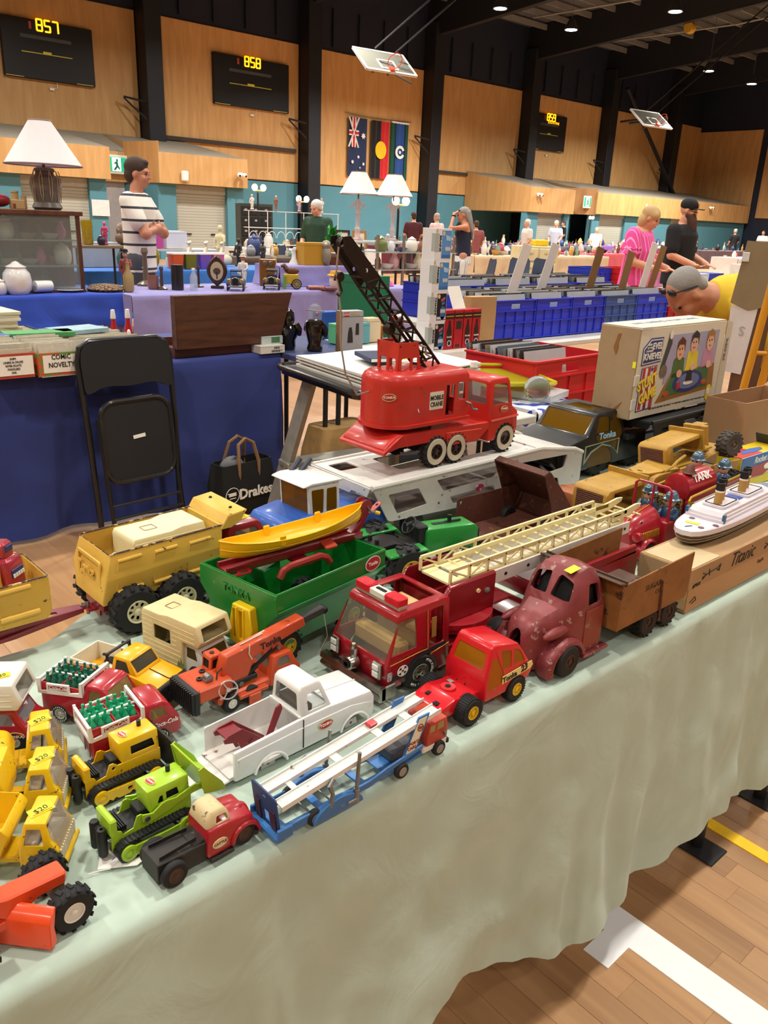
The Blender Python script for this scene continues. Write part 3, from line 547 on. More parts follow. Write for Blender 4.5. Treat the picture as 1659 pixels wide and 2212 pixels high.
def dozer(x,y,rz,label,C,loader,sc=1.0):
 m=mat(C,.35,wear=.1 if not loader else .03,wc='54402a',coat=.3);t=thing('toy_bulldozer',label,'toy bulldozer',(x,y,TZ),rz)
 for s in(-1,1):
  track(t,s*.025,.0125,-.035,.037,.011,BK)
  f=[(-.04,.004),(-.03,.003),(-.026,.006),(-.022,.003),(-.018,.006),(-.014,.003),(0,.003),(.004,.006),(.008,.003),(.03,.003),(.045,.009),(.045,.016),(.034,.0175),(.012,.0165),(-.03,.018),(-.044,.015)]
  part('track_frame',MB().plate(f,[rr(-.002,.004,.008,.013,.0005)],.003,near(0,s*.0305,0)),m,t)
  for wx in(-.035,.036):part('track_wheel',MB().lathe([(.0095,s*.030),(.0095,s*.033),(.006,s*.0335),(.005,s*.0325),(.001,s*.0345)],(wx,0,.0125),'y',18),m,t)
 part('hull',MB().plate([(-.048,.012),(.05,.012),(.05,.038),(-.006,.038),(-.012,.043),(-.017,.043),(-.022,.03),(-.034,.028),(-.036,.033),(-.041,.036),(-.041,.05),(-.048,.05)],[ov(.0025,.0025,10,(-.012,.036))]if not loader else(),.0015,near(0,-.017,0)).plate([(-.048,.012),(.05,.012),(.05,.038),(-.006,.038),(-.012,.043),(-.017,.043),(-.022,.03),(-.034,.028),(-.036,.033),(-.041,.036),(-.041,.05),(-.048,.05)],(),.0015,near(0,.017,0)),m,t)
 part('rear_grille',MB().box((-.0445,0,.041),(.008,.036,.022),.002),m,t)
 part('seat_deck',MB().bx(-.04,-.005,-.016,.016,.012,.030,.001).bx(-.012,-.002,-.010,.010,.03,.042,.001),BK,t)
 rb=MB();[rb.bx(-.040+.0025*i,-.0388+.0025*i,-.015,.015,.03,.037)for i in range(5)];part('seat_ribs',rb,BK,t)['kind']='stuff'
 part('counterweight',MB().lathe([(.0045,.006),(.0055,.008),(.0055,.038),(.0045,.041),(.002,.0415),(.002,.036)],(-.055,-.009,0),n=12).lathe([(.0045,.006),(.0055,.008),(.0055,.038),(.0045,.041)],(-.055,.009,0),n=12).box((-.054,0,.023),(.007,.02,.03),.002),BK,t)
 win=[side([(.012,.044),(.044,.044),(.041,.056),(.012,.056)],r=.001)]if not loader else[side([(.008,.045),(.016,.045),(.016,.054),(.012,.054)],r=.001),side([(.02,.046),(.036,.046),(.034,.056),(.02,.056)],r=.001)]
 shell(t,[(-.001,.036),(.05,.036),(.05,.066),(-.003,.066)],.035,win,m,None,t=.0015,bev=.003,f=taperf(.036,4),name='engine_cover')
 part('engine_core',MB().bx(.002,.047,-.013,.013,.03,.06),DK,t)
 part('exhaust',MB().cyl((.034,.004,.064),(.034,.004,.074),.0028,n=10),BK,t)
 oval(t,topf(.009,-.001,.0668,-80),.0075)
 if loader:
  for s in(-1,1):part('loader_arm',MB().plate([(-.012,.034),(-.004,.030),(.02,.034),(.050,.042),(.062,.042),(.064,.048),(.054,.052),(.03,.046),(.018,.048),(.012,.047),(0,.04),(-.012,.044)],(),.002,near(0,s*.0205,0)),m,t);part('arm_pin',MB().lathe([(.003,s*.02),(.0035,s*.023)],(-.007,0,.037),'y',10),STEEL,t)
  part('bucket',MB().prism([(.062,.042),(.088,.034),(.09,.036),(.068,.048),(.062,.066),(.056,.080),(.054,.079),(.059,.06)],-.031,.031,.0008),m,t);
  for s in(-1,1):part('bucket_side',MB().plate([(.060,.042),(.09,.034),(.084,.048),(.060,.079),(.054,.077)],(),.0015,near(0,s*.0315,0)),m,t)
  part('lever',MB().cyl((.012,.02,.03),(.014,.021,.046),.003,.0036,8),mat('d8c8a0',.5),t)
 else:
  part('blade',MB().prism([(.060,.004),(.064,.004),(.0605,.02),(.061,.034),(.065,.046),(.061,.047),(.057,.034),(.0565,.02)],-.037,.037,.0008),BK,t)
  [part('blade_end',MB().plate([(.057,.004),(.068,.004),(.068,.044),(.06,.047)],(),.0015,near(0,s*.0372,0)),BK,t)for s in(-1,1)]
  [part('push_arm',MB().bx(.02,.06,s*.0315-.0015,s*.0315+.0015,.012,.018),BK,t)for s in(-1,1)]
 return t
dozer(.309,.729,2,'lime green toy loader bulldozer with a raised scoop and black tracks','a6cc30',True)
dozer(.322,.832,2,'yellow toy bulldozer with a black blade, behind the lime one','ecb714',False)
# ---------------------------------------------------------------- three small worn yellow trucks with $20 stickers
def mini_truck(x,y,rz,label,kind):
 m=mat('e6bc16',.4,wear=.17,wc='4c3826',ws=85,dirt=.15);t=thing('small_yellow_truck',label,'toy truck',(x,y,TZ),rz);t.scale=(.84,)*3
 P=[(-.046,.018),(.004,.018),(.004,.045),(-.006,.058),(-.010,.084),(-.037,.084),(-.046,.046)]
 shell(t,P,.066,[arch(-.021,.012,.0195),side([(-.039,.052),(-.014,.052),(-.017,.076),(-.034,.076)],r=.002),MB().box((-.004,0,.064),(.02,.052,.034),M=T(ry=-9)),fwd([(-.024,.052),(.024,.052),(.022,.074),(-.022,.074)],-.06,-.035)],m,None,t=.0018,bev=.0035,f=taperf(.045,4.5))
 part('windscreen',MB().loft([[(.0045+dx,-.027*k,.046),(.0045+dx,.027*k,.046),(-.0035+dx,.024*k,.0675),(-.0085+dx,.022*k,.0815),(-.0085+dx,-.022*k,.0815),(-.0035+dx,-.024*k,.0675)]for dx,k in((0,1),(-.0015,.98))]),glass('e0dcd4',.1,.22),t)
 part('seat',MB().box((-.032,0,.045),(.014,.05,.02),.003).box((-.039,0,.055),(.006,.05,.03),.002),mat('d8d0c0',.6),t);part('dash',MB().box((-.012,0,.042),(.022,.056,.016),.003),mat('cfc8b8',.6),t)
 gr=MB();[gr.box((.0048,-.0275+.005*i,.034),(.0025,.0028,.02),.0006)for i in range(12)];part('grille',gr,mat('d6cfb8',.5),t)['kind']='stuff'
 part('bumper',MB().box((.006,0,.019),(.007,.07,.009),.002),m,t)
 part('chassis',MB().bx(-.13,-.042,-.02,.02,.016,.026,.002),m,t);part('hood_scoop',MB().box((-.001,-.018,.047),(.005,.004,.009),.001).box((-.001,.018,.047),(.005,.004,.009),.001),m,t)
 axle(t,-.021,.029,.0165,.012,mat('d8ccb0',.5),hr=.52);axle(t,-.105,.029,.0165,.012,mat('d8ccb0',.5),hr=.52)
 sticker(t,topf(-.0235,-.002,.0846,4-rz),.0155,.008);
 part('badge',MB().plate(ov(.012,.006,18),(),.0006),mat('c8801e',.5),t,M=near(-.02,-.0335,.036))
 if kind==0:part('tank',MB().prism(rp([(-.125,.03),(-.06,.03),(-.07,.06),(-.115,.066)],.01),-.026,.026,.003),m,t)
 if kind==1:
  shell(t,[(-.16,.026),(-.07,.026),(-.066,.05),(-.074,.085),(-.15,.085)],.07,[side([(-.12,.046),(-.078,.046),(-.084,.076),(-.12,.076)])],m,None,t=.002,bev=.004,name='machine_house')
  part('slot',MB().bx(-.06,-.05,-.004,.004,.026,.0265),DK,t)
 if kind==2:
  part('dump_bed',cut(MB().prism([(-.15,.03),(-.07,.03),(-.052,.07),(-.06,.082),(-.15,.09)],-.036,.036,.002),[MB().prism([(-.2,.034),(-.074,.034),(-.058,.07),(-.066,.1),(-.2,.1)],-.033,.033)]),m,t)
  part('bed_rib',MB().plate([(-.15,.05),(-.075,.05),(-.075,.056),(-.15,.056)],(),.003,near(0,-.037,0)).plate([(-.15,.036),(-.08,.036),(-.08,.042),(-.15,.042)],(),.003,near(0,-.037,0)),BK,t)
 return t
mini_truck(.222,.742,-37,'small worn yellow tipper truck with a $20 sticker, nearest the orange grader',2)
mini_truck(.255,.831,-30,'small worn yellow truck with a $20 sticker and boxy machine house, middle of the three',1)
mini_truck(.281,.911,-20,'small worn yellow truck with a $20 sticker, beside the red camper truck',0)
# ---------------------------------------------------------------- orange grader, half out of the frame
def grader():
 m=mat('ea4e20',.35,wear=.05,wc='7a2c18',coat=.4);t=thing('toy_road_grader','orange toy road grader with big black tyres at the table corner','toy grader',(.192,.684,TZ),4)
 part('main_beam',MB().prism([(-.2,.06),(-.075,.048),(-.05,.026),(-.04,.026),(-.022,.036),(.006,.036),(.008,.05),(-.05,.054),(-.09,.068),(-.2,.075)],-.0115,.0115,.002),m,t)
 part('beam_lug',MB().bx(-.058,-.054,-.003,.003,.054,.064,.001),m,t)
 part('front_axle',MB().bx(-.008,.008,-.026,.026,.016,.024,.002).bx(-.006,.006,-.006,.006,.02,.04),mat('6a5a4a',.6,dirt=.3),t)
 for s in(-1,1):wheel(t,0,s*.031,.0225,.017,mat('e4e0d8',.4),hr=.48,lugs=13)
 part('blade',MB().prism([(-.006,0),(.006,0),(.004,.02),(.010,.04),(.006,.041),(-.004,.03)],-.05,.05,.001,M=T(-.055,-.005,.002,rz=38)),m,t);part('blade_turntable',MB().prism([(-.085,-.012),(-.035,-.012),(-.035,.012),(-.085,.012)],.02,.03,.001,'z'),m,t)
 for s in(-1,1):wheel(t,-.098,s*.034,.0255,.018,mat('e4e0d8',.4),hr=.45,lugs=13)
 part('rear_body',MB().prism([(-.2,.03),(-.11,.03),(-.105,.06),(-.2,.08)],-.022,.022,.002),m,t)
grader()
# ---------------------------------------------------------------- red tractor unit 23
def racer():
 t=thing('toy_cab_tractor','red toy tractor unit numbered 23 with amber windows and yellow hubs','toy truck',(.765,.685,TZ),0)
 r=mat('cc1622',.3,wear=.04,wc='8a6a60',coat=.4,dirt=.08)
 part('chassis',MB().prism([(-.05,.018),(.052,.018),(.052,.034),(.03,.036),(-.02,.042),(-.05,.034)],-.03,.03,.003,sg=2),r,t)
 part('fifth_wheel',MB().lathe([(.013,.038),(.011,.044),(.004,.044)],(-.005,0,0),n=18),r,t);part('hole',MB().lathe([(.0045,.0435),(.0045,.0445)],(-.005,0,0),n=12).lathe([(.0016,.0405),(.0016,.0415)],(.022,.008,0),n=8).lathe([(.0016,.0405),(.0016,.0415)],(.022,-.008,0),n=8).bx(-.046,-.034,-.018,-.009,.0345,.0372).bx(-.038,-.03,.008,.014,.036,.0395),DK,t)
 part('slot',MB().box((.012,.012,.0405),(.007,.01,.001)),STEEL,t)
 P=[(.03,.022),(.118,.022),(.134,.036),(.138,.046),(.126,.062),(.105,.094),(.052,.106),(.046,.102),(.030,.058)]
 shell(t,P,.084,[arch(.1,.016,.026),side([(.066,.062),(.086,.062),(.088,.088),(.066,.093)],r=.003),side([(.092,.062),(.118,.062),(.107,.083),(.094,.088)],r=.003),fwd([(-.030,.068),(.030,.068),(.027,.093),(-.027,.093)],.02,.06,.003),MB().box((.122,0,.076),(.03,.06,.024),M=T())],r,glass('d88c1c',.1,.4),t=.0025,bev=.006,f=taperf(.055,4),sg=3,extra=[arch(.1,.016,.027)])
 part('name_strip',MB().plate([(.066,.0405),(.130,.0455),(.136,.050),(.132,.058),(.066,.0535)],(),.0008,near(0,-.0425,0)),mat('efd98c',.45,dirt=.05),t)
 text(t,'Tonka',near(.082,-.0431,.0475)@T(rz=5),.0125,INK,bold=.03);text(t,'23',near(.115,-.0431,.0515)@T(rz=6),.0155,INK,bold=.04)
 for x in(0,.1):axle(t,x,.037,.021 if x==0 else .0205,.022 if x==0 else .016,mat('e8c010',.4,coat=.3),hr=.5,holes=6,ribs=36 if x==0 else 30)
racer()
# ---------------------------------------------------------------- cola delivery trucks
def cola_truck(x,y,rz,label,BG,proto=None):
 t=thing('toy_cola_truck',label,'toy truck',(x,y,TZ),rz);t.scale=(.9,.92,.88);r=mat('a81a28',.3,coat=.5,dirt=.08);W=mat('ecebe4',.35,dirt=.05)
 P=[(-.032,.014),(.096,.014),(.101,.026),(.098,.044),(.084,.070),(.076,.076),(.049,.076),(.044,.058),(-.032,.050)]
 shell(t,P,.066,[arch(0,.013,.019),arch(.066,.013,.019),side([(.053,.050),(.080,.050),(.073,.068),(.056,.068)],r=.002),MB().box((.091,0,.059),(.02,.05,.022),M=T(ry=0))],r,glass('e0c880',.1,.25),t=.002,bev=.004,f=taperf(.05,5),sg=3)
 part('bumper',MB().box((.1,0,.02),(.005,.062,.007),.002),CHR,t)
 o=[(-.034,.048),(.045,.056),(.045,.080),(.041,.080),(.040,.062),(.022,.058),(.022,.072),(-.018,.068),(-.018,.055),(-.03,.053),(-.032,.074),(-.036,.074)]
 for s in(-1,1):part('crate_frame',MB().plate(o,[[(-.015,.057),(.019,.060),(.019,.069),(-.015,.065)]],.003,near(0,s*.033,0)),W,t)
 part('frame_hoop',MB().plate([(-.033,.055),(.033,.055),(.033,.079),(-.033,.079)],[rr(-.028,.028,.056,.074,.003)],.004,fr((.043,0,0),SY,SZ)).plate([(-.033,.048),(.033,.048),(.033,.072),(-.033,.072)],[rr(-.028,.028,.054,.067,.003)],.004,fr((-.034,0,0),SY,SZ)),W,t)
 part('centre_bar',MB().cyl((-.034,0,.066),(.043,0,.070),.002,n=8),W,t)
 part('bed',MB().bx(-.032,.041,-.030,.030,.045,.054),r,t)
 for k,(a,b)in enumerate(((-.031,.003),(.005,.039))):
  c=part('bottle_crate',MB().plate([(a,-.0285),(b,-.0285),(b,.0285),(a,.0285)],(),.002,T(z=.055)).bx(a,b,-.0295,-.0275,.054,.066).bx(a,b,.0275,.0295,.054,.066).bx(a,a+.0015,-.0285,.0285,.054,.066).bx(b-.0015,b,-.0285,.0285,.054,.066),mat('b42a2c',.5),t)
  for i in range(3):
   for j in range(4):
    q=part('bottle',BOT[BG],None,c);q.location=(a+.0057+i*.0112,-.0205+j*.0137,.056)
 part('sign_panel',MB().plate([(-.016,.056),(.02,.059),(.02,.07),(-.016,.066)],(),.002,near(0,-.0325,0)),r,t)
 text(t,'Coca-Cola',near(.002,-.0340,.0632)@T(rz=5),.009,LAB_W,shear=.35,bold=.015,sx=.85);part('swoosh',MB().plate([(-.014,.0575),(.0,.0595),(.018,.0625),(.018,.0635),(.0,.0605),(-.014,.0588)],(),.001,near(0,-.0338,0)),LAB_W,t)
 text(t,'Coca-Cola',near(.075,-.0336,.040)@T(rz=3),.0105,LAB_W,shear=.35,bold=.01,sx=.85)
 part('tailgate_seam',MB().bx(-.0335,-.0328,-.002,.002,.016,.048).bx(-.0335,-.0328,-.022,-.020,.016,.048),mat('6a1018',.4),t)['kind']='stuff'
 for wx in(0,.066):
  for s in(-1,1):
   q=wheel(t,wx,s*.028,.0155,.011,mat('d8d6d0',.3,.5),hr=.6,holes=8);
   if s<0:part('tyre_letters',MB().plate(ov(.0132,.0132,20),[ov(.0112,.0112,20)],.0004,fr((0,-.0056,0),SX,SZ)),stripes('1b1b1c','e8e6e0',300,0,.5),q)
 return t
_b=MB().lathe([(.0042,0),(.0046,.002),(.0046,.011),(.002,.0165),(.0018,.02),(.0024,.0205),(.0023,.023),(.001,.0234)],n=10)
BOT={}
for k,c in(('d','1e6a54'),('l','18a070')):BOT[k]=_b.mesh('bottle');BOT[k].materials.append(mat(c,.15,dirt=0,coat=.5))
cola_truck(.339,1.016,-58,'red toy cola truck with dark green bottles, behind its twin','d')
cola_truck(.339,.899,-4,'red toy cola truck with bright green bottles, in front of its twin','l')
# ---------------------------------------------------------------- white pickup without wheels, wrecker arm in the bed
def jeep():
 W=mat('e8e7e4',.3,wear=.05,wc='6a4a34',coat=.35,dirt=.07,ws=40);t=thing('toy_pickup','white toy pickup without wheels, a dark red towing arm in its bed','toy truck',(.430,.770,TZ-.004),1.5);t.scale=(.95,.98,.94)
 P=[(0,.010),(.243,.010),(.247,.02),(.247,.044),(.240,.056),(.160,.062),(.112,.062),(.0,.056)]
 B=MB().prism(P,-.038,.038,.003,sg=2);cu=[MB().bx(-.01,.108,-.034,.034,.016,.1),arch(.058,.002,.025),arch(.208,.002,.025),MB().bx(.01,.235,-.034,.034,-.01,.012),MB().bx(.112,.24,-.034,.034,.005,.05)]
 part('body',cut(B,cu),W,t)
 for s in(-1,1):[part('flare',MB().tube([(xx+.027*math.cos(R(a)),s*.0385,.003+.027*math.sin(R(a)))for a in range(12,169,12)],.0022,6),W,t)for xx in(.058,.208)];part('side_crease',MB().tube([(.004,s*.038,.044),(.112,s*.0382,.047),(.2,s*.0382,.046),(.244,s*.037,.036)],.0012,6),W,t)
 part('bed_floor',MB().bx(-.006,.110,-.034,.034,.013,.0175),mat('dcd6d0',.5,wear=.14,wc='7a5444',ws=30),t);part('headboard',MB().bx(.108,.111,-.035,.035,.016,.064),W,t)
 part('tailgate',MB().box((-.010,0,.0125),(.018,.068,.003),.001,(0,-6,0)).box((-.004,-.022,.0135),(.004,.002,.003)).box((-.004,.022,.0135),(.004,.002,.003)),W,t)
 shell(t,[(.111,.058),(.168,.058),(.157,.086),(.150,.103),(.144,.107),(.118,.107),(.112,.101)],.070,[side([(.124,.066),(.157,.066),(.147,.093),(.124,.093)],r=.003),fwd([(-.026,.066),(.026,.066),(.023,.095),(-.023,.095)],.1,.12,.004),MB().box((.162,0,.080),(.026,.052,.030))],W,glass('e4e8e8',.06,.08),t=.002,bev=.005,f=taperf(.06,4),sg=3)
 part('seat',MB().box((.128,0,.062),(.02,.056,.02),.003),mat('5a4838',.8),t)
 part('door_gap',MB().tube([(.1125,-.0386,.014),(.1125,-.0386,.060)],.0008,5),DK,t);part('bonnet_crease',MB().tube([(.165,0,.0618),(.24,0,.0565)],.001,5),W,t)
 for s in(-1,1):part('axle_bracket',MB().plate([(.046,.004),(.07,.004),(.068,.016),(.048,.016)],[ov(.0025,.0025,8,(.058,.009))],.001,near(0,s*.03,0)).plate([(.196,.004),(.22,.004),(.218,.016),(.198,.016)],[ov(.0025,.0025,8,(.208,.009))],.001,near(0,s*.03,0)),mat('c8c6c0',.5,dirt=.3),t)
 oval(t,near(.152,-.0394,.036),.0125)
 part('headlamp',MB().lathe([(.006,.246),(.006,.249),(.001,.2495)],(0,-.026,.036),'x',14).lathe([(.006,.246),(.006,.249),(.001,.2495)],(0,.026,.036),'x',14),CHR,t)
 M=mat('7c1622',.35,coat=.3,dirt=.15);o=[(.0,.062),(.008,.066),(.03,.068),(.082,.020),(.078,.016),(.05,.016),(.044,.022),(.034,.022),(.022,.05),(.002,.056)]
 a=part('tow_arm',MB().plate(o,[[(.03,.05),(.038,.054),(.046,.046),(.04,.04)],[(.042,.036),(.05,.042),(.06,.032),(.054,.026),(.044,.028)]],.002,near(0,-.012,0)).plate(o,[[(.03,.05),(.038,.054),(.046,.046),(.04,.04)]],.002,near(0,.012,0)).bx(.004,.03,-.012,.012,.062,.0645),M,t,label='dark red towing arm')
 part('hook_arm',MB().plate([(-.004,0),(.004,0),(.006,.05),(0,.056),(-.005,.05)],(),.003,fr((.068,-.014,.03),(.9,0,-.5),(.5,.1,.9))).lathe([(.006,-.018),(.006,-.012)],(.068,0,.032),'y',12),M,a)
jeep()
# ---------------------------------------------------------------- yellow pickup with cream bed and roll bar
def yellow_pickup():
 t=thing('toy_pickup','yellow toy pickup with a cream bed and black roll bar, beside the cream camper','toy truck',(.387,1.092,TZ),-65);Y=mat('f0ae0e',.3,wear=.05,wc='4a3824',coat=.4)
 P=[(0,.016),(.155,.016),(.160,.02),(.160,.042),(.118,.050),(.076,.050),(.0,.046)]
 part('body',cut(MB().prism(P,-.031,.031,.002,sg=2),[arch(.03,.01,.0165),arch(.128,.01,.0165),MB().bx(.002,.074,-.029,.029,.022,.1)]),Y,t)
 part('cream_bed',cut(MB().bx(.001,.076,-.0295,.0295,.018,.050),[MB().bx(.003,.074,-.0275,.0275,.021,.1)]),mat('e4dcc4',.5,dirt=.15,ds=40,wear=.05),t)
 part('rivet',MB().lathe([(.0025,.021),(.0025,.0217)],(.03,-.01,0),n=10).lathe([(.0025,.021),(.0025,.0217)],(.045,-.018,0),n=10),mat('8a8478',.5),t)['kind']='stuff'
 shell(t,[(.076,.048),(.125,.048),(.108,.072),(.080,.072)],.056,[side([(.084,.051),(.112,.051),(.103,.067),(.086,.067)],r=.002),fwd([(-.022,.053),(.022,.053),(.020,.067),(-.020,.067)],.06,.09,.002),MB().box((.116,0,.061),(.014,.046,.016))],Y,glass('77705c',.1,.35),t=.002,bev=.003,f=taperf(.05,7),sg=2)
 part('bonnet_line',MB().tube([(.122,0,.0497),(.158,0,.0432)],.0007,5),DK,t)
 part('roll_bar',MB().tube([(.068,-.024,.03),(.068,-.024,.070),(.068,.024,.070),(.068,.024,.03)],.0026,8).tube([(.068,-.02,.068),(.058,-.02,.066)],.0022,6).tube([(.068,.02,.068),(.058,.02,.066)],.0022,6),BK,t)
 gr=part('grille',MB().box((.163,0,.030),(.008,.062,.026),.002),BK,t)
 for i in range(5):part('grille_slot',MB().box((.1672,-.02+.01*i,.034),(.001,.007,.008)),DK,gr)
 part('bumper',MB().box((.165,0,.016),(.01,.066,.008),.002),BK,t)
 part('blue_stripe',MB().plate([(.078,.036),(.122,.038),(.130,.030),(.084,.028)],(),.0008,near(0,-.0313,0)).plate([(.008,.034),(.066,.034),(.066,.028),(.008,.028)],(),.0008,near(0,-.0313,0)),mat('2c4a94',.4),t)
 for x in(.03,.128):axle(t,x,.026,.015,.011,mat('d8d4cc',.4),hr=.5)
yellow_pickup()
# ---------------------------------------------------------------- campers
def ribs(m,x0,x1,y,zs,r=.0008):[m.tube([(x0,y,z),(x1,y,z)],r,5)for z in zs]
def camper_body(t,x0,x1,over,w,z0,zf,z1,m,par=None,notch=True,lab=None):
 P=[(x0,z0),(x1,z0),(x1,zf),(over-.006,zf),(over,zf+.010),(over-.010,z1),(x1-.03,z1),(x1-.05,z1-.004 if notch else z1),(x0+.004,z1-.004),(x0,z1-.012)]
 L=x1-x0
 c=shell(par or t,P,w,[side([(x0+L*.32,z0+(z1-z0)*.42),(x0+L*.72,z0+(z1-z0)*.42),(x0+L*.72,z0+(z1-z0)*.72),(x0+L*.32,z0+(z1-z0)*.72)],r=.0015),fwd([(-w*.38,zf+.009),(w*.38,zf+.009),(w*.36,z1-.006),(-w*.36,z1-.006)],over-.03,over+.02,.002)],m,None,t=.002,bev=.003,name='camper_body',label=lab,sg=2)
 rb=MB()
 for s in(-1,1):
  for i in range(9):
   z=z0+.006+(z1-z0-.012)*i/9
   if z<z0+(z1-z0)*.40 or z>z0+(z1-z0)*.74:ribs(rb,x0+.004,x1-.004 if z<zf else over-.012,s*w/2,(z,))
   else:ribs(rb,x0+.004,x0+L*.28,s*w/2,(z,));ribs(rb,x0+L*.76,(x1 if z<zf else over)-.012,s*w/2,(z,))
 part('rib',rb,m,c)['kind']='stuff'
 part('roof_vent',MB().plate(rr(x0+L*.3,x0+L*.5,-w*.14,w*.14,.002),[rr(x0+L*.3+.001,x0+L*.5-.001,-w*.14+.001,w*.14-.001,.002)],.001,T(z=z1-.0035)),mat('a8784c',.6),c)
 return c
def camper_truck(x,y,rz,label,cabm,campm,L,w,h,gl,hub,rev=False):
 t=thing('toy_camper_truck',label,'toy truck',(x,y,TZ),rz)
 shell(t,[(L*.58,.012),(L*.92,.012),(L*.93,.03),(L*.86,.036),(L*.78,.062),(L*.58,.062)],w*.88,[arch(L*.76,.012,.0175),side([(L*.62,.038),(L*.78,.038),(L*.735,.056),(L*.62,.056)],r=.002),MB().box((L*.835,0,.047),(.03,w*.7,.016))],cabm,gl,t=.002,bev=.004,f=taperf(.036,4),sg=2)
 part('chassis',MB().bx(.01,L*.6,-w*.36,w*.36,.01,.02),BK,t)
 camper_body(t,0,L*.6,L*.86,w,.016,.064,h,campm)
 for wx in(L*.2,L*.76):axle(t,wx,w*.38,.015,.011,hub,hr=.5)
 part('bumper',MB().box((L*.935,0,.018),(.006,w*.9,.009),.002),mat('dcd8d0',.4),t)
 return t
CCAMP=mat('d8c896',.5,dirt=.14,ds=25,wear=.05,wc='8a6a3a',ws=25)
t=camper_truck(.511,1.094,-76,'cream toy camper on a white pickup, beside the yellow pickup',mat('c8c6c0',.4,dirt=.12),CCAMP,.154,.068,.100,glass('6a5a34',.1,.45),mat('d0b878',.4,.4))
part('grass_decal',MB().plate([(0,0),(.004,.012),(.006,.004),(.009,.016),(.011,.004),(.014,.010),(.016,0)],(),.0006,near(.08,-.0345,.02)),mat('6a7838',.6),t)
t=camper_truck(.163,1.064,-36,'red toy pickup carrying a white camper with a yellow price sticker',mat('a8202e',.35,coat=.4),mat('dedad0',.45,dirt=.08),.158,.064,.102,glass('eceaf0',.08,.2),mat('b0aca4',.4,.3))
sticker(t,topf(.105,-.008,.1026,25),.012,.006,'$30');oval(t,near(.122,-.0292,.024),.011)
part('front_guard',MB().plate([(.146,.014),(.153,.014),(.147,.046),(.143,.044)],(),.003,near(0,-.030,0)),mat('e4e0dc',.4),t)
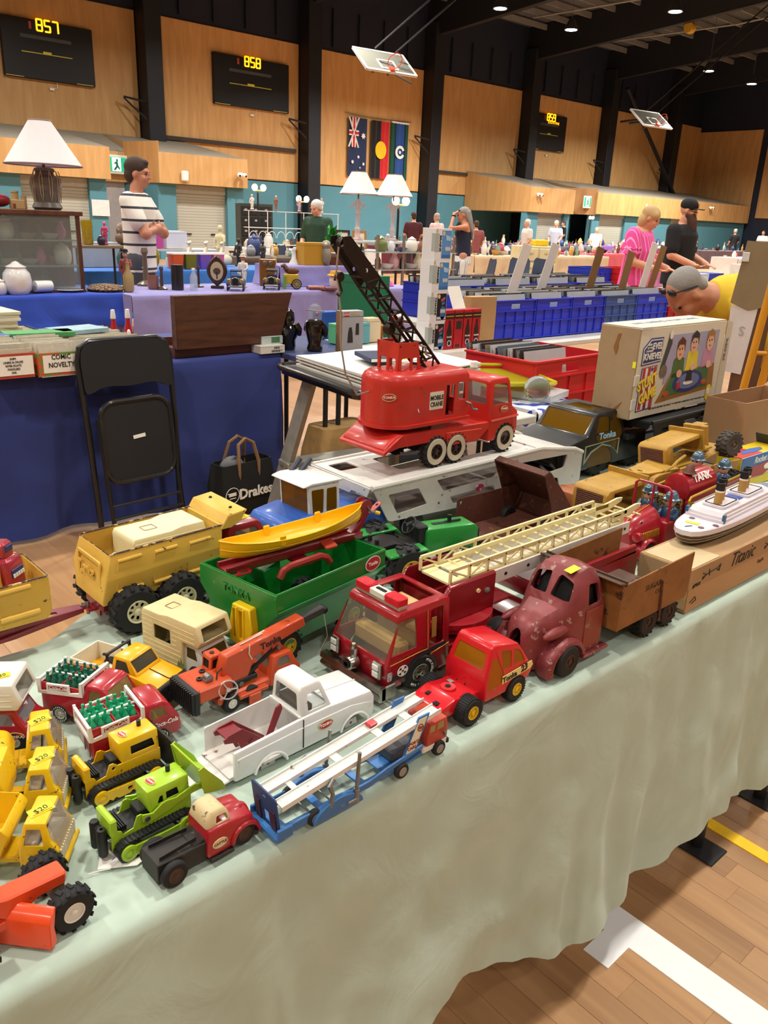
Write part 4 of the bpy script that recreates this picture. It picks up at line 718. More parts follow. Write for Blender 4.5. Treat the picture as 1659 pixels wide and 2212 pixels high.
# ---------------------------------------------------------------- orange mobile hydraulic crane
def hydraulic_crane():
 O=mat('c84c26',.35,wear=.08,wc='5a2a1c',coat=.3,dirt=.15);t=thing('toy_hydraulic_crane','orange toy crane truck with its long boom raised, black grille in front','toy crane',(.463,.902,TZ),2)
 part('chassis',MB().prism([(.03,.014),(.16,.014),(.165,.02),(.165,.03),(.03,.028)],-.025,.025,.003),O,t)
 shell(t,[(.118,.014),(.172,.014),(.174,.034),(.168,.040),(.158,.062),(.124,.062),(.118,.04)],.056,[arch(.15,.012,.017),side([(.13,.042),(.156,.042),(.151,.057),(.133,.057)],r=.002),MB().box((.166,0,.049),(.014,.044,.016)),fwd([(-.02,.043),(.02,.043),(.018,.056),(-.018,.056)],.11,.125,.002)],O,glass('e0d8c8',.1,.22),t=.002,bev=.003,f=taperf(.04,4))
 oval(t,near(.146,-.0288,.033),.010)
 for x in(.05,.085,.15):axle(t,x,.024,.0145,.011,mat('d8d4cc',.4),hr=.5)
 part('outrigger',MB().bx(.06,.11,-.034,.034,.018,.024,.001).box((.085,-.034,.012),(.02,.005,.018),.001).box((.085,.034,.012),(.02,.005,.018),.001),O,t)
 part('turntable',MB().lathe([(.024,.028),(.024,.034),(.02,.036)],(.055,0,0),n=24),BK,t)
 part('counterweight',MB().bx(-.005,.052,-.030,.030,.034,.057,.003),O,t)
 g=part('grille',MB().bx(-.012,-.004,-.032,.032,.02,.056,.001),BK,t)
 for i in range(12):part('grille_bar',MB().bx(-.0155,-.0115,-.0305+.0053*i,-.0275+.0053*i,.022,.055),BK,g)
 for px,py in((.012,-.004),(.026,.012)):part('vent_cap',MB().lathe([(.0035,.057),(.0045,.058),(.0045,.0595),(.002,.06),(.002,.0585)],(px,py,0),n=12),BK,t)
 part('winch',MB().lathe([(.004,-.006),(.006,-.005),(.006,.005),(.004,.006)],(.02,-.014,.0625),'y',12).box((.02,-.014,.059),(.012,.01,.005),.001),STEEL,t)
 part('operator_cab',cut(MB().prism([(.034,.036),(.064,.036),(.06,.078),(.038,.078)],.008,.03,.002),[side([(.04,.05),(.059,.05),(.056,.072),(.042,.072)],r=.002),fwd([(.011,.05),(.027,.05),(.027,.072),(.011,.072)],.02,.08,.002)]),O,t)
 part('cab_dark_fill',MB().prism([(.036,.038),(.062,.038),(.058,.075),(.04,.075)],.010,.028),DK,t);part('cab_hatch',MB().lathe([(.0035,.078),(.0035,.0795)],(.047,.018,0),n=10),BK,t)
 U=V((.99,0,.13)).normalized();P0=V((.05,-.008,.084))
 b=part('boom',MB().prism([(-.012,-.014),(0,.012),(.14,.013),(.142,-.004),(.045,-.012),(.036,-.03),(.02,-.05),(.006,-.05),(.002,-.03)],-.010,.010,.002,M=fr((.05,-.008,.082),U,(-.34,0,.94))@MX(((1,0,0,0),(0,0,-1,0),(0,1,0,0),(0,0,0,1))).inverted()if False else MX(((U.x,0,-U.z,.05),(0,1,0,-.008),(U.z,0,U.x,.074),(0,0,0,1)))),O,t)
 D=lambda a,h,y=0:V((.05,-.008+y,.074))+U*a+V((-U.z,0,U.x))*h
 part('inner_boom',MB().box((0,0,0),(.05,.014,.014),.002,M=fr(D(.158,.004),U,SY)),mat('3a3836',.5),b);part('boom_pulley',MB().lathe([(.004,-.008),(.006,-.006),(.006,.006),(.004,.008)],D(.184,.002),'y',12),BK,b)
 part('boom_cord',MB().tube([D(.07,.0135),D(.03,.0135)],.0012,5).tube([D(.185,-.002),D(.188,-.05),D(.165,-.075)],.0006,5).tube([D(.04,.0135,-.0105),D(.036,.0,-.0115),D(.04,-.012,-.0108)],.001,5),mat('d8c8b0',.8),b)
 text(b,'Tonka',fr(D(.076,-.001,-.0106),U,(-U.z,0,U.x)),.0145,mat('3a1a12',.5),bold=.03)
 part('boom_pin',MB().lathe([(.004,-.0125),(.004,.0125)],D(.016,-.042),'y',12).lathe([(.003,-.0125),(.003,.0125)],D(.088,-.016),'y',12),STEEL,b);part('lift_ram',MB().tube([D(.018,-.044,-.004),D(.05,-.03,-.004)],.0045,8).tube([D(.05,-.03,-.004),D(.088,-.016,-.004)],.003,8),BK,b);part('ram_bracket',MB().plate([(.08,-.018),(.096,-.018),(.094,-.006),(.082,-.006)],(),.012,fr((.05,-.008,.074),U,(-U.z,0,U.x))),O,b)
 spoked(t,fr((.04,-.034,.044),(.9,-.3,0),(.1,.2,1)),.0135,mat('c4c2bc',.3,.6))
 part('deck_rail',MB().bx(.05,.1,-.02,-.012,.034,.042,.001),BK,t);part('hook_lever',MB().tube([(.03,-.02,.058),(.034,-.016,.066),(.05,-.012,.07)],.0012,6),BK,t)
hydraulic_crane()
# ---------------------------------------------------------------- yellow six wheel dump truck carrying a cream camper shell
def dump_truck():
 t=thing('toy_dump_truck','large yellow and maroon toy dump truck with a cream camper shell in its bed','toy truck',(.475,1.255,TZ),1)
 MA=mat('8e1626',.35,coat=.3,dirt=.15);HUB=mat('dcd6b4',.45,dirt=.1)
 B=MB().loft([[(-.012,-.055,.052),(.205,-.055,.056),(.205,.055,.056),(-.012,.055,.052)],[(-.008,-.066,.1),(.212,-.066,.11),(.212,.066,.11),(-.008,.066,.1)],[(.004,-.060,.143),(.218,-.060,.149),(.218,.060,.149),(.004,.060,.143)]]);B.bev(.002)
 I=MB().loft([[(-.007,-.05,.06),(.2,-.05,.06),(.2,.05,.06),(-.007,.05,.06)],[(-.003,-.063,.1),(.208,-.063,.11),(.208,.063,.11),(-.003,.063,.1)],[(.008,-.058,.16),(.215,-.058,.16),(.215,.058,.16),(.008,.058,.16)]])
 bed=part('dump_bed',cut(B,[I]),OLDY,t)
 rm=MB().tube([(.004,-.0595,.1435),(.218,-.0595,.1495),(.218,.0595,.1495),(.004,.0595,.1435)],.0016,6,closed=True);part('worn_rim',rm,mat('d8c08c',.5,wear=.9,wc='4a3230',ws=90),bed)
 for i in range(3):
  x0=.012+.066*i;part('side_rib',MB().tube([(x0,-.0617,.076),(x0+.046,-.0623,.078)],.004,8).tube([(x0+.004,-.0633,.131),(x0+.046,-.0635,.133)],.003,8).tube([(x0,-.0617,.078),(x0+.004,-.0633,.13)],.002,6),OLDY,bed)
 part('tail_panel',MB().plate(rr(-.045,.045,.066,.128,.006),[rr(-.040,.040,.071,.123,.005)],.003,fr((-.0105,0,0),(0,-1,0),(.03,0,1))),OLDY,bed);text(bed,'Tonka',fr((-.0115,.004,.103),(0,-1,0),(.05,0,1)),.024,OLDY,ext=.0015,bold=.02)
 cp=MB().prism([(.212,.142),(.228,.166),(.268,.170),(.269,.167),(.230,.163),(.216,.142)],-.062,.062,.001)
 part('cab_canopy',cp,OLDY,bed);[part('canopy_end',MB().plate([(.214,.142),(.229,.164),(.267,.168),(.252,.150),(.234,.142)],(),.002,near(0,s*.062,0)),OLDY,bed)for s in(-1,1)]
 part('canopy_hole',MB().lathe([(.003,.0),(.003,.002)],M=fr((.25,.035,.1685),(1,0,.1),SY),n=10).lathe([(.003,.0),(.003,.002)],M=fr((.25,-.035,.1685),(1,0,.1),SY),n=10),DK,bed)
 part('chassis',MB().prism([(-.005,.03),(.02,.02),(.24,.02),(.32,.03),(.32,.05),(.2,.06),(-.005,.055)],-.034,.034,.003),MA,t)
 shell(t,[(.232,.03),(.335,.03),(.338,.07),(.325,.078),(.305,.134),(.297,.140),(.238,.140),(.232,.132)],.118,[arch(.29,.03,.043),side([(.246,.084),(.308,.084),(.294,.128),(.246,.128)],r=.006),MB().box((.325,0,.106),(.06,.096,.044))],MA,glass('dcd6c0',.1,.2),t=.003,bev=.006,f=taperf(.08,1.5),sg=2)
 part('seat',MB().box((.26,-.02,.085),(.03,.04,.03),.006).box((.248,-.02,.105),(.012,.04,.05),.005).tube([(.29,-.02,.08),(.28,-.02,.1)],.004,6),mat('d8cca8',.6),t)
 sticker(t,topf(.28,-.028,.1408,10),.014,.007,'$70')
 for x in(.036,.125,.29):axle(t,x,.067,.041,.036,HUB,hr=.5,holes=8,lugs=15,hole_r=.15)
 part('rivet',MB().lathe([(.0025,-.036),(.0025,-.0345)],(.175,0,.045),'y',10),CHR,t)
 part('tow_bracket',MB().bx(-.02,.0,-.012,.012,.028,.032).bx(-.004,.0,-.02,.02,.02,.05),MA,t);part('hitch_pin',MB().cyl((-.016,0,.02),(-.016,0,.042),.003,n=8),STEEL,t)
 c=thing('camper_shell','cream plastic toy camper shell lying in the bed of the yellow dump truck','toy camper',(.532,1.262,TZ+.064),3)
 b=camper_body(c,.0,.125,.15,.078,.0,.045,.088,mat('e4dcae',.45,dirt=.06),notch=True)
 part('spare_wheel',MB().ell((-.006,.016,.03),(.007,.016,.016),12,8).ell((-.005,-.014,.022),(.006,.02,.01),12,8),mat('e4dcae',.45),c)
dump_truck()
# ---------------------------------------------------------------- yellow trailer with a tin robot in it
def trailer():
 t=thing('toy_dump_trailer','yellow toy dump trailer with a maroon drawbar, hitched to the dump truck','toy trailer',(.205,1.262,TZ),1);MA=mat('8a1a30',.35,coat=.3,dirt=.15)
 B=MB().prism(rp([(-.1,.055),(.172,.055),(.18,.066),(.18,.128),(-.1,.122)],.006),-.056,.056,.002);part('dump_bed',cut(B,[MB().bx(-.2,.176,-.053,.053,.06,.2)]),OLDY,t)
 part('worn_rim',MB().tube([(-.1,-.055,.122),(.179,-.055,.128),(.179,.055,.128),(-.1,.055,.122)],.0016,6),mat('e0c48c',.5,wear=.8,wc='4a3230',ws=90),t)
 part('side_rib',MB().tube([(.10,-.0563,.118),(.15,-.0563,.119)],.004,8).tube([(.10,-.0563,.072),(.16,-.0563,.073)],.005,8).tube([(.10,-.0563,.074),(.10,-.0563,.117)],.002,6),OLDY,t)
 part('drawbar',MB().plate([(.1,-.04),(.25,-.008),(.262,0),(.25,.008),(.1,.04)],[[(.15,-.018),(.205,-.004),(.205,.004),(.15,.018)]],.004,T(z=.03)),MA,t);part('drawbar_lip',MB().plate([(.0,0),(.25,0),(.25,-.008),(.13,-.02),(0,-.022)],(),.003,fr((.0,-.046,.05),(.25,.036,-.018),SZ)),MA,t)
 part('hitch_eye',MB().lathe([(.007,.028),(.007,.034)],(.252,0,0),n=14),STEEL,t);part('chassis',MB().bx(-.1,.13,-.03,.03,.03,.055,.003),MA,t)
 axle(t,-.03,.06,.038,.03,mat('dcd6b4',.45),hr=.5,holes=8,lugs=15)
 r=thing('tin_robot','purple and red tin toy robot with yellow arms standing in the yellow trailer','toy robot',(.345,1.262,TZ+.060),0,rot=(0,-6,-50));P=mat('a83444',.25,.3,coat=.5,dirt=.1)
 part('body',MB().loft([[(x*k,y*k2,z)for x,y in rr(-.018,.018,-.021,.021,.007)]for z,k,k2 in((.022,.8,.8),(.028,1,1),(.075,1.05,1.08),(.088,.95,1),(.093,.7,.7))]),P,r)
 part('head',MB().loft([[(x*k,y*k,z)for x,y in rr(-.012,.012,-.013,.013,.005)]for z,k in((.092,.9),(.096,1),(.114,1),(.119,.7))]),P,r);part('face_plate',MB().box((.0125,0,.107),(.003,.018,.01),.001),mat('27407a',.2,.4),r)
 part('ear_hoop',MB().tube([(0,-.014+.0,.108+.0)]+[(0,-.016-.007*math.sin(R(a)),.108-.008*math.cos(R(a)))for a in range(0,181,20)],.002,6),mat('c84a50',.3),r)
 part('chest_dial',MB().box((.0195,0,.067),(.002,.03,.014),.001),mat('243a70',.3),r);
 for i in range(5):part('gauge',MB().box((.021,-.012+.006*i,.064),(.002,.004,.006)),mat('e8e4dc',.4),r)
 part('belt_plate',MB().box((.0185,0,.041),(.003,.028,.01),.001),mat('2a6a80',.3),r)
 for s in(-1,1):
  part('arm',MB().tube([(0,s*.023,.086),(0,s*.027,.078),(0,s*.028,.06),(.002,s*.027,.044)],[.006,.0075,.0065,.005],10),mat('cc9a30',.4),r);part('hand',MB().ell((.002,s*.027,.036),(.005,.004,.008),10,7),mat('2c5aa8',.25,.5),r)
  part('leg',MB().bx(-.01,.012,s*.011-.008,s*.011+.008,0,.024,.003),mat('2a2226',.4),r)
trailer()
# ---------------------------------------------------------------- paper tags
def tag_paper(x,y,rz,label,w=.03,h=.016,sc=True):
 return solo('paper_price_tag',MB().plate([(-w,-h),(w*.6,-h),(w,-h*.4),(w,h*.4),(w*.6,h),(-w,h)],[ov(.002,.002,8,(w*.85,0))],.0006),LAB_W,label,'price tag',(x,y,TZ+.0005),rz)
tag_paper(.405,.79,18,'white paper price tag beside the yellow bulldozer blade',.024,.018)
tag_paper(.43,.765,8,'blank white paper price tag with a punched hole behind the white pickup')
t=tag_paper(.275,.712,-20,'white paper tag with blue pen marks under the lime bulldozer',.026,.02);t.rotation_euler=(R(0),R(0),R(-30))
part('pen_mark',MB().tube([(-.012,-.008,.0006),(-.004,.002,.0006),(-.01,.004,.0006),(0,-.006,.0006),(.006,.004,.0006),(.002,.006,.0006)],.0004,4),mat('3a3a98',.5),t)
solo('tag_string',MB().tube([(.232,.707,.7435),(.243,.704,.7438),(.253,.70,.7436),(.263,.704,.7438),(.27,.705,.7438)],.0008,5),mat('e4e2da',.8),'white looped tag string on the cloth beside the lime bulldozer','string')
# ---------------------------------------------------------------- green grain hopper trailer
RUST=mat('5a3024',.7,wear=.3,wc='7a4a30',dirt=.35,ds=25,ws=50);RUST2=mat('8e5c2c',.6,wear=.22,wc='4a3020',dirt=.35,ds=20,ws=35)
def hopper():
 G=mat('137a2c',.3,coat=.4,dirt=.12,wear=.03,wc='60805c');t=thing('toy_hopper_trailer','big green toy grain hopper trailer with a yellow end chute','toy trailer',(.603,1.0,TZ),9)
 ring=lambda x,k=0:[(x,-.088+k,.141+k*3),(x,-.088+k,.112),(x,-.066+k,.088),(x,-.066+k,.04+k),(x,.066-k,.04+k),(x,.066-k,.088),(x,.088-k,.112),(x,.088-k,.141+k*3)]
 part('hopper_box',cut(MB().loft([ring(0),ring(.256)]),[MB().loft([ring(.003,.003),ring(.253,.003)])]),G,t)
 part('rim',MB().tube([(0,-.087,.141),(.256,-.087,.141),(.256,.087,.141),(0,.087,.141)],.002,6,closed=True),G,t)
 part('side_lip',MB().prism([(-.068,.034),(-.064,.034),(-.064,.088),(-.090,.113),(-.092,.112),(-.068,.088)],.0,.256,.0005,'x'),G,t)
 part('inner_step',MB().prism([(.10,.05),(.12,.05),(.12,.128),(.08,.118)],.03,.084,.002),G,t)
 part('end_frame',MB().plate([(-.09,.141),(-.09,.108),(-.068,.085),(-.068,.03),(.068,.03),(.068,.085),(.09,.108),(.09,.141)],(),.003,fr((-.002,0,0),(0,-1,0),SZ)),G,t)
 text(t,'TONKA',fr((-.0045,.0,.120),(0,-1,0),SZ),.018,G,ext=.0012)
 c=mat('e8c418',.4,dirt=.06);part('chute',cut(MB().prism([(-.045,.108),(-.005,.108),(.003,.075),(.003,.04),(-.04,.034),(-.05,.07)],-.018,-.002,.002,'x'),[MB().bx(-.02,-.012,-.03,-.02,.05,.1).bx(-.02,-.012,-.012,-.006,.05,.1)]),c,t)
 part('chute_fin',MB().bx(-.02,-.003,-.018,-.015,.03,.104).bx(-.02,-.003,-.034,-.031,.036,.104),c,t)
 o=oval(t,near(.222,-.0892,.126),.0185,'Tonka','c02028','d8d4cc',k=1.5)
 for x in(.045,.2):
  part('leg_post',MB().bx(x-.012,x+.012,-.05,.05,.02,.05,.002),G,t);axle(t,x,.058,.029,.022,mat('d8b420',.4),hr=.52,holes=6,lugs=14)
 part('tow_bar',MB().bx(.24,.34,-.008,.008,.03,.038,.002),BK,t)
hopper()
def boat():
 M=mat('8c1a24',.35,coat=.3,dirt=.1);t=thing('toy_boat_trailer','dark red toy boat trailer lying across the green hopper','toy trailer',(.606,1.052,.884),0,rot=(0,-1.5,-3))
 part('bed',MB().prism([(-.016,-.008),(-.013,-.011),(.013,-.011),(.016,-.008),(.018,.003),(.013,.003),(.012,-.004),(-.012,-.004),(-.013,.003),(-.018,.003)],0,.27,0,'x'),M,t)
 for s in(-1,1):part('rear_flange',MB().plate([(.0,0),(.03,0),(.038,.010),(.034,.016),(.014,.016),(.01,.006),(0,.006)],[rr(.016,.03,.005,.012,.002)],.002,T(.002,s*.018+(0 if s>0 else-.016),-.006)),M,t)
 part('bow_post',MB().prism([(.25,.0),(.27,-.002),(.292,.03),(.288,.046),(.276,.044),(.272,.02)],-.008,.008,.002),M,t);part('winch_drum',MB().lathe([(.012,-.01),(.012,-.008),(.006,-.007),(.006,.007),(.012,.008),(.012,.010)],(.284,0,.047),'y',16),M,t)
 part('crank',MB().tube([(.284,-.011,.047),(.29,-.013,.036),(.298,-.016,.034)],.0022,6),STEEL,t);part('crank_grip',MB().cyl((.298,-.016,.034),(.306,-.019,.031),.0035,n=8),YEL,t)
 part('tow_eye',MB().plate(rr(0,.03,-.006,.006,.005),[ov(.003,.003,10,(.022,0))],.002,fr((.296,.0,.028),(.8,0,.5),SY)),mat('b85a50',.5),t)
 for s in(-1,1):part('mudguard',MB().tube([(.085,s*.036,-.030),(.092,s*.036,-.018),(.105,s*.036,-.013),(.165,s*.036,-.010),(.178,s*.036,-.016),(.185,s*.036,-.026)],.0065,8),mat('9c2a24',.4,coat=.3),t)
 part('axle_frame',MB().bx(.12,.15,-.04,.04,-.018,-.012,.001),M,t);part('roller_tab',MB().plate(rr(-.012,.012,-.012,.012,.003),(),.003,T(.19,-.025,.002,rx=15)),mat('b8402c',.4),t)
 c=thing('toy_canoe','bright yellow plastic toy canoe resting on the dark red boat trailer','toy boat',(.606,1.050,.886),0,rot=(0,-2.5,-3));Y=mat('f0bc08',.35,dirt=.03,coat=.2)
 L,rings,inner=.285,[],[]
 for i in range(15):
  u=i/14;x=L*u-.004;w=.030*math.sin(pi*min(max(u,.0),1))**.62+.0012;zk=.004+.012*abs(2*u-1)**5;zt=.029+.016*abs(2*u-1)**2.4
  rings.append([(x+(.0 if k else 0),w*math.sin(R(a)),zt-(zt-zk)*math.cos(R(a)))for k,a in enumerate(range(-90,91,15))])
  inner.append([(x,(w-.0016)*math.sin(R(a)),zt+.0005-(zt-zk-.002)*math.cos(R(a)))for a in range(-90,91,15)])
 hull=MB();n=13
 for rs,fl in((rings,0),(inner,1)):
  o=len(hull.v);[hull.v.extend(r)for r in rs]
  for j in range(14):
   for i in range(n-1):f=(o+j*n+i,o+j*n+i+1,o+(j+1)*n+i+1,o+(j+1)*n+i);hull.f.append(f[::-1]if fl else f)
 part('hull',hull,Y,c,ang=60);
 for s in(0,-1):part('gunwale',MB().tube([r[s]for r in rings],.0014,6),Y,c)
 part('rub_line',MB().tube([(p[2][0],p[2][1]*1.01,p[2][2])for p in rings],.0009,5),Y,c)
 for u,s in((5,0),(5,-1),(10,-1)):p=inner[u][s];part('rowlock',MB().box((p[0],p[1]*.96,p[2]-.002),(.012,.005,.02),.002),Y,c)
boat()
# ---------------------------------------------------------------- fire engine with ladder trailer
def fire_engine():
 t=thing('toy_fire_engine','large red toy ladder fire engine with chrome bumper and cream ladder','toy fire engine',(.698,.822,TZ),180);t.scale=(1.08,1.08,.90)
 r=mat('981420',.3,wear=.04,wc='b88a7a',ws=200,coat=.4,dirt=.14);GOLD=mat('b8943c',.4,.5);SILV=CHR
 # local x runs forward (towards the bumper at 0), y positive faces the camera
 P=[(-.128,.022),(-.006,.022),(-.004,.066),(-.022,.118),(-.030,.146),(-.036,.150),(-.128,.150),(-.131,.145)]
 shell(t,P,.122,[arch(-.070,.028,.037),side([(-.064,.080),(-.014,.080),(-.031,.136),(-.062,.136)],r=.003),side([(-.118,.070),(-.088,.070),(-.092,.138),(-.118,.138)],r=.005),MB().box((-.012,0,.104),(.05,.108,.064),M=T()),MB().bx(-.118,-.056,-.036,.036,.14,.17)],r,glass('e2e0cc',.08,.12),t=.003,bev=.005,f=taperf(.07,1.9),sg=2,extra=[MB().bx(-.118,-.056,-.036,.036,.13,.17),MB().bx(-.14,-.08,-.2,.2,.05,.2)])
 part('seat_bench',MB().bx(-.10,-.075,-.045,.045,.06,.10,.004).bx(-.06,-.035,-.048,.048,.058,.088,.004),mat('c8a46c',.5,dirt=.1),t);part('roof_seat',MB().bx(-.112,-.068,-.030,.02,.122,.128,.002),mat('d0b078',.5),t)
 B=part('bumper',MB().loft([[(x,y,z)for x,z in((.0,.010),(.010,.010),(.013,.016),(.010,.022),(.013,.028),(.010,.036),(.0,.036))]for y in(-.066,.066)]),CHR,t)
 part('bumper_end',MB().bx(-.02,.008,.062,.066,.01,.036,.003).bx(-.02,.008,-.066,-.062,.01,.036,.003),CHR,B)
 for y in(-.046,.046):
  h=part('headlamp',MB().box((.0,y,.057),(.006,.017,.030),.002),CHR,t);part('lamp_lens',MB().box((.0035,y,.064),(.003,.012,.010),.001),mat('d8d8d0',.15),h);part('lamp_lens',MB().box((.0035,y,.051),(.003,.012,.010),.001),mat('d8d8d0',.15),h)
 b=part('siren',MB().lathe([(.011,-.004),(.012,.004),(.011,.011),(.004,.013)],(.004,0,.050),'x',18).box((.003,0,.067),(.006,.012,.018),.002).lathe([(.004,0),(.005,.006),(.003,.010)],(.004,0,.074),n=10),CHR,t);part('siren_ring',MB().lathe([(.008,.0135),(.0065,.0142),(.004,.0135)],(.004,0,.05),'x',16),DK,b)
 l=part('light_bar',MB().bx(-.052,-.036,-.046,.046,.150,.157,.001),mat('b8b0a0',.4,.4),t);rl=mat('d4182a',.15,dirt=.2,ds=200,bump=.4,bs=600)
 for s in(-1,1):part('red_lens',MB().bx(-.054,-.034,s*.031-.015,s*.031+.015,.156,.171,.002),rl,l)
 part('lamp_body',MB().bx(-.053,-.035,-.016,.016,.156,.167,.001),mat('d8d4c4',.4),l);part('lamp_slot',MB().plate(rr(-.010,.010,-.003,.003,.002),[],.001,T(-.044,0,.1675,rz=90)),DK,l)
 yy=.0612
 part('gold_line',MB().tube([(-.010,yy,.068),(-.066,yy,.072),(-.082,yy,.072),(-.084,.0545,.140)],.0007,5).tube([(-.124,yy,.03),(-.124,yy,.068),(-.088,yy,.060)],.0007,5),GOLD,t)
 part('side_stripe',MB().plate([(-.012,.036),(-.038,.036),(-.06,.058),(-.085,.064),(-.118,.066),(-.118,.074),(-.08,.072),(-.056,.064),(-.036,.046),(-.012,.046)],(),.0005,near180(0,0,0)@MX.Identity(4)if False else fr((0,.0613,0),(1,0,0),(0,0,1))@MX.Diagonal((1,1,-1,1))),mat('2c2a30',.5),t)
 o=part('cross_emblem',MB().plate(ov(.010,.010,20),[ov(.0084,.0084,20)],.0006).plate([(-.003,-.008),(.003,-.008),(.0015,0),(.003,.008),(-.003,.008),(-.0015,0)],(),.0006).plate([(-.008,-.003),(-.008,.003),(0,.0015),(.008,.003),(.008,-.003),(0,-.0015)],(),.0006),LAB_W,t,M=near180(-.034,.0618,.050));o['label']='white fire service cross emblem'
 part('vent_panel',MB().plate(rr(-.103,-.094,.085,.122,.001),(),.001,fr((0,.0577,0),SX,(0,-.03,1))),mat('b09048',.4,.4),t)
 part('checker_decal',MB().plate(rr(-.014,-.006,.040,.056,.001),(),.0006,fr((0,.0616,0),SX,SZ)),spots('d8d4cc','5a5658',900,.5),t)
 part('chassis',MB().bx(-.31,-.02,-.045,.045,.022,.040,.003),r,t)
 part('side_tank',MB().prism([(-.128,.022),(-.165,.022),(-.165,.050),(-.14,.058),(-.128,.058)],-.058,.058,.002),r,t)
 for i in range(3):part('louvre',MB().bx(-.16,-.133,.058,.0595,.030+.008*i,.033+.008*i),DRED,t)
 part('deck',cut(MB().prism([(-.130,.058),(-.150,.040),(-.165,.030),(-.34,.030),(-.352,.048),(-.33,.058),(-.16,.056)],-.062,.062,.003),[arch(-.248,.028,.039)]),r,t)
 part('turntable',MB().lathe([(.066,.076),(.066,.084),(.070,.086),(.070,.096),(.064,.098),(.03,.097)],(-.182,0,0),n=36),r,t)
 bx=part('ladder_box',cut(MB().prism([(-.124,.096),(-.236,.096),(-.236,.168),(-.134,.168),(-.122,.146)],-.048,.048,.003),[MB().bx(-.4,-.128,-.042,.042,.104,.3),MB().bx(-.133,-.1,-.042,.042,.142,.3)]),mat('86101c',.3,coat=.4,dirt=.1),t)
 part('box_stud',MB().lathe([(.006,.0478),(.006,.05),(.001,.053)],(-.215,0,.136),'y',12).lathe([(.003,-.123),(.003,-.117),(.001,-.115)],(0,.02,.12),'x',10),STEEL,bx)
 CR=mat('e6d7a0',.45,dirt=.05);WB=mat('dedad2',.4,dirt=.08)
 LX0,LX1=-.150,-.615
 part('lower_beam',MB().bx(LX1,LX0-.09,.034,.037,.134,.160).bx(LX1,LX0-.09,-.037,-.034,.134,.160).bx(LX1,LX0-.09,-.036,.036,.134,.137),WB,t)
 rv=MB();[rv.lathe([(.0032,.037),(.0032,.0378)],(LX0-.12-.055*i,0,.147),'y',10)for i in range(8)];part('beam_rivet',rv,DK,t)['kind']='stuff'
 lad=part('ladder',MB(),None,t)if False else None
 for s in(-1,1):
  y=s*.0315;a=MB().bx(LX1+.02,LX0,y-.002,y+.002,.184,.190).bx(LX1+.02,LX0,y-.002,y+.002,.160,.165)
  n=11
  for i in range(n+1):x=LX0-(LX0-LX1-.02)*i/n;a.bx(x-.0018,x+.0018,y-.002,y+.002,.162,.187)
  for i in range(n):x0=LX0-(LX0-LX1-.02)*i/n;x1=LX0-(LX0-LX1-.02)*(i+1)/n;a.tube([(x0,y,.163),(x1,y,.186)]if i%2 else[(x0,y,.186),(x1,y,.163)],.0018,5)
  part('ladder_side',a,CR,t)
  part('inner_rail',MB().bx(LX1-.01,LX0-.06,s*.020-.002,s*.020+.002,.172,.180),CR,t)
  part('ladder_tip',MB().plate([(LX1+.03,.160),(LX1-.02,.166),(LX1-.052,.176),(LX1-.056,.184),(LX1-.04,.186),(LX1+.0,.180),(LX1+.03,.190)],[ov(.0025,.0025,8,(LX1-.046,.179))],.004,fr((0,s*.02,0),SX,SZ)),CR,t)
 for i in range(17):part('rung',MB().cyl((LX0-.03-.03*i,-.031,.1625),(LX0-.03-.03*i,.031,.1625),.0022,n=6),CR,t)
 part('ladder_pivot',MB().cyl((-.195,-.05,.142),(-.195,.05,.142),.004,n=10).bx(LX0-.0,LX0-.08,-.028,.028,.158,.162),CR,t);part('pivot_pin',MB().cyl((-.18,-.02,.162),(-.18,.02,.162),.003,n=8),STEEL,t)
 part('trailer_body',MB().prism([(-.36,.050),(-.42,.020),(-.63,.020),(-.63,.095),(-.36,.085)],-.056,.056,.003),r,t)
 part('deck_rail',MB().bx(-.62,-.36,.048,.056,.085,.106,.002).bx(-.62,-.36,-.056,-.048,.085,.106,.002),r,t)
 part('hydrant_block',MB().prism([(-.335,.06),(-.365,.06),(-.360,.100),(-.340,.100)],.03,.05,.002).bx(-.42,-.38,.03,.05,.085,.102,.002).bx(-.41,-.39,.028,.052,.100,.110,.002),r,t)
 part('door_outline',MB().plate(rr(-.5,-.39,.03,.082,.004),[rr(-.497,-.393,.033,.079,.003)],.001,fr((0,.0565,0),SX,SZ)).plate(rr(-.475,-.41,.038,.075,.003),[rr(-.473,-.412,.040,.073,.003)],.001,fr((0,.0565,0),SX,SZ)),GOLD,t)
 part('tread_plate',MB().bx(-.46,-.33,.05,.06,.016,.022),mat('7a7672',.4,.7,bump=.5,bs=900),t)
 for x in(-.07,-.248):
  for s in(-1,1):
   q=wheel(t,x,s*.050,.031,.022,CHR,hr=.5,holes=8)
   if s>0 and x>-.1:
    for k,(w_,a0)in enumerate((('NYLINT',215),('METAL MUSCLE',20))):
     for i,ch in enumerate(w_):a=R(a0+(60 if k==0 else 78)*.5-(60 if k==0 else 78)*i/(len(w_)-1))if k else R(a0+10+60*i/5);text(q,ch,fr((-.0232*math.cos(a),.0114,.0232*math.sin(a)),(-math.sin(a),0,-math.cos(a))if k else(math.sin(a)*1,0,math.cos(a)),(-math.cos(a),0,math.sin(a))if k else(math.cos(a),0,-math.sin(a))),.0055,LAB_W,bold=.03)
 for x in(-.50,-.57):axle(t,x,.05,.031,.022,CHR,hr=.5)
 for c in t.children:
  if c.name.split('.')[0]in('turntable','ladder_box','ladder_side','inner_rail','ladder_tip','rung','ladder_pivot','pivot_pin','lower_beam','beam_rivet'):c.location.z-=.006
fire_engine()
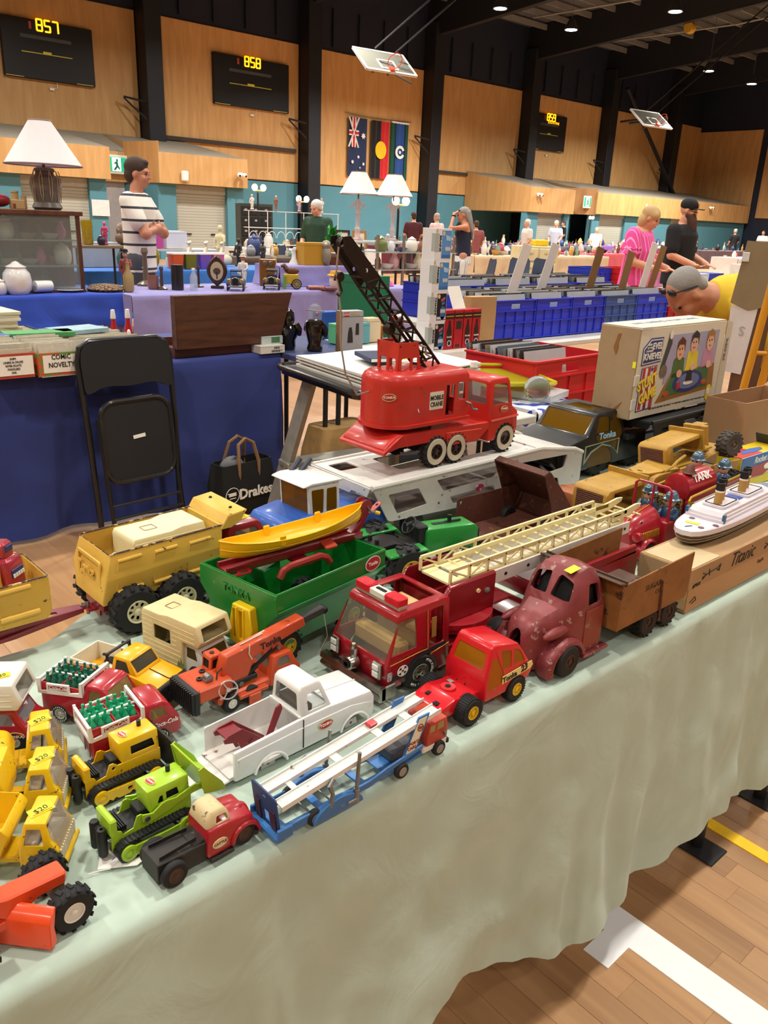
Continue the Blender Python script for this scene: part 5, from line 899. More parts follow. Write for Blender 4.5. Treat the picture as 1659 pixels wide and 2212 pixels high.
# ---------------------------------------------------------------- old red pressed steel truck with rusty dump body
def old_truck():
 t=thing('toy_antique_truck','worn red pressed steel toy truck with a rusty brown dump body','toy truck',(.928,.699,TZ),180)
 A=mat('863a3c',.4,.15,wear=.25,wc='a8847c',ws=60,dirt=.3,ds=30)
 # camera sees local +y side; x forward = 0 at the nose
 def sec(x,wb,wt,z0,zs,zt):return[(x,wb,z0),(x,wb*1.0,zs*.6+z0*.4),(x,wb*.98,zs),(x,wt*.98,zs+(zt-zs)*.62),(x,wt*.70,zs+(zt-zs)*.93),(x,0,zt),(x,-wt*.70,zs+(zt-zs)*.93),(x,-wt*.98,zs+(zt-zs)*.62),(x,-wb*.98,zs),(x,-wb,zs*.6+z0*.4),(x,-wb,z0)]
 bd=MB().loft([sec(*a)for a in((.004,.016,.016,.014,.05,.066),(-.004,.024,.022,.012,.06,.082),(-.016,.030,.028,.012,.066,.094),(-.04,.037,.034,.012,.070,.100),(-.062,.046,.042,.012,.074,.108),(-.072,.052,.046,.012,.085,.124),(-.085,.054,.048,.012,.100,.148),(-.10,.055,.049,.012,.110,.163),(-.125,.055,.048,.012,.112,.166),(-.145,.055,.046,.012,.108,.160),(-.156,.054,.042,.012,.10,.150))])
 inn=MB().loft([sec(*a)for a in((-.0,.012,.012,-.01,.046,.060),(-.016,.026,.024,-.01,.062,.089),(-.062,.042,.038,-.01,.072,.103),(-.074,.048,.042,-.01,.085,.120),(-.10,.051,.045,-.01,.108,.159),(-.125,.051,.044,-.01,.110,.162),(-.152,.05,.040,-.01,.10,.150))])
 cu=[inn,side([(-.108,.104),(-.142,.104),(-.138,.138),(-.112,.142)],r=.005)]
 for s in(-1,1):cu.append(MB().prism(rp([(s*.004,.118),(s*.040,.116),(s*.036,.146),(s*.008,.152)],.005),-.11,-.03,ax='x'))
 cu+=[MB().prism(ov(.012,.024,16,(0,.054)),-.02,.05,ax='x'),arch(-.062,.02,.036,.08)]
 part('body',cut(bd,cu),A,t);part('cab_dark_fill',MB().loft([sec(*a)for a in((-.076,.04,.034,.03,.07,.100),(-.10,.045,.040,.03,.09,.148),(-.13,.045,.040,.03,.09,.150),(-.15,.045,.036,.03,.09,.140))]),DK,t)  # black solid filling the cab, put in for the shade behind its windows
 for s in(-1,1):
  part('wing',MB().loft([[(-.062+rr_*math.cos(R(a))*(1.1 if a<90 else 1),s*y,.018+rr_*math.sin(R(a))*.92)for rr_,y in((.036,.026),(.043,.032),(.048,.045),(.047,.058),(.042,.063),(.037,.0625))]for a in range(-14,181,13)],cap=False),A,t,ang=60)
  part('headlamp_pod',MB().ell((-.045,s*.043,.074),(.034,.009,.009),14,9),A,t);part('running_board',MB().box((-.135,s*.056,.018),(.07,.016,.006),.002),A,t)
 part('door',MB().plate(rr(-.15,-.103,.03,.098,.004),(),.0015,fr((0,.0555,0),SX,SZ)),mat('88382e',.45,.1,wear=.2,wc='8a6a60',ws=50),t)
 sticker(t,T(-.098,.022,.1625,ry=-14,rz=170),.011,.008,None)
 part('chassis',MB().bx(-.38,-.15,-.03,.03,.03,.042,.002),mat('4a4440',.6,.4,dirt=.3),t);part('axle_block',MB().bx(-.29,-.25,-.03,.03,.02,.034).bx(-.09,-.03,-.03,.03,.014,.03),mat('6a6258',.5,.5),t)
 bx_=[(-.168,.05),(-.385,.05),(-.385,.058),(-.168,.058)];bed=part('dump_floor',MB().prism(bx_,-.073,.073,.001),mat('6a5248',.6,.2,wear=.3,wc='4a2e22',ws=40),t)
 for s in(-1,1):part('bed_side',MB().prism([(-.168,.05),(-.385,.05),(-.392,.060),(-.396,.138),(-.172,.132)],s*.075-.0015,s*.075+.0015,.0005),RUST2,t);
 part('bed_front',MB().plate([(-.077,.05),(.077,.05),(.077,.136),(-.077,.136)],(),.003,fr((-.168,0,0),SY,SZ)),RUST2,t);part('bed_lip',MB().box((-.160,0,.140),(.022,.164,.003),.001,(0,-14,0)).bx(-.171,-.168,-.082,.082,.134,.143),mat('5c4638',.5,.4,wear=.2,wc='8a7a6a'),t)
 part('tail_rod',MB().cyl((-.300,.079,.030),(-.290,.079,.112),.0022,n=6),RUST,t);text(t,'SUGAR',near180(-.265,.0770,.108),.016,mat('4a341e',.6));text(t,'CO.',near180(-.285,.0770,.092),.012,mat('4a341e',.6))
 HB=mat('4c322a',.6,.3,dirt=.3)
 axle(t,-.058,.058,.027,.017,HB,hr=.45,lugs=0);
 for x in(-.285,-.352):axle(t,x,.060,.028,.02,HB,hr=.45,lugs=14)
old_truck()
# ---------------------------------------------------------------- green farm tractor
def tractor():
 G=mat('1c8a34',.4,wear=.05,wc='a8b8a0',coat=.2,dirt=.1);t=thing('toy_farm_tractor','green toy farm tractor with black seat block and yellow wheel hubs','toy tractor',(1.012,1.088,TZ),-12)
 part('transmission',MB().prism([(-.05,.02),(.05,.02),(.05,.06),(-.02,.072),(-.05,.06)],-.022,.022,.003),G,t)
 part('seat_block',MB().prism([(-.055,.05),(.02,.05),(.02,.078),(-.012,.088),(-.055,.082)],-.028,.028,.003),BK,t);part('seat_rib',MB().bx(.018,.05,-.02,.02,.066,.075,.001),BK,t)
 for s in(-1,1):part('fender',MB().prism([(-.05,.082),(.034,.086),(.044,.074),(.044,.070),(.03,.080),(-.05,.076)],s*.06-.018,s*.06+.018,.002),G,t);part('lamp_peg',MB().cyl((-.045,s*.014,.08),(-.045,s*.014,.094),.005,.004,10),BK,t)
 part('bonnet',MB().prism([(.062,.045),(.190,.045),(.190,.088),(.18,.098),(.066,.102),(.062,.095)],-.026,.026,.003,f=None)if False else MB().prism([(.062,.045),(.190,.045),(.190,.088),(.18,.098),(.066,.102),(.062,.095)],-.026,.026,.004,sg=2),G,t);part('nose',MB().bx(.186,.194,-.0255,.0255,.045,.088,.003),BK,t);part('bonnet_trim',MB().box((.12,0,.1005),(.06,.010,.003),.001,(0,2,0)).box((.14,.0,.102),(.04,.005,.004),.001),BK,t)
 part('exhaust',MB().cyl((.132,0,.098),(.132,0,.116),.0045,n=10),BK,t);part('dashboard',MB().bx(.045,.07,-.02,.02,.07,.108,.003),BK,t);spoked(t,fr((.035,0,.108),(0,1,0),(.6,0,.8)),.018,BK)
 part('bolt',MB().lathe([(.002,-.027),(.002,-.0262)],(.12,0,.08),'y',8),STEEL,t)
 for s in(-1,1):wheel(t,-.002,s*.062,.045,.034,mat('d8b01c',.4),hr=.5,holes=6,lugs=14);wheel(t,.155,s*.05,.028,.02,mat('d8b01c',.4),hr=.5,lugs=10)
tractor()
# ---------------------------------------------------------------- blue truck with white cab
def blue_truck():
 B=mat('2c5cb4',.4,wear=.05,wc='5a78b8',coat=.2,dirt=.12);W=mat('e4e3e0',.35,wear=.05,wc='5a4636',coat=.2);t=thing('toy_cab_truck','blue toy truck with a white boxy cab and amber windows','toy truck',(.845,1.285,TZ),182);t.scale=(.95,.95,.86)
 part('body',MB().prism([(-.29,.05),(-.002,.05),(0,.10),(-.012,.118),(-.075,.128),(-.28,.110),(-.29,.1)],-.072,.072,.006,sg=2),B,t);part('black_grille',MB().bx(-.004,.004,-.062,.062,.04,.098,.003).bx(-.2,-.01,-.07,.07,.03,.06,.004),BK,t)
 part('bonnet_line',MB().tube([(-.005,.073,.094),(-.05,.073,.104),(-.19,.073,.112)],.0012,5),mat('8aa0c8',.5),t)
 shell(t,[(-.075,.108),(-.160,.108),(-.156,.196),(-.070,.200)],.105,[side([(-.083,.124),(-.112,.124),(-.112,.184),(-.078,.186)],r=.004),side([(-.12,.124),(-.150,.124),(-.148,.182),(-.12,.183)],r=.004),MB().bx(-.1,-.04,-.046,.046,.118,.19)],W,glass('b07c18',.1,.35),t=.003,bev=.004,name='cab')
 part('roof',MB().prism([(-.052,.197),(-.054,.201),(-.075,.206),(-.160,.202),(-.162,.196),(-.075,.198)],-.058,.058,.002),W,t);part('dash_card',MB().bx(-.11,-.1,-.012,.012,.165,.178),mat('e0b020',.5),t)
 for x in(-.06,-.235):axle(t,x,.066,.04,.032,BK,hr=.45,lugs=14)
 part('rivet',MB().lathe([(.003,.072),(.003,.0735)],(-.095,0,.092),'y',10),B,t);part('step',MB().bx(-.16,-.1,-.078,.078,.03,.04,.002),BK,t)
 part('air_horn',MB().cyl((-.10,-.05,.2),(-.135,-.062,.222),.007,n=8).cyl((-.12,-.04,.2),(-.155,-.05,.222),.007,n=8),mat('3a3e48',.4),t)
blue_truck()
# ---------------------------------------------------------------- car carrier trailers (white below the crane, black below the game box)
def carrier(name,label,loc,rz,m,L,W,deckz,ramp,dark):
 t=thing(name,label,'toy trailer',loc,rz);D=deckz
 o=[(.05,D-.085),(.0,D),(.44,D+.004),(.56,D+.006),(.70,D-.016),(.735,D-.03),(.735,D-.112),(.65,D-.115),(.64,D-.085),(.60,D-.08),(.58,D-.115),(.4,D-.1),(.12,D-.088)]
 k=L/.735;o=[(x*k,z)for x,z in o]
 hs=[[(.075*k,D-.072),(.165*k,D-.066),(.135*k,D-.022),(.045*k,D-.022)],[(.215*k,D-.045),(.385*k,D-.040),(.41*k,D-.012),(.19*k,D-.014)],[(.50*k,D-.058),(.58*k,D-.066),(.66*k,D-.06),(.67*k,D-.026),(.48*k,D-.020)],[(.25*k,D-.082),(.40*k,D-.09),(.385*k,D-.06),(.235*k,D-.062)]]
 for s in(-1,1):
  part('side_frame',MB().plate(rp(o,.008,2),[rp(h,.005,2)for h in hs],.004,near(0,s*W/2,0)),m,t)
  part('side_edge',MB().tube([(0,s*W/2,D),(.44*k,s*W/2,D+.004),(.56*k,s*W/2,D+.006),(.70*k,s*W/2,D-.016),(.735*k,s*W/2,D-.03)],.006,8),m,t)
 part('upper_deck',MB().plate([(.0,-W/2),(.56*k,-W/2),(.56*k,W/2),(0,W/2)],[rr(.02,.075,W*.12,W*.36,.006),rr(.14*k,.5*k,-W*.18,W*.30,.01)],.003,T(z=D)),m,t)
 part('deck_front',MB().plate([(0,-W/2),(.18*k,-W/2),(.18*k,W/2),(0,W/2)],(),.003,fr((.56*k,0,D+.003),(.16,0,-.03),SY)),m,t)
 part('deck_lip',MB().plate([(-W/2,0),(W/2,0),(W*.44,-.022),(W*.2,-.02),(W*.16,-.028),(-W*.16,-.028),(-W*.2,-.02),(-W*.44,-.022)],(),.003,fr((-.004,0,D),SY,(-.1,0,1))),m,t)
 part('lower_deck',MB().plate([(.04,-W*.46),(.58*k,-W*.46),(.58*k,W*.46),(.04,W*.46)],(),.003,T(z=D-.088)),dark,t)
 part('ramp_arm',MB().bx(.05,.07,-W/2+.004,-W/2+.014,D-.095,D-.01).bx(.05,.07,W/2-.014,W/2-.004,D-.095,D-.01),dark,t)
 part('lift_rod',MB().cyl((.62*k,-W*.44,D-.05),(.70*k,-W*.44,D-.115),.004,n=8).cyl((.6*k,-W*.36,D-.055),(.68*k,-W*.36,D-.11),.004,n=8),STEEL,t)
 for x in(.14*k,.65*k):axle(t,x,W*.4,.03,.024,BK,hr=.45)
 part('rivet',MB().lathe([(.003,-W/2-.003),(.003,-W/2-.0015)],(.08*k,0,D-.079),'y',8).lathe([(.003,-W/2-.003),(.003,-W/2-.0015)],(.2*k,0,D-.07),'y',8),STEEL,t)
 return t
WC_=mat('d2d0ca',.4,wear=.13,wc='4a342c',ws=35,dirt=.14)
t=carrier('toy_carrier_trailer','worn white toy car carrier trailer under the red mobile crane',(1.066,1.325,TZ),-1,WC_,.735,.215,.143,True,mat('8a8078',.6,dirt=.35))
part('logo_patch',MB().plate(ov(.014,.009,14),(),.001),mat('b83858',.5,wear=.4,wc='d8d0c8'),t,M=near(.33,-.1152,.088))
t=carrier('toy_carrier_trailer','black toy car carrier trailer under the stunt game box',(2.12,1.29,TZ),0,mat('1a1c1e',.45,dirt=.25,ds=30),.70,.19,.152,True,BK)
part('decal',MB().plate([(0,0),(.02,0),(.02,.03),(0,.03)],[[(.003,.003),(.017,.003),(.017,.027),(.003,.027)]],.001),mat('a8a49c',.5),t,M=near(.19,-.0975,.09))
# ---------------------------------------------------------------- red mobile crane
def squash(t,sx,sz):
 for c in t.children:
  if c.name.startswith('wheel'):c.location.x*=sx
  else:c.matrix_local=MX.Diagonal((sx,1,sz,1))@c.matrix_local
def mobile_crane():
 r=mat('c42a22',.38,wear=.08,wc='6a4a3e',ws=55,coat=.25,dirt=.14,ds=14);RB=mat('2e2420',.45,.5,dirt=.3);t=thing('toy_mobile_crane','red toy mobile crane truck with a tall dark lattice boom','toy crane',(1.13,1.325,TZ+.146),0)
 part('chassis',MB().prism([(-.005,.062),(.0,.056),(.05,.064),(.22,.062),(.24,.045),(.36,.045),(.40,.072),(.40,.088),(.06,.094),(.045,.096),(-.004,.068)],-.072,.072,.002),r,t)
 part('tail_plate',MB().prism([(-.012,.060),(.052,.096),(.054,.094),(-.008,.052)],-.078,.078,.001),r,t);part('skirt_panel',MB().prism([(.225,.05),(.235,.046),(.35,.046),(.365,.075),(.22,.08)],-.075,.075,.001),r,t)
 part('bolster',MB().lathe([(.06,.09),(.06,.108),(.05,.112)],(.155,0,0),n=28),RB,t)
 # superstructure: D-shaped house, round at the back
 def house(z0,z1,e=0,xr=.305):
  pl=[(xr+e,-.068-e)]+[(.085+(.075+e)*math.cos(R(a)),(.068+e)*math.sin(R(a)))for a in range(270,89,-12)]+[(xr+e,.068+e)]
  return MB().prism(pl,z0,z1,0,'z')
 H=house(.112,.205);
 cu=[house(.116,.300,-.003),MB().bx(.218,.250,-.2,.2,.122,.196),MB().prism(rp([(.262,.156),(.294,.156),(.288,.198),(.264,.200)],.004),-.2,.2),MB().bx(.29,.33,-.055,.055,.15,.198)]
 part('house',cut(H,cu),r,t);part('house_floor',house(.106,.114,.006),r,t)
 rf=MB()
 for k,(z,e)in enumerate(((.204,0),(.216,-.001),(.225,-.006),(.231,-.015),(.234,-.03))):
  pl=[(.305+e,-.068-e)]+[(.085+(.075+e)*math.cos(R(a)),(.068+e)*math.sin(R(a)))for a in range(270,89,-12)]+[(.305+e,.068+e)];rf.loft([[(x,y,z)for x,y in pl]],cap=False)if False else rf.v.extend([(x,y,z)for x,y in pl])
 n=len(rf.v)//5
 for j in range(4):
  for i in range(n):rf.f.append((j*n+i,j*n+(i+1)%n,(j+1)*n+(i+1)%n,(j+1)*n+i))
 rf.f.append(tuple(range(4*n,5*n)));part('house_roof',rf,r,t,ang=50)
 part('seam_rivet',MB().lathe([(.004,-.0705),(.003,-.0675)],(.125,0,.198),'y',8).lathe([(.004,-.0705),(.003,-.0675)],(.05,.012,.198),'y',8),r,t)
 part('engine_core',MB().bx(.2,.28,-.03,.03,.114,.19,.003),mat('5a1c18',.6),t)
 p=part('name_plate',MB().plate(rr(.155,.206,.142,.184,.002),(),.001,near(0,-.0688,0)),mat('e6e0d0',.5,dirt=.15),t);text(p,'MOBILE',near(.1805,-.0696,.1695),.0152,INK,bold=.025,sx=.95);text(p,'CRANE',near(.1805,-.0696,.154),.0152,INK,bold=.025,sx=.95)
 oval(t,fr((.0305,-.0488,.18),(.72,-.69,0),SZ),.0155,'TONKA','b02a20');part('paint_chip',MB().plate(ov(.0015,.006,8),(),.0006),LAB_W,t,M=near(.115,-.0688,.145)@T(rz=25))
 for(x,y)in((.30,-.070),(.185,-.0)):pass
 part('crank',MB().tube([(.298,-.068,.148),(.302,-.080,.146),(.308,-.082,.132),(.322,-.086,.130)],.003,8),STEEL,t)
 # boom bracket and boom
 for s in(-1,1):part('boom_bracket',MB().plate([(.075,.222),(.155,.222),(.14,.298),(.07,.298)],[rr(.083,.115,.226,.262,.004),rr(.123,.141,.226,.262,.004),ov(.003,.003,8,(.077,.29)),ov(.003,.003,8,(.127,.29))],.003,near(0,s*.034,0)),r,t)
 part('bracket_face',MB().plate([(-.034,.222),(.034,.222),(.034,.298),(-.034,.298)],[rr(-.026,-.004,.226,.262,.004),rr(.004,.026,.226,.262,.004)],.003,fr((.073,0,0),(0,-1,0),SZ)),r,t)
 part('bracket_hook',MB().tube([(.145,-.036,.29),(.16,-.04,.286),(.165,-.04,.268),(.177,-.044,.262)],.0028,6),mat('a89890',.4,.5),t)
 A0=V((.225,0,.225));A1=V((-.095,0,.515));U=(A1-A0).normalized();N=V((U.z,0,-U.x));L=(A1-A0).length
 b=part('boom',MB().box((0,0,0),(.001,.001,.001)),RB,t)
 for s in(-1,1):
  for h in(-1,1):
   w0=.021;part('boom_chord',MB().tube([A0+V((0,s*w0,0))+N*h*.019,A0+U*L*.72+V((0,s*w0*.9,0))+N*h*.017,A1+V((0,s*w0*.75,0))+N*h*.012],.0044,4),RB,b)
  br=MB();n=12
  for i in range(n):a0=A0+U*L*i/n*.76;a1=A0+U*L*(i+1)/n*.76;h=1 if i%2 else-1;br.tube([a0+V((0,s*.02,0))+N*h*.018,a1+V((0,s*.02,0))-N*h*.018],.003,4)
  part('boom_lacing',br,RB,b)
 for h in(-1,1):
  br=MB();[br.cyl(A0+U*L*i/9*.8+V((0,-.02,0))+N*h*.018,A0+U*L*i/9*.8+V((0,.02,0))+N*h*.018,.003,n=4)for i in range(1,10)];part('boom_rung',br,RB,b)['kind']='stuff'
 part('boom_head',MB().plate([(L*.70,-.018),(L*1.0,-.012),(L*1.03,0),(L*1.0,.015),(L*.70,.019)],[ov(.005,.005,10,(L*.8,0))],.003,fr(A0+V((0,-.021,0)),U,N)).plate([(L*.70,-.018),(L*1.0,-.012),(L*1.03,0),(L*1.0,.015),(L*.70,.019)],[ov(.005,.005,10,(L*.8,0))],.003,fr(A0+V((0,.021,0)),U,N)),RB,b)
 part('head_pulley',MB().lathe([(.014,-.008),(.010,-.003),(.010,.003),(.014,.008)],A1-U*.01,'y',16),RB,b);q=A1+V((-.004,0,-.012))
 part('hook_block',MB().lathe([(.010,-.006),(.010,.006)],q+V((.004,0,-.06)),'y',14).tube([q+V((.004,0,-.07)),q+V((.012,0,-.09)),q+V((.004,0,-.10)),q+V((-.004,0,-.094))],.003,6),RB,b)
 part('boom_cord',MB().tube([q,q+V((-.006,0,-.05)),q+V((.010,0,-.13)),q+V((.012,.0,-.2)),q+V((.03,.0,-.27)),q+V((.07,.0,-.32)),q+V((.12,.0,-.315)),q+V((.16,.0,-.29))],.0022,6),mat('9c8a80',.8),b)
 part('boom_clamp',MB().lathe([(.012,-.01),(.014,0),(.012,.01)],A0+U*L*.42-N*.028,'y',12).tube([A0+U*L*.42-N*.028,A0+U*L*.38+N*.02],.004,6),RB,b)
 # cab
 P=[(.395,.035),(.515,.035),(.522,.06),(.520,.105),(.495,.120),(.482,.186),(.472,.196),(.402,.196),(.395,.188)]
 shell(t,P,.150,[arch(.465,.035,.043),side([(.412,.128),(.480,.128),(.470,.180),(.412,.182)],r=.005),fwd([(-.06,.13),(.06,.13),(.056,.182),(-.056,.182)],.36,.41,.005),MB().box((.502,0,.152),(.04,.122,.056))],r,glass('e2ded8',.08,.15),t=.003,bev=.006,f=taperf(.11,1.2),sg=2)
 part('cab_rib',MB().tube([(.398,-.0762,.090),(.518,-.0762,.094)],.003,6),r,t);oval(t,near(.455,-.0758,.116),.0145,'TONKA','b83028');spoked(t,fr((.455,-.03,.13),(0,1,0),(.5,0,.85)),.02,mat('8a8680',.5))
 sticker(t,topf(.435,.02,.1965,30),.010,.008,None)
 part('front_bumper',MB().bx(.515,.56,-.07,.07,.03,.045,.003),mat('8a8680',.5,.5,dirt=.3),t);part('wing_edge',MB().tube([(.465+.045*math.cos(R(a)),-.0752,.035+.045*math.sin(R(a)))for a in range(0,181,15)],.003,6),mat('7a4a40',.5),t)
 HW=mat('3c2a28',.5,.3,dirt=.3)
 for x in(.185,.262,.470):axle(t,x,.064,.036,.024,HW,hr=.50,holes=6,lugs=18,wall='cabfa4')
 part('hitch',MB().bx(-.02,.01,-.012,.012,.03,.05,.002),STEEL,t)
 squash(t,.84,.95)
mobile_crane()
# ---------------------------------------------------------------- black truck
def black_truck():
 K=mat('1b1c1d',.35,coat=.2,dirt=.3,ds=25);t=thing('toy_pickup_cab','large black toy truck cab with amber windows and blue lettering','toy truck',(1.80,1.36,TZ),180);t.scale=(1.1,1.08,.88)
 P=[(-.38,.03),(-.01,.03),(0,.05),(0,.112),(-.012,.124),(-.10,.142),(-.138,.205),(-.148,.210),(-.255,.210),(-.265,.204),(-.268,.135),(-.38,.125)]
 shell(t,P,.178,[arch(-.205+.04,.045,.055),side([(-.135,.146),(-.195,.148),(-.195,.196),(-.152,.196)],r=.005),side([(-.212,.148),(-.245,.149),(-.245,.196),(-.212,.196)],r=.005),MB().box((-.115,0,.172),(.06,.146,.056)),MB().bx(-.22,-.165,-.04,.04,.2,.23)],K,glass('8c6418',.1,.45),t=.003,bev=.006,f=taperf(.14,1.8),sg=2,extra=[MB().bx(-.4,-.26,-.2,.2,.0,.3)])
 part('sunroof_pane',MB().bx(-.218,-.167,-.038,.038,.2045,.206),glass('8a5c10',.1,.5),t);part('gold_wrap',MB().loft([[(-.15,.05,.15),(-.19,.052,.15)],[(-.152,.055,.17),(-.185,.05,.172)],[(-.155,.05,.185),(-.18,.054,.182)]],cap=False),mat('f0c010',.25,.3),t)
 text(t,'Tonka',near180(-.185,.0897,.134),.030,mat('9cc8e8',.5,dirt=0),bold=.03)
 yy=.0895;part('arch_decal',MB().plate([(-.245,.116),(-.09,.112),(-.09,.05),(-.1,.06),(-.12,.085),(-.165,.104),(-.21,.09),(-.235,.07),(-.245,.058)],[[(-.24,.113),(-.24,.068),(-.205,.096),(-.165,.109),(-.118,.090),(-.095,.062),(-.095,.109)]],.001,fr((0,yy,0),SX,SZ)),mat('9a9a80',.5),t)
 part('grille',MB().bx(-.002,.006,-.07,.07,.05,.105,.003),BK,t)
 for i in range(4):part('grille_bar',MB().bx(.005,.008,-.065,.065,.056+.012*i,.061+.012*i),mat('2a2a2c',.4),t)
 part('bumper',MB().bx(-.01,.018,-.085,.085,.028,.048,.004),BK,t);part('mirror',MB().box((-.275,.098,.118),(.04,.02,.02),.004),BK,t)
 for x in(-.165,-.33):axle(t,x,.068,.048,.034,BK,hr=.45,lugs=15)
black_truck()
# ---------------------------------------------------------------- rusty loader
def loader():
 t=thing('toy_rusty_loader','rusty brown toy loader with a wide curved bucket and orange stained bonnet','toy loader',(1.27,1.10,TZ),-2)
 part('tray_floor',MB().bx(0,.30,-.05,.06,.02,.025),RUST,t);part('tray_wall',MB().plate(rr(0,.20,.02,.095,.006),[ov(.004,.006,10,(.012,.085))],.003,near(0,.062,0)),RUST,t)
 bk=[]
 for y in(-.075,.075):bk.append([(x,y,z)for x,z in((.125,.165),(.142,.172),(.165,.150),(.20,.115),(.235,.07),(.215,.03),(.16,.022),(.16,.026),(.212,.034),(.230,.07),(.197,.112),(.162,.146),(.142,.167),(.127,.161))])
 part('bucket',MB().loft(bk),RUST,t,ang=50)
 for s in(-1,1):part('bucket_cheek',MB().plate([(.127,.163),(.145,.170),(.2,.113),(.234,.07),(.214,.03),(.16,.024),(.165,.08)],(),.003,near(0,s*.075,0)),RUST,t)
 O=mat('a8643c',.6,wear=.35,wc='6a3a34',ws=30,dirt=.3,ds=30);part('bonnet',MB().prism([(.32,.025),(.425,.02),(.43,.055),(.42,.064),(.30,.078),(.3,.04)],-.052,.052,.006,sg=2),O,t)
 sticker(t,T(.36,.0,.0738,ry=6,rz=20),.008,.006,None);part('chassis',MB().bx(.1,.42,-.03,.03,.012,.03),RUST,t)
 for x in(.17,.36):axle(t,x,.058,.024,.018,RUST,hr=.5)
loader()
# ---------------------------------------------------------------- yellow scraper with a second tractor lying on it
OY=mat('b48a34',.5,wear=.14,wc='5a4020',dirt=.25,ds=20,ws=45);GRL=stripes('6a4636','3a2620',150,2,.4)
def scraper():
 t=thing('toy_scraper','worn yellow toy earth scraper with red-brown grille, beside the tin fire truck','toy scraper',(1.545,1.0,TZ),-1);t.scale=(.93,.93,.85)
 def bonnet(par,M):
  b=part('bonnet',cut(MB().prism([(0,.055),(0,.125),(.012,.138),(.16,.142),(.16,.055)],-.052,.052,.006,sg=2),[MB().bx(.03,.17,-.07,.07,.05,.128),MB().bx(-.01,.02,-.040,.040,.062,.124)]),OY,par,M=M)
  g=part('grille',MB().bx(.004,.008,-.042,.042,.058,.126),DK,b)
  for i in range(11):part('grille_bar',MB().bx(.0,.006,-.040,.040,.063+.0056*i,.0662+.0056*i),mat('7a5040',.5),g)
  part('dash',MB().bx(.158,.165,-.06,.06,.08,.155).bx(.15,.2,-.06,.06,.078,.084),OY,b);return b
 bonnet(t,T(0));part('chassis',MB().bx(.02,.28,-.03,.03,.045,.06,.002),OY,t)
 part('gooseneck',cut(MB().prism([(.20,.10),(.22,.135),(.24,.14),(.42,.14),(.42,.06),(.40,.06),(.38,.11),(.24,.115),(.22,.09)],-.045,.045,.002),[MB().bx(.3,.5,-.038,.038,.05,.3)]),OY,t);part('neck_plate',MB().plate([(.19,0),(.21,.03),(.33,.05),(.33,-.05),(.21,-.03)],[ov(.006,.008,10,(.215,0))],.006,T(z=.142)),OY,t)
 part('bowl',cut(MB().prism([(.33,.03),(.62,.03),(.65,.06),(.66,.118),(.34,.135)],-.055,.055,.002),[MB().bx(.345,.7,-.051,.051,.04,.3)]),OY,t);text(t,'TOURNAPULL',near(.46,-.0558,.115),.016,mat('5a4420',.6));part('bowl_rail',MB().bx(.42,.62,-.058,-.052,.03,.038),OY,t)
 part('hitch_loop',MB().tube([(.31,-.05,.10),(.29,-.06,.115),(.31,-.065,.122),(.335,-.07,.108),(.34,-.07,.09),(.38,-.07,.082),(.44,-.07,.084),(.44,-.068,.094)],.003,6),STEEL,t);part('lever',MB().tube([(.25,-.05,.150),(.29,-.05,.158),(.31,-.05,.17),(.345,-.05,.182)],.004,5),OY,t)
 for x,r_ in((.262,.042),(.608,.046)):
  for s in(-1,1):wheel(t,x,s*.06,r_,.034,mat('b8b4ac',.4,.4),hr=.36,lugs=17)
 q=thing('toy_tractor_unit','second worn yellow toy tractor unit lying tipped on top of the scraper','toy tractor',(1.86,1.03,TZ+.104),0,rot=(-6,-8,-8));q.scale=(.85,.9,.72)
 bonnet(q,T(0,0,-.055));part('mud_plate',MB().prism([(-.005,-.002),(.17,-.016),(.30,-.006),(.30,.0),(.17,-.010),(-.005,.004)],-.055,.055,.001),OY,q);part('seat_back',MB().bx(.2,.215,-.04,.04,.0,.1,.002).bx(.215,.24,-.02,.02,.05,.1,.002),OY,q)
 wheel(q,.285,-.06,.046,.036,mat('6a5a48',.6),hr=.36,lugs=17,tyre=mat('4a443e',.8,dirt=.3),z=.012);wheel(q,.285,.06,.046,.036,mat('6a5a48',.6),hr=.36,lugs=17,tyre=mat('4a443e',.8,dirt=.3),z=.012)
scraper()
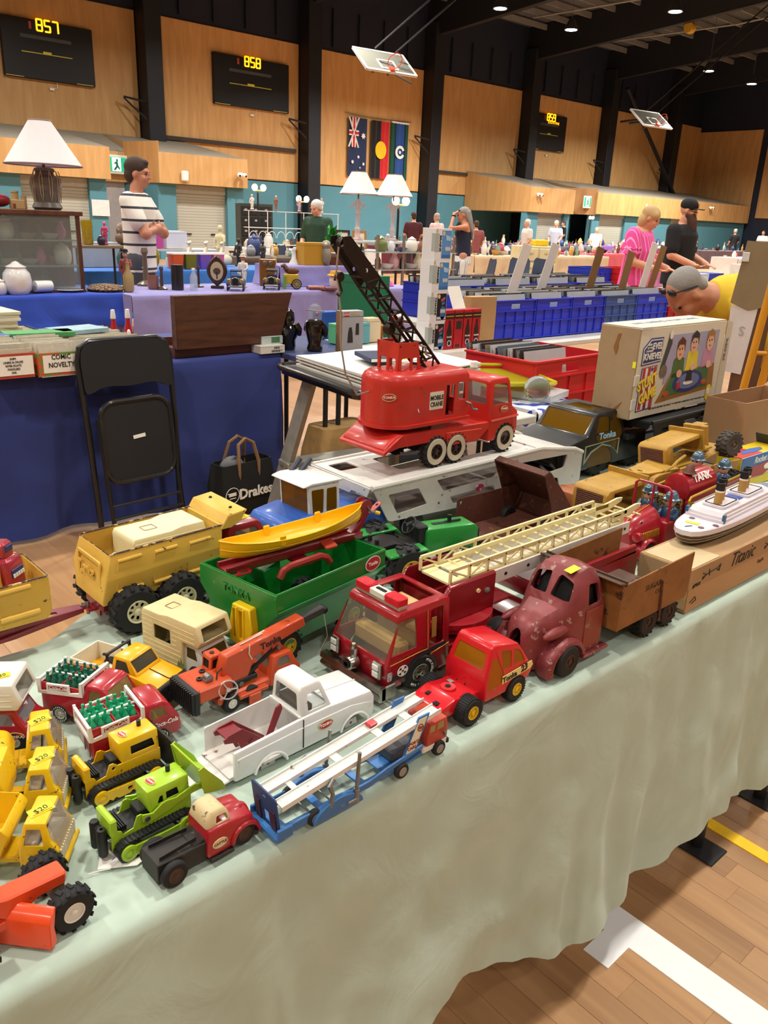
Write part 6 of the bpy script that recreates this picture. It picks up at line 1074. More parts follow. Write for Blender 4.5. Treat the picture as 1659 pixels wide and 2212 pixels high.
# ---------------------------------------------------------------- tin fire truck with firemen
def tin_fire():
 r=mat('a41a28',.3,coat=.5,dirt=.12,wear=.03,wc='5a2a20');t=thing('tin_fire_truck','red tin toy fire truck carrying four helmeted firemen and a barrel tank','toy fire engine',(1.472,.862,TZ),180);BL=mat('2c4a68',.3,coat=.3);FC=mat('d8b090',.4);GD=mat('c8a030',.35,.4)
 part('bonnet',MB().loft([[(x,w*c,z0+(zt-z0)*max(0,s)**.7)for c,s in[(math.cos(R(a)),math.sin(R(a)))for a in range(0,181,15)]]for x,w,z0,zt in((-.004,.022,.03,.072),(-.02,.030,.03,.09),(-.06,.036,.03,.100),(-.10,.040,.03,.108))]),r,t)
 for s in(-1,1):part('wing',MB().loft([[(-.045+q*math.cos(R(a)),s*y,.02+q*math.sin(R(a))*.95)for q,y in((.026,.02),(.034,.03),(.036,.044),(.030,.050))]for a in range(-10,181,15)],cap=False),r,t,ang=60);part('headlamp',MB().lathe([(.004,-.03),(.010,-.015),(.010,-.004),(.003,-.002)],(0,s*.034,.062),'x',14),r,t)
 part('bonnet_line',MB().tube([(-.004,0,.0735),(-.02,0,.0912),(-.06,0,.1012),(-.10,0,.109)],.0012,5),GD,t)
 for i in range(9):part('louvre',MB().box((-.03-.007*i,.0365+.0003*i,.060),(.002,.003,.016),0,(0,15,0)),GD,t)
 part('body_side',MB().prism([(-.10,.018),(-.45,.018),(-.45,.05),(-.20,.055),(-.19,.075),(-.10,.08)],-.048,.048,.003),r,t)
 part('windscreen_frame',MB().tube([(-.108,-.044,.075),(-.108,-.044,.148),(-.108,-.036,.155),(-.108,.036,.155),(-.108,.044,.148),(-.108,.044,.075)],.0032,8).cyl((-.108,0,.1),(-.108,0,.155),.003,n=6),r,t)
 part('net_seat',MB().bx(-.175,-.165,-.04,.04,.06,.118,.004),spots('2a1c14','b09858',350,.5),t)
 for s in(-1,1):
  part('side_rail',MB().prism([(-.19,.05),(-.44,.05),(-.44,.118),(-.43,.13),(-.19,.118)],s*.047-.002,s*.047+.002,.001),r,t);part('yellow_edge',MB().tube([(-.185,s*.048,.05),(-.185,s*.048,.114),(-.19,s*.048,.121),(-.425,s*.048,.134),(-.442,s*.048,.128),(-.446,s*.048,.11)],.0028,6).bx(-.2,-.186,s*.048-.003,s*.048+.003,.06,.11),GD,t)
  part('hose',MB().cyl((-.2,s*.0505,.104),(-.43,s*.0505,.116),.004,n=8).cyl((-.2,s*.0505,.092),(-.43,s*.0505,.102),.004,n=8),mat('a89c88',.5),t);part('gauge',MB().lathe([(.004,s*.0495),(.004,s*.051)],(-.215,0,.072),'y',10).lathe([(.004,s*.0495),(.004,s*.051)],(-.228,0,.072),'y',10),CHR,t)
 part('tank',MB().lathe([(.02,-.005),(.032,0),(.033,.01),(.033,.115),(.032,.125),(.02,.13)],(-.335,0,.128),'x',24),r,t);text(t,'TANK',near180(-.27,.026,.150,-.6)@T(z=.0008),.024,LAB_W,bold=.03,sx=1.2)
 part('bell',MB().lathe([(.016,.0),(.012,.005),(.009,.016),(.003,.021)],(-.235,.012,.162),n=14).cyl((-.235,.012,.05),(-.235,.012,.165),.0015,n=5),mat('6a4438',.5,.5),t)
 for x,y,z in((-.135,-.022,.07),(-.150,.024,.062),(-.345,-.028,.11),(-.405,.012,.092)):
  f=part('fireman',MB().loft([[(x+w*math.cos(2*pi*i/12),y+w*1.15*math.sin(2*pi*i/12),z+h)for i in range(12)]for h,w in((0,.016),(.02,.018),(.036,.015),(.042,.009))]).tube([(x,y+.018,z+.032),(x+.014,y+.02,z+.018),(x+.026,y+.014,z+.022)],.006,8).tube([(x,y-.018,z+.032),(x+.014,y-.02,z+.018),(x+.026,y-.014,z+.022)],.006,8),BL,t)
  part('face',MB().ell((x+.003,y,z+.052),(.0125,.0125,.015),12,8),FC,f);part('helmet',MB().lathe([(.019,.056),(.0185,.058),(.015,.060),(.0135,.068),(.008,.075),(.001,.078)],(x,y,z),n=16).box((x+.014,y,z+.064),(.004,.012,.012),.001),mat('5a7488',.25,.4,coat=.4),f);part('eyes',MB().ell((x+.0145,y-.005,z+.054),.0022,6,4).ell((x+.0145,y+.005,z+.054),.0022,6,4),DK,f)
 spoked(t,fr((-.122,-.02,.1),(0,1,0),(-.4,0,.9)),.014,BK)
 for x in(-.045,-.33):axle(t,x,.04,.022,.014,r,hr=.55)
tin_fire()
# ---------------------------------------------------------------- ocean liner on its carton
def liner():
 K=wood('b08a60','c49c70',3,0,.8,3,'cardboard',0);t=thing('liner_carton','long brown cardboard carton lettered Titanic at the table edge','box',(1.35,.634,TZ),0)
 part('carton',MB().bx(0,.62,0,.105,0,.052,.001),K,t);part('lid',MB().bx(-.004,.624,-.003,.108,.05,.092,.001),K,t);part('lid_flap',MB().plate([(0,0),(.105,0),(.105,.1),(0,.1)],(),.002,T(.0,.0,.0925)),mat('cbb48c',.8),t);part('end_flap',MB().bx(-.006,-.004,.0,.105,.01,.09),mat('a88c64',.8),t)
 text(t,'Titanic',near(.20,-.0036,.071)@T(rz=0),.042,mat('2c241c',.7),shear=.35,sx=.9)
 for x in(.075,.335):part('anchor_scroll',MB().tube([(x-.035,-.0035,.066),(x-.01,-.0035,.070),(x+.02,-.0035,.072),(x+.032,-.0035,.078),(x+.028,-.0035,.064),(x+.02,-.0035,.070)],.0012,5).tube([(x-.035,-.0035,.075),(x-.022,-.0035,.070),(x-.035,-.0035,.062)],.0012,5).tube([(x-.012,-.0035,.078),(x-.008,-.0035,.064)],.001,5),mat('2c241c',.7),t)
 text(t,'#P049',near(.02,-.0036,.056),.011,mat('2c241c',.7),shear=.2);part('stamp',MB().tube([(.012,-.0006,.02),(.03,-.0006,.028),(.035,-.0006,.02),(.02,-.0006,.016)],.001,5),mat('4a3c2c',.7),t);text(t,'fragile',near(.30,-.0006,.035),.012,mat('6a543c',.7),shear=.2)
 s=thing('toy_liner','white and brown tin ocean liner with four tan funnels on the brown carton','toy ship',(1.432,.706,TZ+.0935),3)
 def ring(z,w,x0,x1,n=28):
  o=[]
  for i in range(n):
   a=2*pi*i/n;c,d=math.cos(a),math.sin(a);o.append((x0+(x1-x0)*(.5-.5*(abs(c)**.8)*(1 if c>0 else-1)),w*(abs(d)**.75)*(1 if d>0 else-1),z))
  return o
 part('hull',MB().loft([ring(0,.028,.02,.46),ring(.012,.042,.006,.475),ring(.026,.049,.0,.48)]),mat('4a3c30',.3,.3,coat=.3),s);part('hull_line',MB().tube(ring(.018,.0465,.003,.478),.0008,5,closed=True).tube(ring(.010,.0415,.008,.474),.0008,5,closed=True),mat('b8a488',.4),s)
 Wm=mat('dcd4dc',.3,coat=.3,dirt=.04);part('deck',MB().loft([ring(.026,.0505,-.002,.482),ring(.036,.0505,-.002,.482),ring(.038,.048,.002,.478)]),Wm,s)
 part('superstructure',MB().loft([[(x,y,z)for x,y in((x0,-w),(x1,-w),(x1+.02,0),(x1,w),(x0,w),(x0-.004,0))]for z,w,x0,x1 in((.038,.040,.09,.37),(.044,.040,.09,.37),(.0445,.037,.092,.365),(.050,.037,.094,.36),(.0505,.034,.096,.355),(.057,.034,.102,.35))]),Wm,s,ang=20)
 part('bridge_window',MB().plate([(-.036,.040),(.036,.040),(.032,.056),(-.032,.056)],(),.002,fr((.088,0,0),(0,-1,0),(.3,0,1))),mat('101216',.15),s);part('bridge_corner',MB().bx(.09,.098,-.0412,-.036,.039,.056).bx(.09,.098,.036,.0412,.039,.056),mat('2c6488',.3),s)
 for x0,x1 in((.12,.2),(.24,.33)):part('upper_deck',MB().prism(rr(x0,x1,-.024,.024,.008),.057,.063,.001,'z'),Wm,s);part('deck_line',MB().plate(rr(x0+.004,x1-.004,-.021,.021,.007),[rr(x0+.006,x1-.006,-.019,.019,.006)],.001,T(z=.0635)),DK,s)
 TN=mat('b8904c',.4,dirt=.05)
 for x,y in((.135,-.004),(.168,.006),(.262,.0),(.296,.008)):f=part('funnel',MB().lathe([(.0085,.06),(.0085,.092)],(x,y,0),n=16),TN,s);part('funnel_top',MB().lathe([(.0088,.092),(.0092,.093),(.0088,.108),(.007,.1085),(.0065,.104)],(x,y,0),n=16),BK,f);part('funnel_ring',MB().lathe([(.009,.0885),(.009,.092)],(x,y,0),n=16),LAB_W,f)
 part('hatch',MB().lathe([(.006,.038),(.006,.0392)],(.035,-.02,0),n=12).lathe([(.006,.038),(.006,.0392)],(.075,.018,0),n=12).lathe([(.006,.038),(.006,.0392)],(.07,-.034,0),n=12),mat('6a4450',.4),s);part('blue_panel',MB().bx(.205,.235,-.016,.016,.057,.0585),mat('2c4a9c',.4),s);part('stern_deck',MB().lathe([(.034,.038),(.034,.041),(.026,.041)],(.42,0,0),n=20),mat('6a7880',.4),s)
 sticker(s,T(.048,.004,.0388,rz=-80),.014,.006,None);part('anchor',MB().tube([(.015,.004,.0388),(.03,-.004,.0388)],.0008,4),DK,s)
liner()
# ---------------------------------------------------------------- tin racing cars, boxes
def race_car(x,y,rz,label,c1,c2,num):
 t=thing('tin_race_car',label,'toy car',(x,y,TZ),rz);a=mat(c1,.25,coat=.5,dirt=.05);b=mat(c2,.3,coat=.4)
 part('body',MB().loft([[(px,w*math.cos(2*pi*i/14),.028+h*math.sin(2*pi*i/14))for i in range(14)]for px,w,h in((0,.006,.006),(.012,.016,.012),(.06,.024,.018),(.11,.028,.022),(.15,.024,.02),(.19,.012,.012),(.205,.004,.005))]),a,t);part('tail_band',MB().loft([[(px,w*math.cos(2*pi*i/14),.028+h*math.sin(2*pi*i/14))for i in range(14)]for px,w,h in((.145,.0252,.021),(.165,.02,.0175))]),b,t)
 text(t,num,T(.17-.11,0,.0475,rz=180),.026,LAB_W,bold=.03);part('cockpit',MB().lathe([(.018,.046),(.02,.05),(.018,.054)],(.115,0,0),n=14),DK,t);part('driver',MB().ell((.115,0,.062),(.01,.01,.013),12,8).ell((.118,0,.05),(.012,.016,.012),10,6),mat('b02030',.4),t)
 for px in(.035,.165):
  for s in(-1,1):wheel(t,px,s*.034,.021,.013,b,hr=.5)
race_car(1.97,.872,4,'red and white tin toy racing car with a driver, behind the ocean liner','b81c34','e0d8c0','33')
race_car(2.03,.79,5,'red tin toy racing car with yellow tail, nearest the table edge by the liner','c02038','d8b82c','9')
def rocket_box():
 t=thing('toy_carton','blue, yellow and red toy carton lettered Rocket Racer','box',(2.19,.945,TZ),-1);
 part('front_panel',MB().bx(0,.235,0,.002,0,.094),mat('e8e4d8',.4),t);part('carton',MB().bx(.0,.235,.002,.075,0,.094,.001),mat('d8b81c',.45),t)
 part('blue_band',MB().plate([(0,.05),(.235,.054),(.235,.094),(0,.094)],(),.001,near(0,-.001,0)),mat('2266b0',.4),t);part('yellow_band',MB().plate([(0,0),(.235,0),(.235,.03),(.1,.022),(0,.034)],(),.001,near(0,-.001,0)),mat('ecd41c',.4),t)
 text(t,'Rocket Racer',near(.14,-.002,.077),.026,LAB_W,shear=.3,bold=.015,sx=.95)
 part('printed_rocket',MB().plate([(.04,.04),(.07,.028),(.14,.026),(.19,.04),(.2,.056),(.17,.066),(.1,.06),(.05,.062)],(),.001,near(0,-.002,0)),mat('a81c24',.4),t);part('printed_window',MB().plate(ov(.022,.009,14,(.16,.05)),(),.001,near(0,-.0028,0)),LAB_W,t)
 part('red_top',MB().plate([(.0,.0),(.12,.0),(.10,.07),(0,.07)],(),.001,T(0,.002,.0948)),mat('c42a2a',.4),t);part('printed_car',MB().plate([(.04,.02),(.1,.012),(.16,.02),(.17,.032),(.12,.04),(.06,.036)],(),.001,T(0,.002,.0956)),mat('2c60b0',.4),t);part('open_flap',MB().plate([(.0,0),(.073,0),(.073,.04),(0,.04)],(),.001,fr((.236,.002,.09),SY,(-.5,0,.9))),mat('3a3c40',.6),t)
rocket_box()
KB=mat('a8805c',.8,dirt=.06,ds=4);t=thing('open_carton','plain brown open cardboard box at the far right of the toy table','box',(2.40,1.055,TZ),-2)
part('carton',cut(MB().bx(0,.36,0,.13,0,.205),[MB().bx(.004,.356,.004,.126,.004,.3)]),KB,t);part('flap',MB().plate([(0,0),(.13,0),(.12,.05),(.01,.05)],(),.003,fr((.36,0,.205),SY,(.8,0,.5))),KB,t)
def stunt_box():
 t=thing('stunt_game_box','worn board game box lettered Stunt Game, standing on the black carrier','box',(2.055,1.235,TZ+.160),0,rot=(0,0,1));W_,D_,H_=.515,.13,.262
 part('carton',MB().bx(0,W_,0,D_,0,H_,.003),mat('a48e6e',.8,dirt=.12,ds=12,wear=.03,wc='8a6a3c',ws=12),t);part('front_print',MB().bx(.004,W_-.003,-.0015,0,.003,H_-.003),mat('dcd4c2',.5,dirt=.06),t);part('top_print',MB().bx(.002,W_-.002,.002,D_-.002,H_,H_+.001),mat('d6ceba',.6),t)
 F=lambda m,pts,k=1,hs=():part('print_patch',MB().plate(pts,hs,.0008,near(0,-.0015-.0006*k,0)),m,t)
 nv=mat('2c3c78',.5,dirt=.1);rd=mat('b83238',.5);wh=mat('ece6da',.5);ye=mat('ecd03c',.5);gn=mat('3c7048',.5)
 F(mat('a8a4c0',.5),[(.16,.09),(.47,.105),(.47,.235),(.16,.235)]);F(mat('9a6c34',.5),[(.13,.035),(.48,.05),(.47,.13),(.2,.12)],2);F(gn,[(.16,.05),(.44,.06),(.43,.125),(.21,.118)],3)
 F(nv,ov(.092,.034,24,(.31,.086)),4);F(mat('6a78a8',.5),ov(.07,.024,24,(.31,.088)),5);F(mat('20242c',.5),[(.29,.085),(.33,.085),(.325,.118),(.295,.118)],6);F(wh,ov(.03,.006,16,(.31,.082)),6);F(rd,[(.24,.065),(.262,.07),(.262,.09),(.24,.086)],6)
 for cx,cz,hr_,sk,sh in((.235,.190,'5c2c1a','e0ac88','4c6a3c'),(.315,.205,'2a2422','e4b496','e0cc3c'),(.415,.205,'a87838','e8b898','c890b0')):
  F(mat(sh,.5),[(cx-.035,cz-.085),(cx+.04,cz-.085),(cx+.032,cz-.03),(cx,cz-.018),(cx-.03,cz-.03)],3);F(mat(sk,.5),ov(.021,.029,18,(cx,cz-.004)),5);F(mat(hr_,.5),[(cx-.022,cz+.0),(cx-.02,cz+.022),(cx,cz+.036),(cx+.022,cz+.024),(cx+.024,cz-.008),(cx+.016,cz+.012),(cx-.012,cz+.014)],6);F(DK,ov(.0025,.003,8,(cx-.009,cz)),7);F(DK,ov(.0025,.003,8,(cx+.006,cz+.001)),7);F(mat('b85048',.5),ov(.007,.0025,8,(cx-.002,cz-.016)),7);F(mat(sk,.5),ov(.016,.012,12,(cx+.01,cz-.075)),6)
 F(nv,[(.022,.155),(.128,.160),(.128,.232),(.058,.232),(.022,.205)]);F(wh,[(.026,.159),(.124,.164),(.124,.228),(.06,.228),(.026,.203)],2);F(nv,[(.029,.162),(.121,.167),(.121,.225),(.061,.225),(.029,.201)],3)
 for s_,x,z,h in(('EVEL',.095,.208,.026),('KNIEVEL',.076,.180,.026),('KING',.055,.214,.008),('OF THE',.055,.205,.008),('STUNTMEN',.055,.196,.007)):text(t,s_,near(x,-.0042,z),h,wh,shear=.15,bold=.03)
 F(nv,[(.026,.02),(.114,.024),(.114,.152),(.03,.148)],1);F(wh,[(.03,.024),(.11,.028),(.11,.15),(.034,.146)],2)
 for x in(.034,.062,.092):F(rd,[(x,.026),(x+.016,.027),(x+.016,.15),(x+.002,.148)],3)
 F(nv,star(.008,5)and[(.085+a,.142+b)for a,b in star(.008,5)],4);F(nv,[(.07+a,.034+b)for a,b in star(.008,5)],4)
 for k,(m_,o_)in enumerate(((INK,.0015),(ye,0))):text(t,'STUNT',near(.066+o_,-.0050-.0006*k,.106-o_)@T(rz=14),.040,m_,bold=.05,sx=.8);text(t,'GAME',near(.076+o_,-.0050-.0006*k,.066-o_)@T(rz=14),.040,m_,bold=.05,sx=.85)
 F(mat('3c4048',.5),[(.13,.14),(.145,.13),(.165,.18),(.178,.21),(.172,.235),(.16,.24),(.152,.205)],4);F(wh,ov(.009,.013,12,(.166,.236)),6);F(STEEL,ov(.02,.02,14,(.15,.13)),5)
 text(t,'EVEL RACES AROUND THE TRACK * TO PERFORM A DAREDEVIL STUNT WITH EVERY LAP',near(.27,-.0025,.022)@T(rz=0),.0085,INK);F(ye,rr(.445,.475,.01,.06,.012),3);F(wh,ov(.011,.011,14,(.46,.038)),4)
 F(mat('c4502c',.5),ov(.018,.008,14,(.185,.06)),5);F(mat('c4502c',.5),ov(.018,.008,14,(.415,.075)),5)
 text(t,'EVEL KNIEVEL STUNT GAME',T(.26,.07,H_+.0014,rz=0),.03,mat('8a90b8',.6),shear=.1);F2=part('tape',MB().bx(-.0015,.02,-.004,.0,.03,.06).bx(-.0015,.02,-.004,0,.10,.13).bx(.0,.06,-.003,.03,H_-.004,H_+.0025),mat('d0ccc4',.4),t)
 part('tear',MB().plate([(.02,.2),(.03,.24),(.04,.242),(.034,.215),(.036,.2),(.03,.18)],(),.001,fr((-.0008,.1,0),(0,-1,0),SZ)).plate([(.02,.02),(.05,.05),(.04,.03)],(),.001,fr((-.0008,.08,0),(0,-1,0),SZ)),mat('8a6030',.8),t);sticker(t,fr((-.0012,.006,.16),(0,-1,0),SZ),.005,.009,None)
 part('open_end_flap',MB().plate([(0,0),(.26,0),(.255,.024),(.01,.03)],(),.002,fr((W_,0,0),(.02,0,1),(1,-.3,0))),mat('d2c8b0',.6),t);text(t,'EVEL KNIEVEL',fr((W_+.012,-.0055,.17),(.02,0,1),(-1,.3,0)),.012,nv)
stunt_box()
# ---------------------------------------------------------------- the green tablecloth over trestle tables
GC=cloth('b8cabb',wr=.10,sc=8,dirt=.06)
def sst(a,b,x):x=min(1,max(0,(x-a)/(b-a)));return x*x*(3-2*x)
def big_cloth():
 X0,X1,n=-.75,2.9,210;cols_=[]
 for i in range(n+1):
  x=X0+(X1-X0)*i/n;yb=1.245+.07*sst(.36,.5,x)+.15*sst(.55,.85,x);c=[]
  nz=lambda y,a=.0016:.74+a*noise.noise((x*7,y*9,1))-a*.6
  c.append((x,yb+.012,.50));c.append((x,yb+.010,.70));c.append((x,yb-.004,.737))
  for k in range(17):y=yb-.02-(yb-.02-.638)*k/16;c.append((x,y,nz(y)))
  for a in(30,60,90):c.append((x,.634-.018*math.sin(R(a)),.722+.0175*math.cos(R(a))))
  hem=.27-.13*sst(.7,1.1,x)-.05*sst(1.6,2.1,x)+.008*math.sin(x*9)
  for k in range(1,21):
   s=k/20;z=.722-(.722-hem)*s;A=.003+.017*s**1.2
   w_=.35+.65*sst(.75,1.15,x);f=A*(math.sin(x*15+1.1*s+.8*math.sin(x*3.1))*.5+w_*(.35*math.sin(x*41-3*s+2*math.sin(x*5))+.5*abs(math.sin(x*26+1.5*s+1.5*math.sin(x*7)))-.3)+noise.noise((x*6+s*2.5,s*3.0,4))*.9+noise.noise((x*15-s*6,s*6,9))*.35)
   f-=.02*s*math.exp(-((x-.40-.02*s)/.018)**2)
   c.append((x,.616-.012*s+f,z))
  cols_.append(c)
 m=MB();k=len(cols_[0])
 for c in cols_:m.v+=c
 for i in range(n):
  for j in range(k-1):m.f.append((i*k+j,(i+1)*k+j,(i+1)*k+j+1,i*k+j+1))
 solo('green_tablecloth',m,GC,'pale green cloth hanging almost to the floor over the long toy table','tablecloth',ang=80)
big_cloth()
def trestle(x0,x1,y0,y1,label,top=.73,m=None,name='trestle_table',group=None):
 t=thing(name,label,'table',((x0+x1)/2,(y0+y1)/2,0),0,group);w,d=(x1-x0)/2,(y1-y0)/2
 part('table_top',MB().bx(-w,w,-d,d,top-.03,top,.004),m or mat('c8c6c0',.5),t);g=mat('24262a',.5)
 for x in(-w+.2,w-.2):
  for y in(-d+.07,d-.07):part('leg',MB().cyl((x,y,0),(x,y,top-.03),.014,n=8),g,t)
 return t
trestle(-.7,.9,.65,1.22,'folding table hidden under the left half of the green cloth',.72);trestle(.95,2.85,.65,1.38,'folding table hidden under the right half of the green cloth',.72)
for x,y,l in((1.672,.648,'flat black table foot under the hem of the green cloth'),(1.975,.63,'second flat black table foot, cut off at the right edge')):
 t=thing('floor_stand',l,'table foot',(x,y,0),0);part('base_plate',MB().bx(-.042,.038,-.062,.055,0,.006,.002),mat('18191b',.6),t);part('post',MB().cyl((0,.0,.006),(0,.0,.69),.016,n=12),mat('1c1d20',.4),t)
 # ---------------------------------------------------------------- blue table of boxes behind, folding chair, bag
def draped(name,label,x0,x1,y0,y1,z,hem,c,seed=0,amp=.03,skew=0):
 """cloth over a table: front sheet and both ends hang in folds"""
 m=MB();n=max(16,int((x1-x0)*22));C_=[]
 for i in range(n+1):
  x=x0+(x1-x0)*i/n;c_=[(x,y1,z-.25),(x,y1,z)]+[(x,y1+(y0-y1)*k/4,z+.003*noise.noise((x*4,k,seed)))for k in range(1,4)]+[(x,y0+.01,z),(x,y0,z-.012)]
  for k in range(1,13):s=k/12;c_.append((x,y0-.02*s+amp*s**1.2*(math.sin(x*9+seed+s)*.5+math.sin(x*21+seed*2-s*2)*.3+noise.noise((x*3,s*2,seed))),z-.012-(z-.012-hem)*s))
  C_.append(c_)
 k=len(C_[0])
 for c_ in C_:m.v+=c_
 for i in range(n):
  for j in range(k-1):m.f.append((i*k+j,(i+1)*k+j,(i+1)*k+j+1,i*k+j+1))
 for ci in(0,n):
  o=len(m.v);q=C_[ci]
  for(x,y,zz)in((q[1][0],y1,z),(q[1][0],y0+.01,z)):
   for s in range(5):m.v.append((x+(1 if ci else-1)*.03*s/4+.01*math.sin(s),y,z-(z-hem)*s/4))
  for s in range(4):m.f.append((o+s,o+s+1,o+5+s+1,o+5+s))
 return solo(name,m,c,label,'tablecloth',ang=80)
NVY=cloth('26357a',wr=.2,sc=3,dirt=.12)
draped('navy_tablecloth','navy blue cloth hanging to the floor behind the black folding chair',.3,2.43,3.55,4.45,.742,.02,NVY,1,.05)
trestle(.35,2.4,3.6,4.4,'table hidden under the navy cloth')
def fold_chair():
 t=thing('folding_chair','black folding chair folded flat against the navy tablecloth','chair',(1.54,3.36,0),3,rot=(-7,0,4));G=mat('17181a',.35,coat=.3,dirt=.15);PD=mat('1c1d1f',.6,bump=.1,bs=300)
 part('back_frame',MB().tube([(-.205,.03,.02),(-.215,.0,.5),(-.222,0,.80),(-.205,0,.86),(-.16,0,.885),(.16,0,.885),(.205,0,.86),(.222,0,.80),(.215,.0,.5),(.205,.03,.02)],.0135,10),G,t)
 part('backrest',MB().plate(rp([(-.212,.655),(-.12,.69),(0,.68),(.12,.69),(.212,.655),(.216,.80),(.205,.855),(.16,.882),(-.16,.882),(-.205,.855),(-.216,.80)],.03,4),(),.022,fr((0,-.008,0),SX,SZ)),PD,t)
 part('seat_rim',MB().tube([(px,-.035,pz)for px,pz in rr(-.17,.17,.26,.62,.07,5)],.013,8,closed=True),G,t);part('seat',MB().plate(rr(-.165,.165,.265,.615,.065),(),.02,fr((0,-.03,0),SX,SZ)),PD,t)
 [part('rear_leg',MB().tube([(s*.175,-.02,.55),(s*.178,-.05,.0)],.011,8),G,t)for s in(-1,1)]
 for z,y in((.16,-.045),(.10,-.05)):part('crossbar',MB().cyl((-.178,y,z),(.178,y,z),.007,n=8),mat('3a3c40',.3,.6),t)
 part('maker_tag',MB().plate(rr(-.03,.03,-.008,.008,.001),(),.002,fr((-.0,-.042,.455),(1,0,.08),SZ)),LAB_W,t)
fold_chair()
def bag():
 t=thing('shopping_bag','black reusable shopping bag with brown strap handles on the floor','bag',(2.05,3.34,0),6);K=mat('191a1b',.85,bump=.15,bs=60)
 part('body',cut(MB().loft([[(x*k,y*k2,z)for x,y in rr(-.165,.165,-.07,.07,.02)]for z,k,k2 in((0,.92,.9),(.02,1,1),(.15,1.01,1.08),(.27,.92,.8))]),[MB().loft([[(x*k,y*k2,z)for x,y in rr(-.155,.155,-.06,.06,.02)]for z,k,k2 in((.02,.95,.9),(.15,1.0,1.08),(.29,.92,.8))])]),K,t)
 for y in(-.06,.06):part('handle',MB().tube([(-.06,y,.19),(-.06,y,.27),(-.045,y*.6,.36),(0,y*.5,.385),(.045,y*.6,.36),(.06,y,.27),(.06,y,.19)],.009,6),mat('8a6a48',.8),t)
 part('grey_bundle',MB().ell((-.06,0,.24),(.07,.045,.06),12,8).tube([(-.1,-.01,.27),(-.06,-.02,.30),(-.02,0,.28)],.008,6),mat('6a6c70',.8),t)
 text(t,'Drakes.',fr((.035,-.0795,.12),SX,SZ),.072,LAB_W,bold=.03,ext=.001);part('trolley_ring',MB().plate(ov(.042,.042,24),[ov(.039,.039,24)],.002,fr((-.118,-.079,.125),SX,SZ)).bx(-.14,-.097,-.081,-.078,.123,.139).bx(-.148,-.14,-.081,-.078,.137,.14).bx(-.136,-.1,-.081,-.078,.11,.113),LAB_W,t)
bag()
# boxes of postcards on the navy table
def box_of_cards(x,y,w,d,h,m,label,lines,n=26,hi=.05,rz=0,lab_w=None):
 t=thing('card_box',label,'box',(x,y,.744),rz);part('carton',cut(MB().bx(0,w,0,d,0,h),[MB().bx(.004,w-.004,.004,d-.004,.004,h+.1)]),m,t)
 cs=MB();
 for i in range(n):yy=.01+(d-.02)*i/n;cs.box((w/2,yy,h*.5+hi*random.uniform(.3,1)*.5),(w*.9,.002,h+hi*random.uniform(.2,.8)),0,(random.uniform(-8,8),0,0))
 part('card',cs,mat('cfc9b8',.7,dirt=.2,ds=40),t)['kind']='stuff'
 if lines:
  lw=lab_w or w*.8;part('paper_label',MB().bx(w*.5-lw/2,w*.5+lw/2,-.002,0,h*.12,h*.9),LAB_W,t)
  for i,s in enumerate(lines):text(t,s,near(w*.5,-.003,h*.80-i*h*.7/len(lines)),h*.62/len(lines),INK,bold=.02,sx=.85)
PATCH=spots('c8542c','6a8a3c',40,.52);box_of_cards(.98,3.48,.165,.30,.10,mat('b8482c',.6,dirt=.3,ds=30),'red patterned box of cards with a list of ships on its label',['SHIPS','LINERS & CRUISE','RIVER BOATS','PADDLERS','SAIL'],lab_w=.16)
box_of_cards(1.16,3.47,.19,.34,.095,PATCH,'colourful box of cards labelled comic and novelty',['COMIC','NOVELTY'])
box_of_cards(1.36,3.60,.36,.5,.07,wood('b89868','d0b488',3,0),'long pale wooden tray of cards behind the folding chair',None,40,.06)
for i in range(7):solo('picture_book',MB().bx(-.09,.09,-.12,.12,0,.014,.001),mat(('e0d8c0','c8b890','d8d0b8','b8a880','e4dcc8','cfc4a4','d8d0b0')[i],.6),'thin cream paperback in the stack at the left edge, %s from the bottom'%ORD[i],'book',(1.20+random.uniform(-.006,.006),4.18,.842+.0145*i),random.uniform(-5,5),'stack of cream books')
box_of_cards(1.0,3.95,.42,.42,.095,mat('3a4a7a',.7),'dark blue box of cards under the stack of cream books',None,30,.0)
for x,y,w,d,c,l,rz in((1.02,3.80,.26,.1,'2c5aa0','blue picture card lying on the card boxes at the left edge',8),(1.30,3.85,.3,.12,'4a9a58','green and yellow comic lying flat across the boxes',-6),(1.5,3.9,.24,.16,'9ab8c4','pale blue wrapped booklet on the tray',12)):solo('comic_booklet',MB().bx(-w/2,w/2,-d/2,d/2,0,.02,.001),mat(c,.5,dirt=.3,ds=30),l,'booklet',(x,y,.858),rz)
def bottle_item(x,y):pass
for x,l in((1.79,'small red figurine bottle with a white cap beside the wooden case'),(1.87,'second small red figurine bottle with a white cap, nearer the wooden case')):
 t=thing('figurine_bottle',l,'bottle',(x,4.15,.744),0);part('glass_body',MB().lathe([(.022,0),(.026,.02),(.022,.06),(.012,.11),(.011,.135)],n=14),mat('b81c28',.25,coat=.4),t);part('cap',MB().lathe([(.013,.135),(.014,.14),(.010,.18),(.002,.182)],n=12),LAB_W,t);part('painted_front',MB().ell((-.008,-.02,.05),(.012,.008,.03),10,6),LAB_W,t)
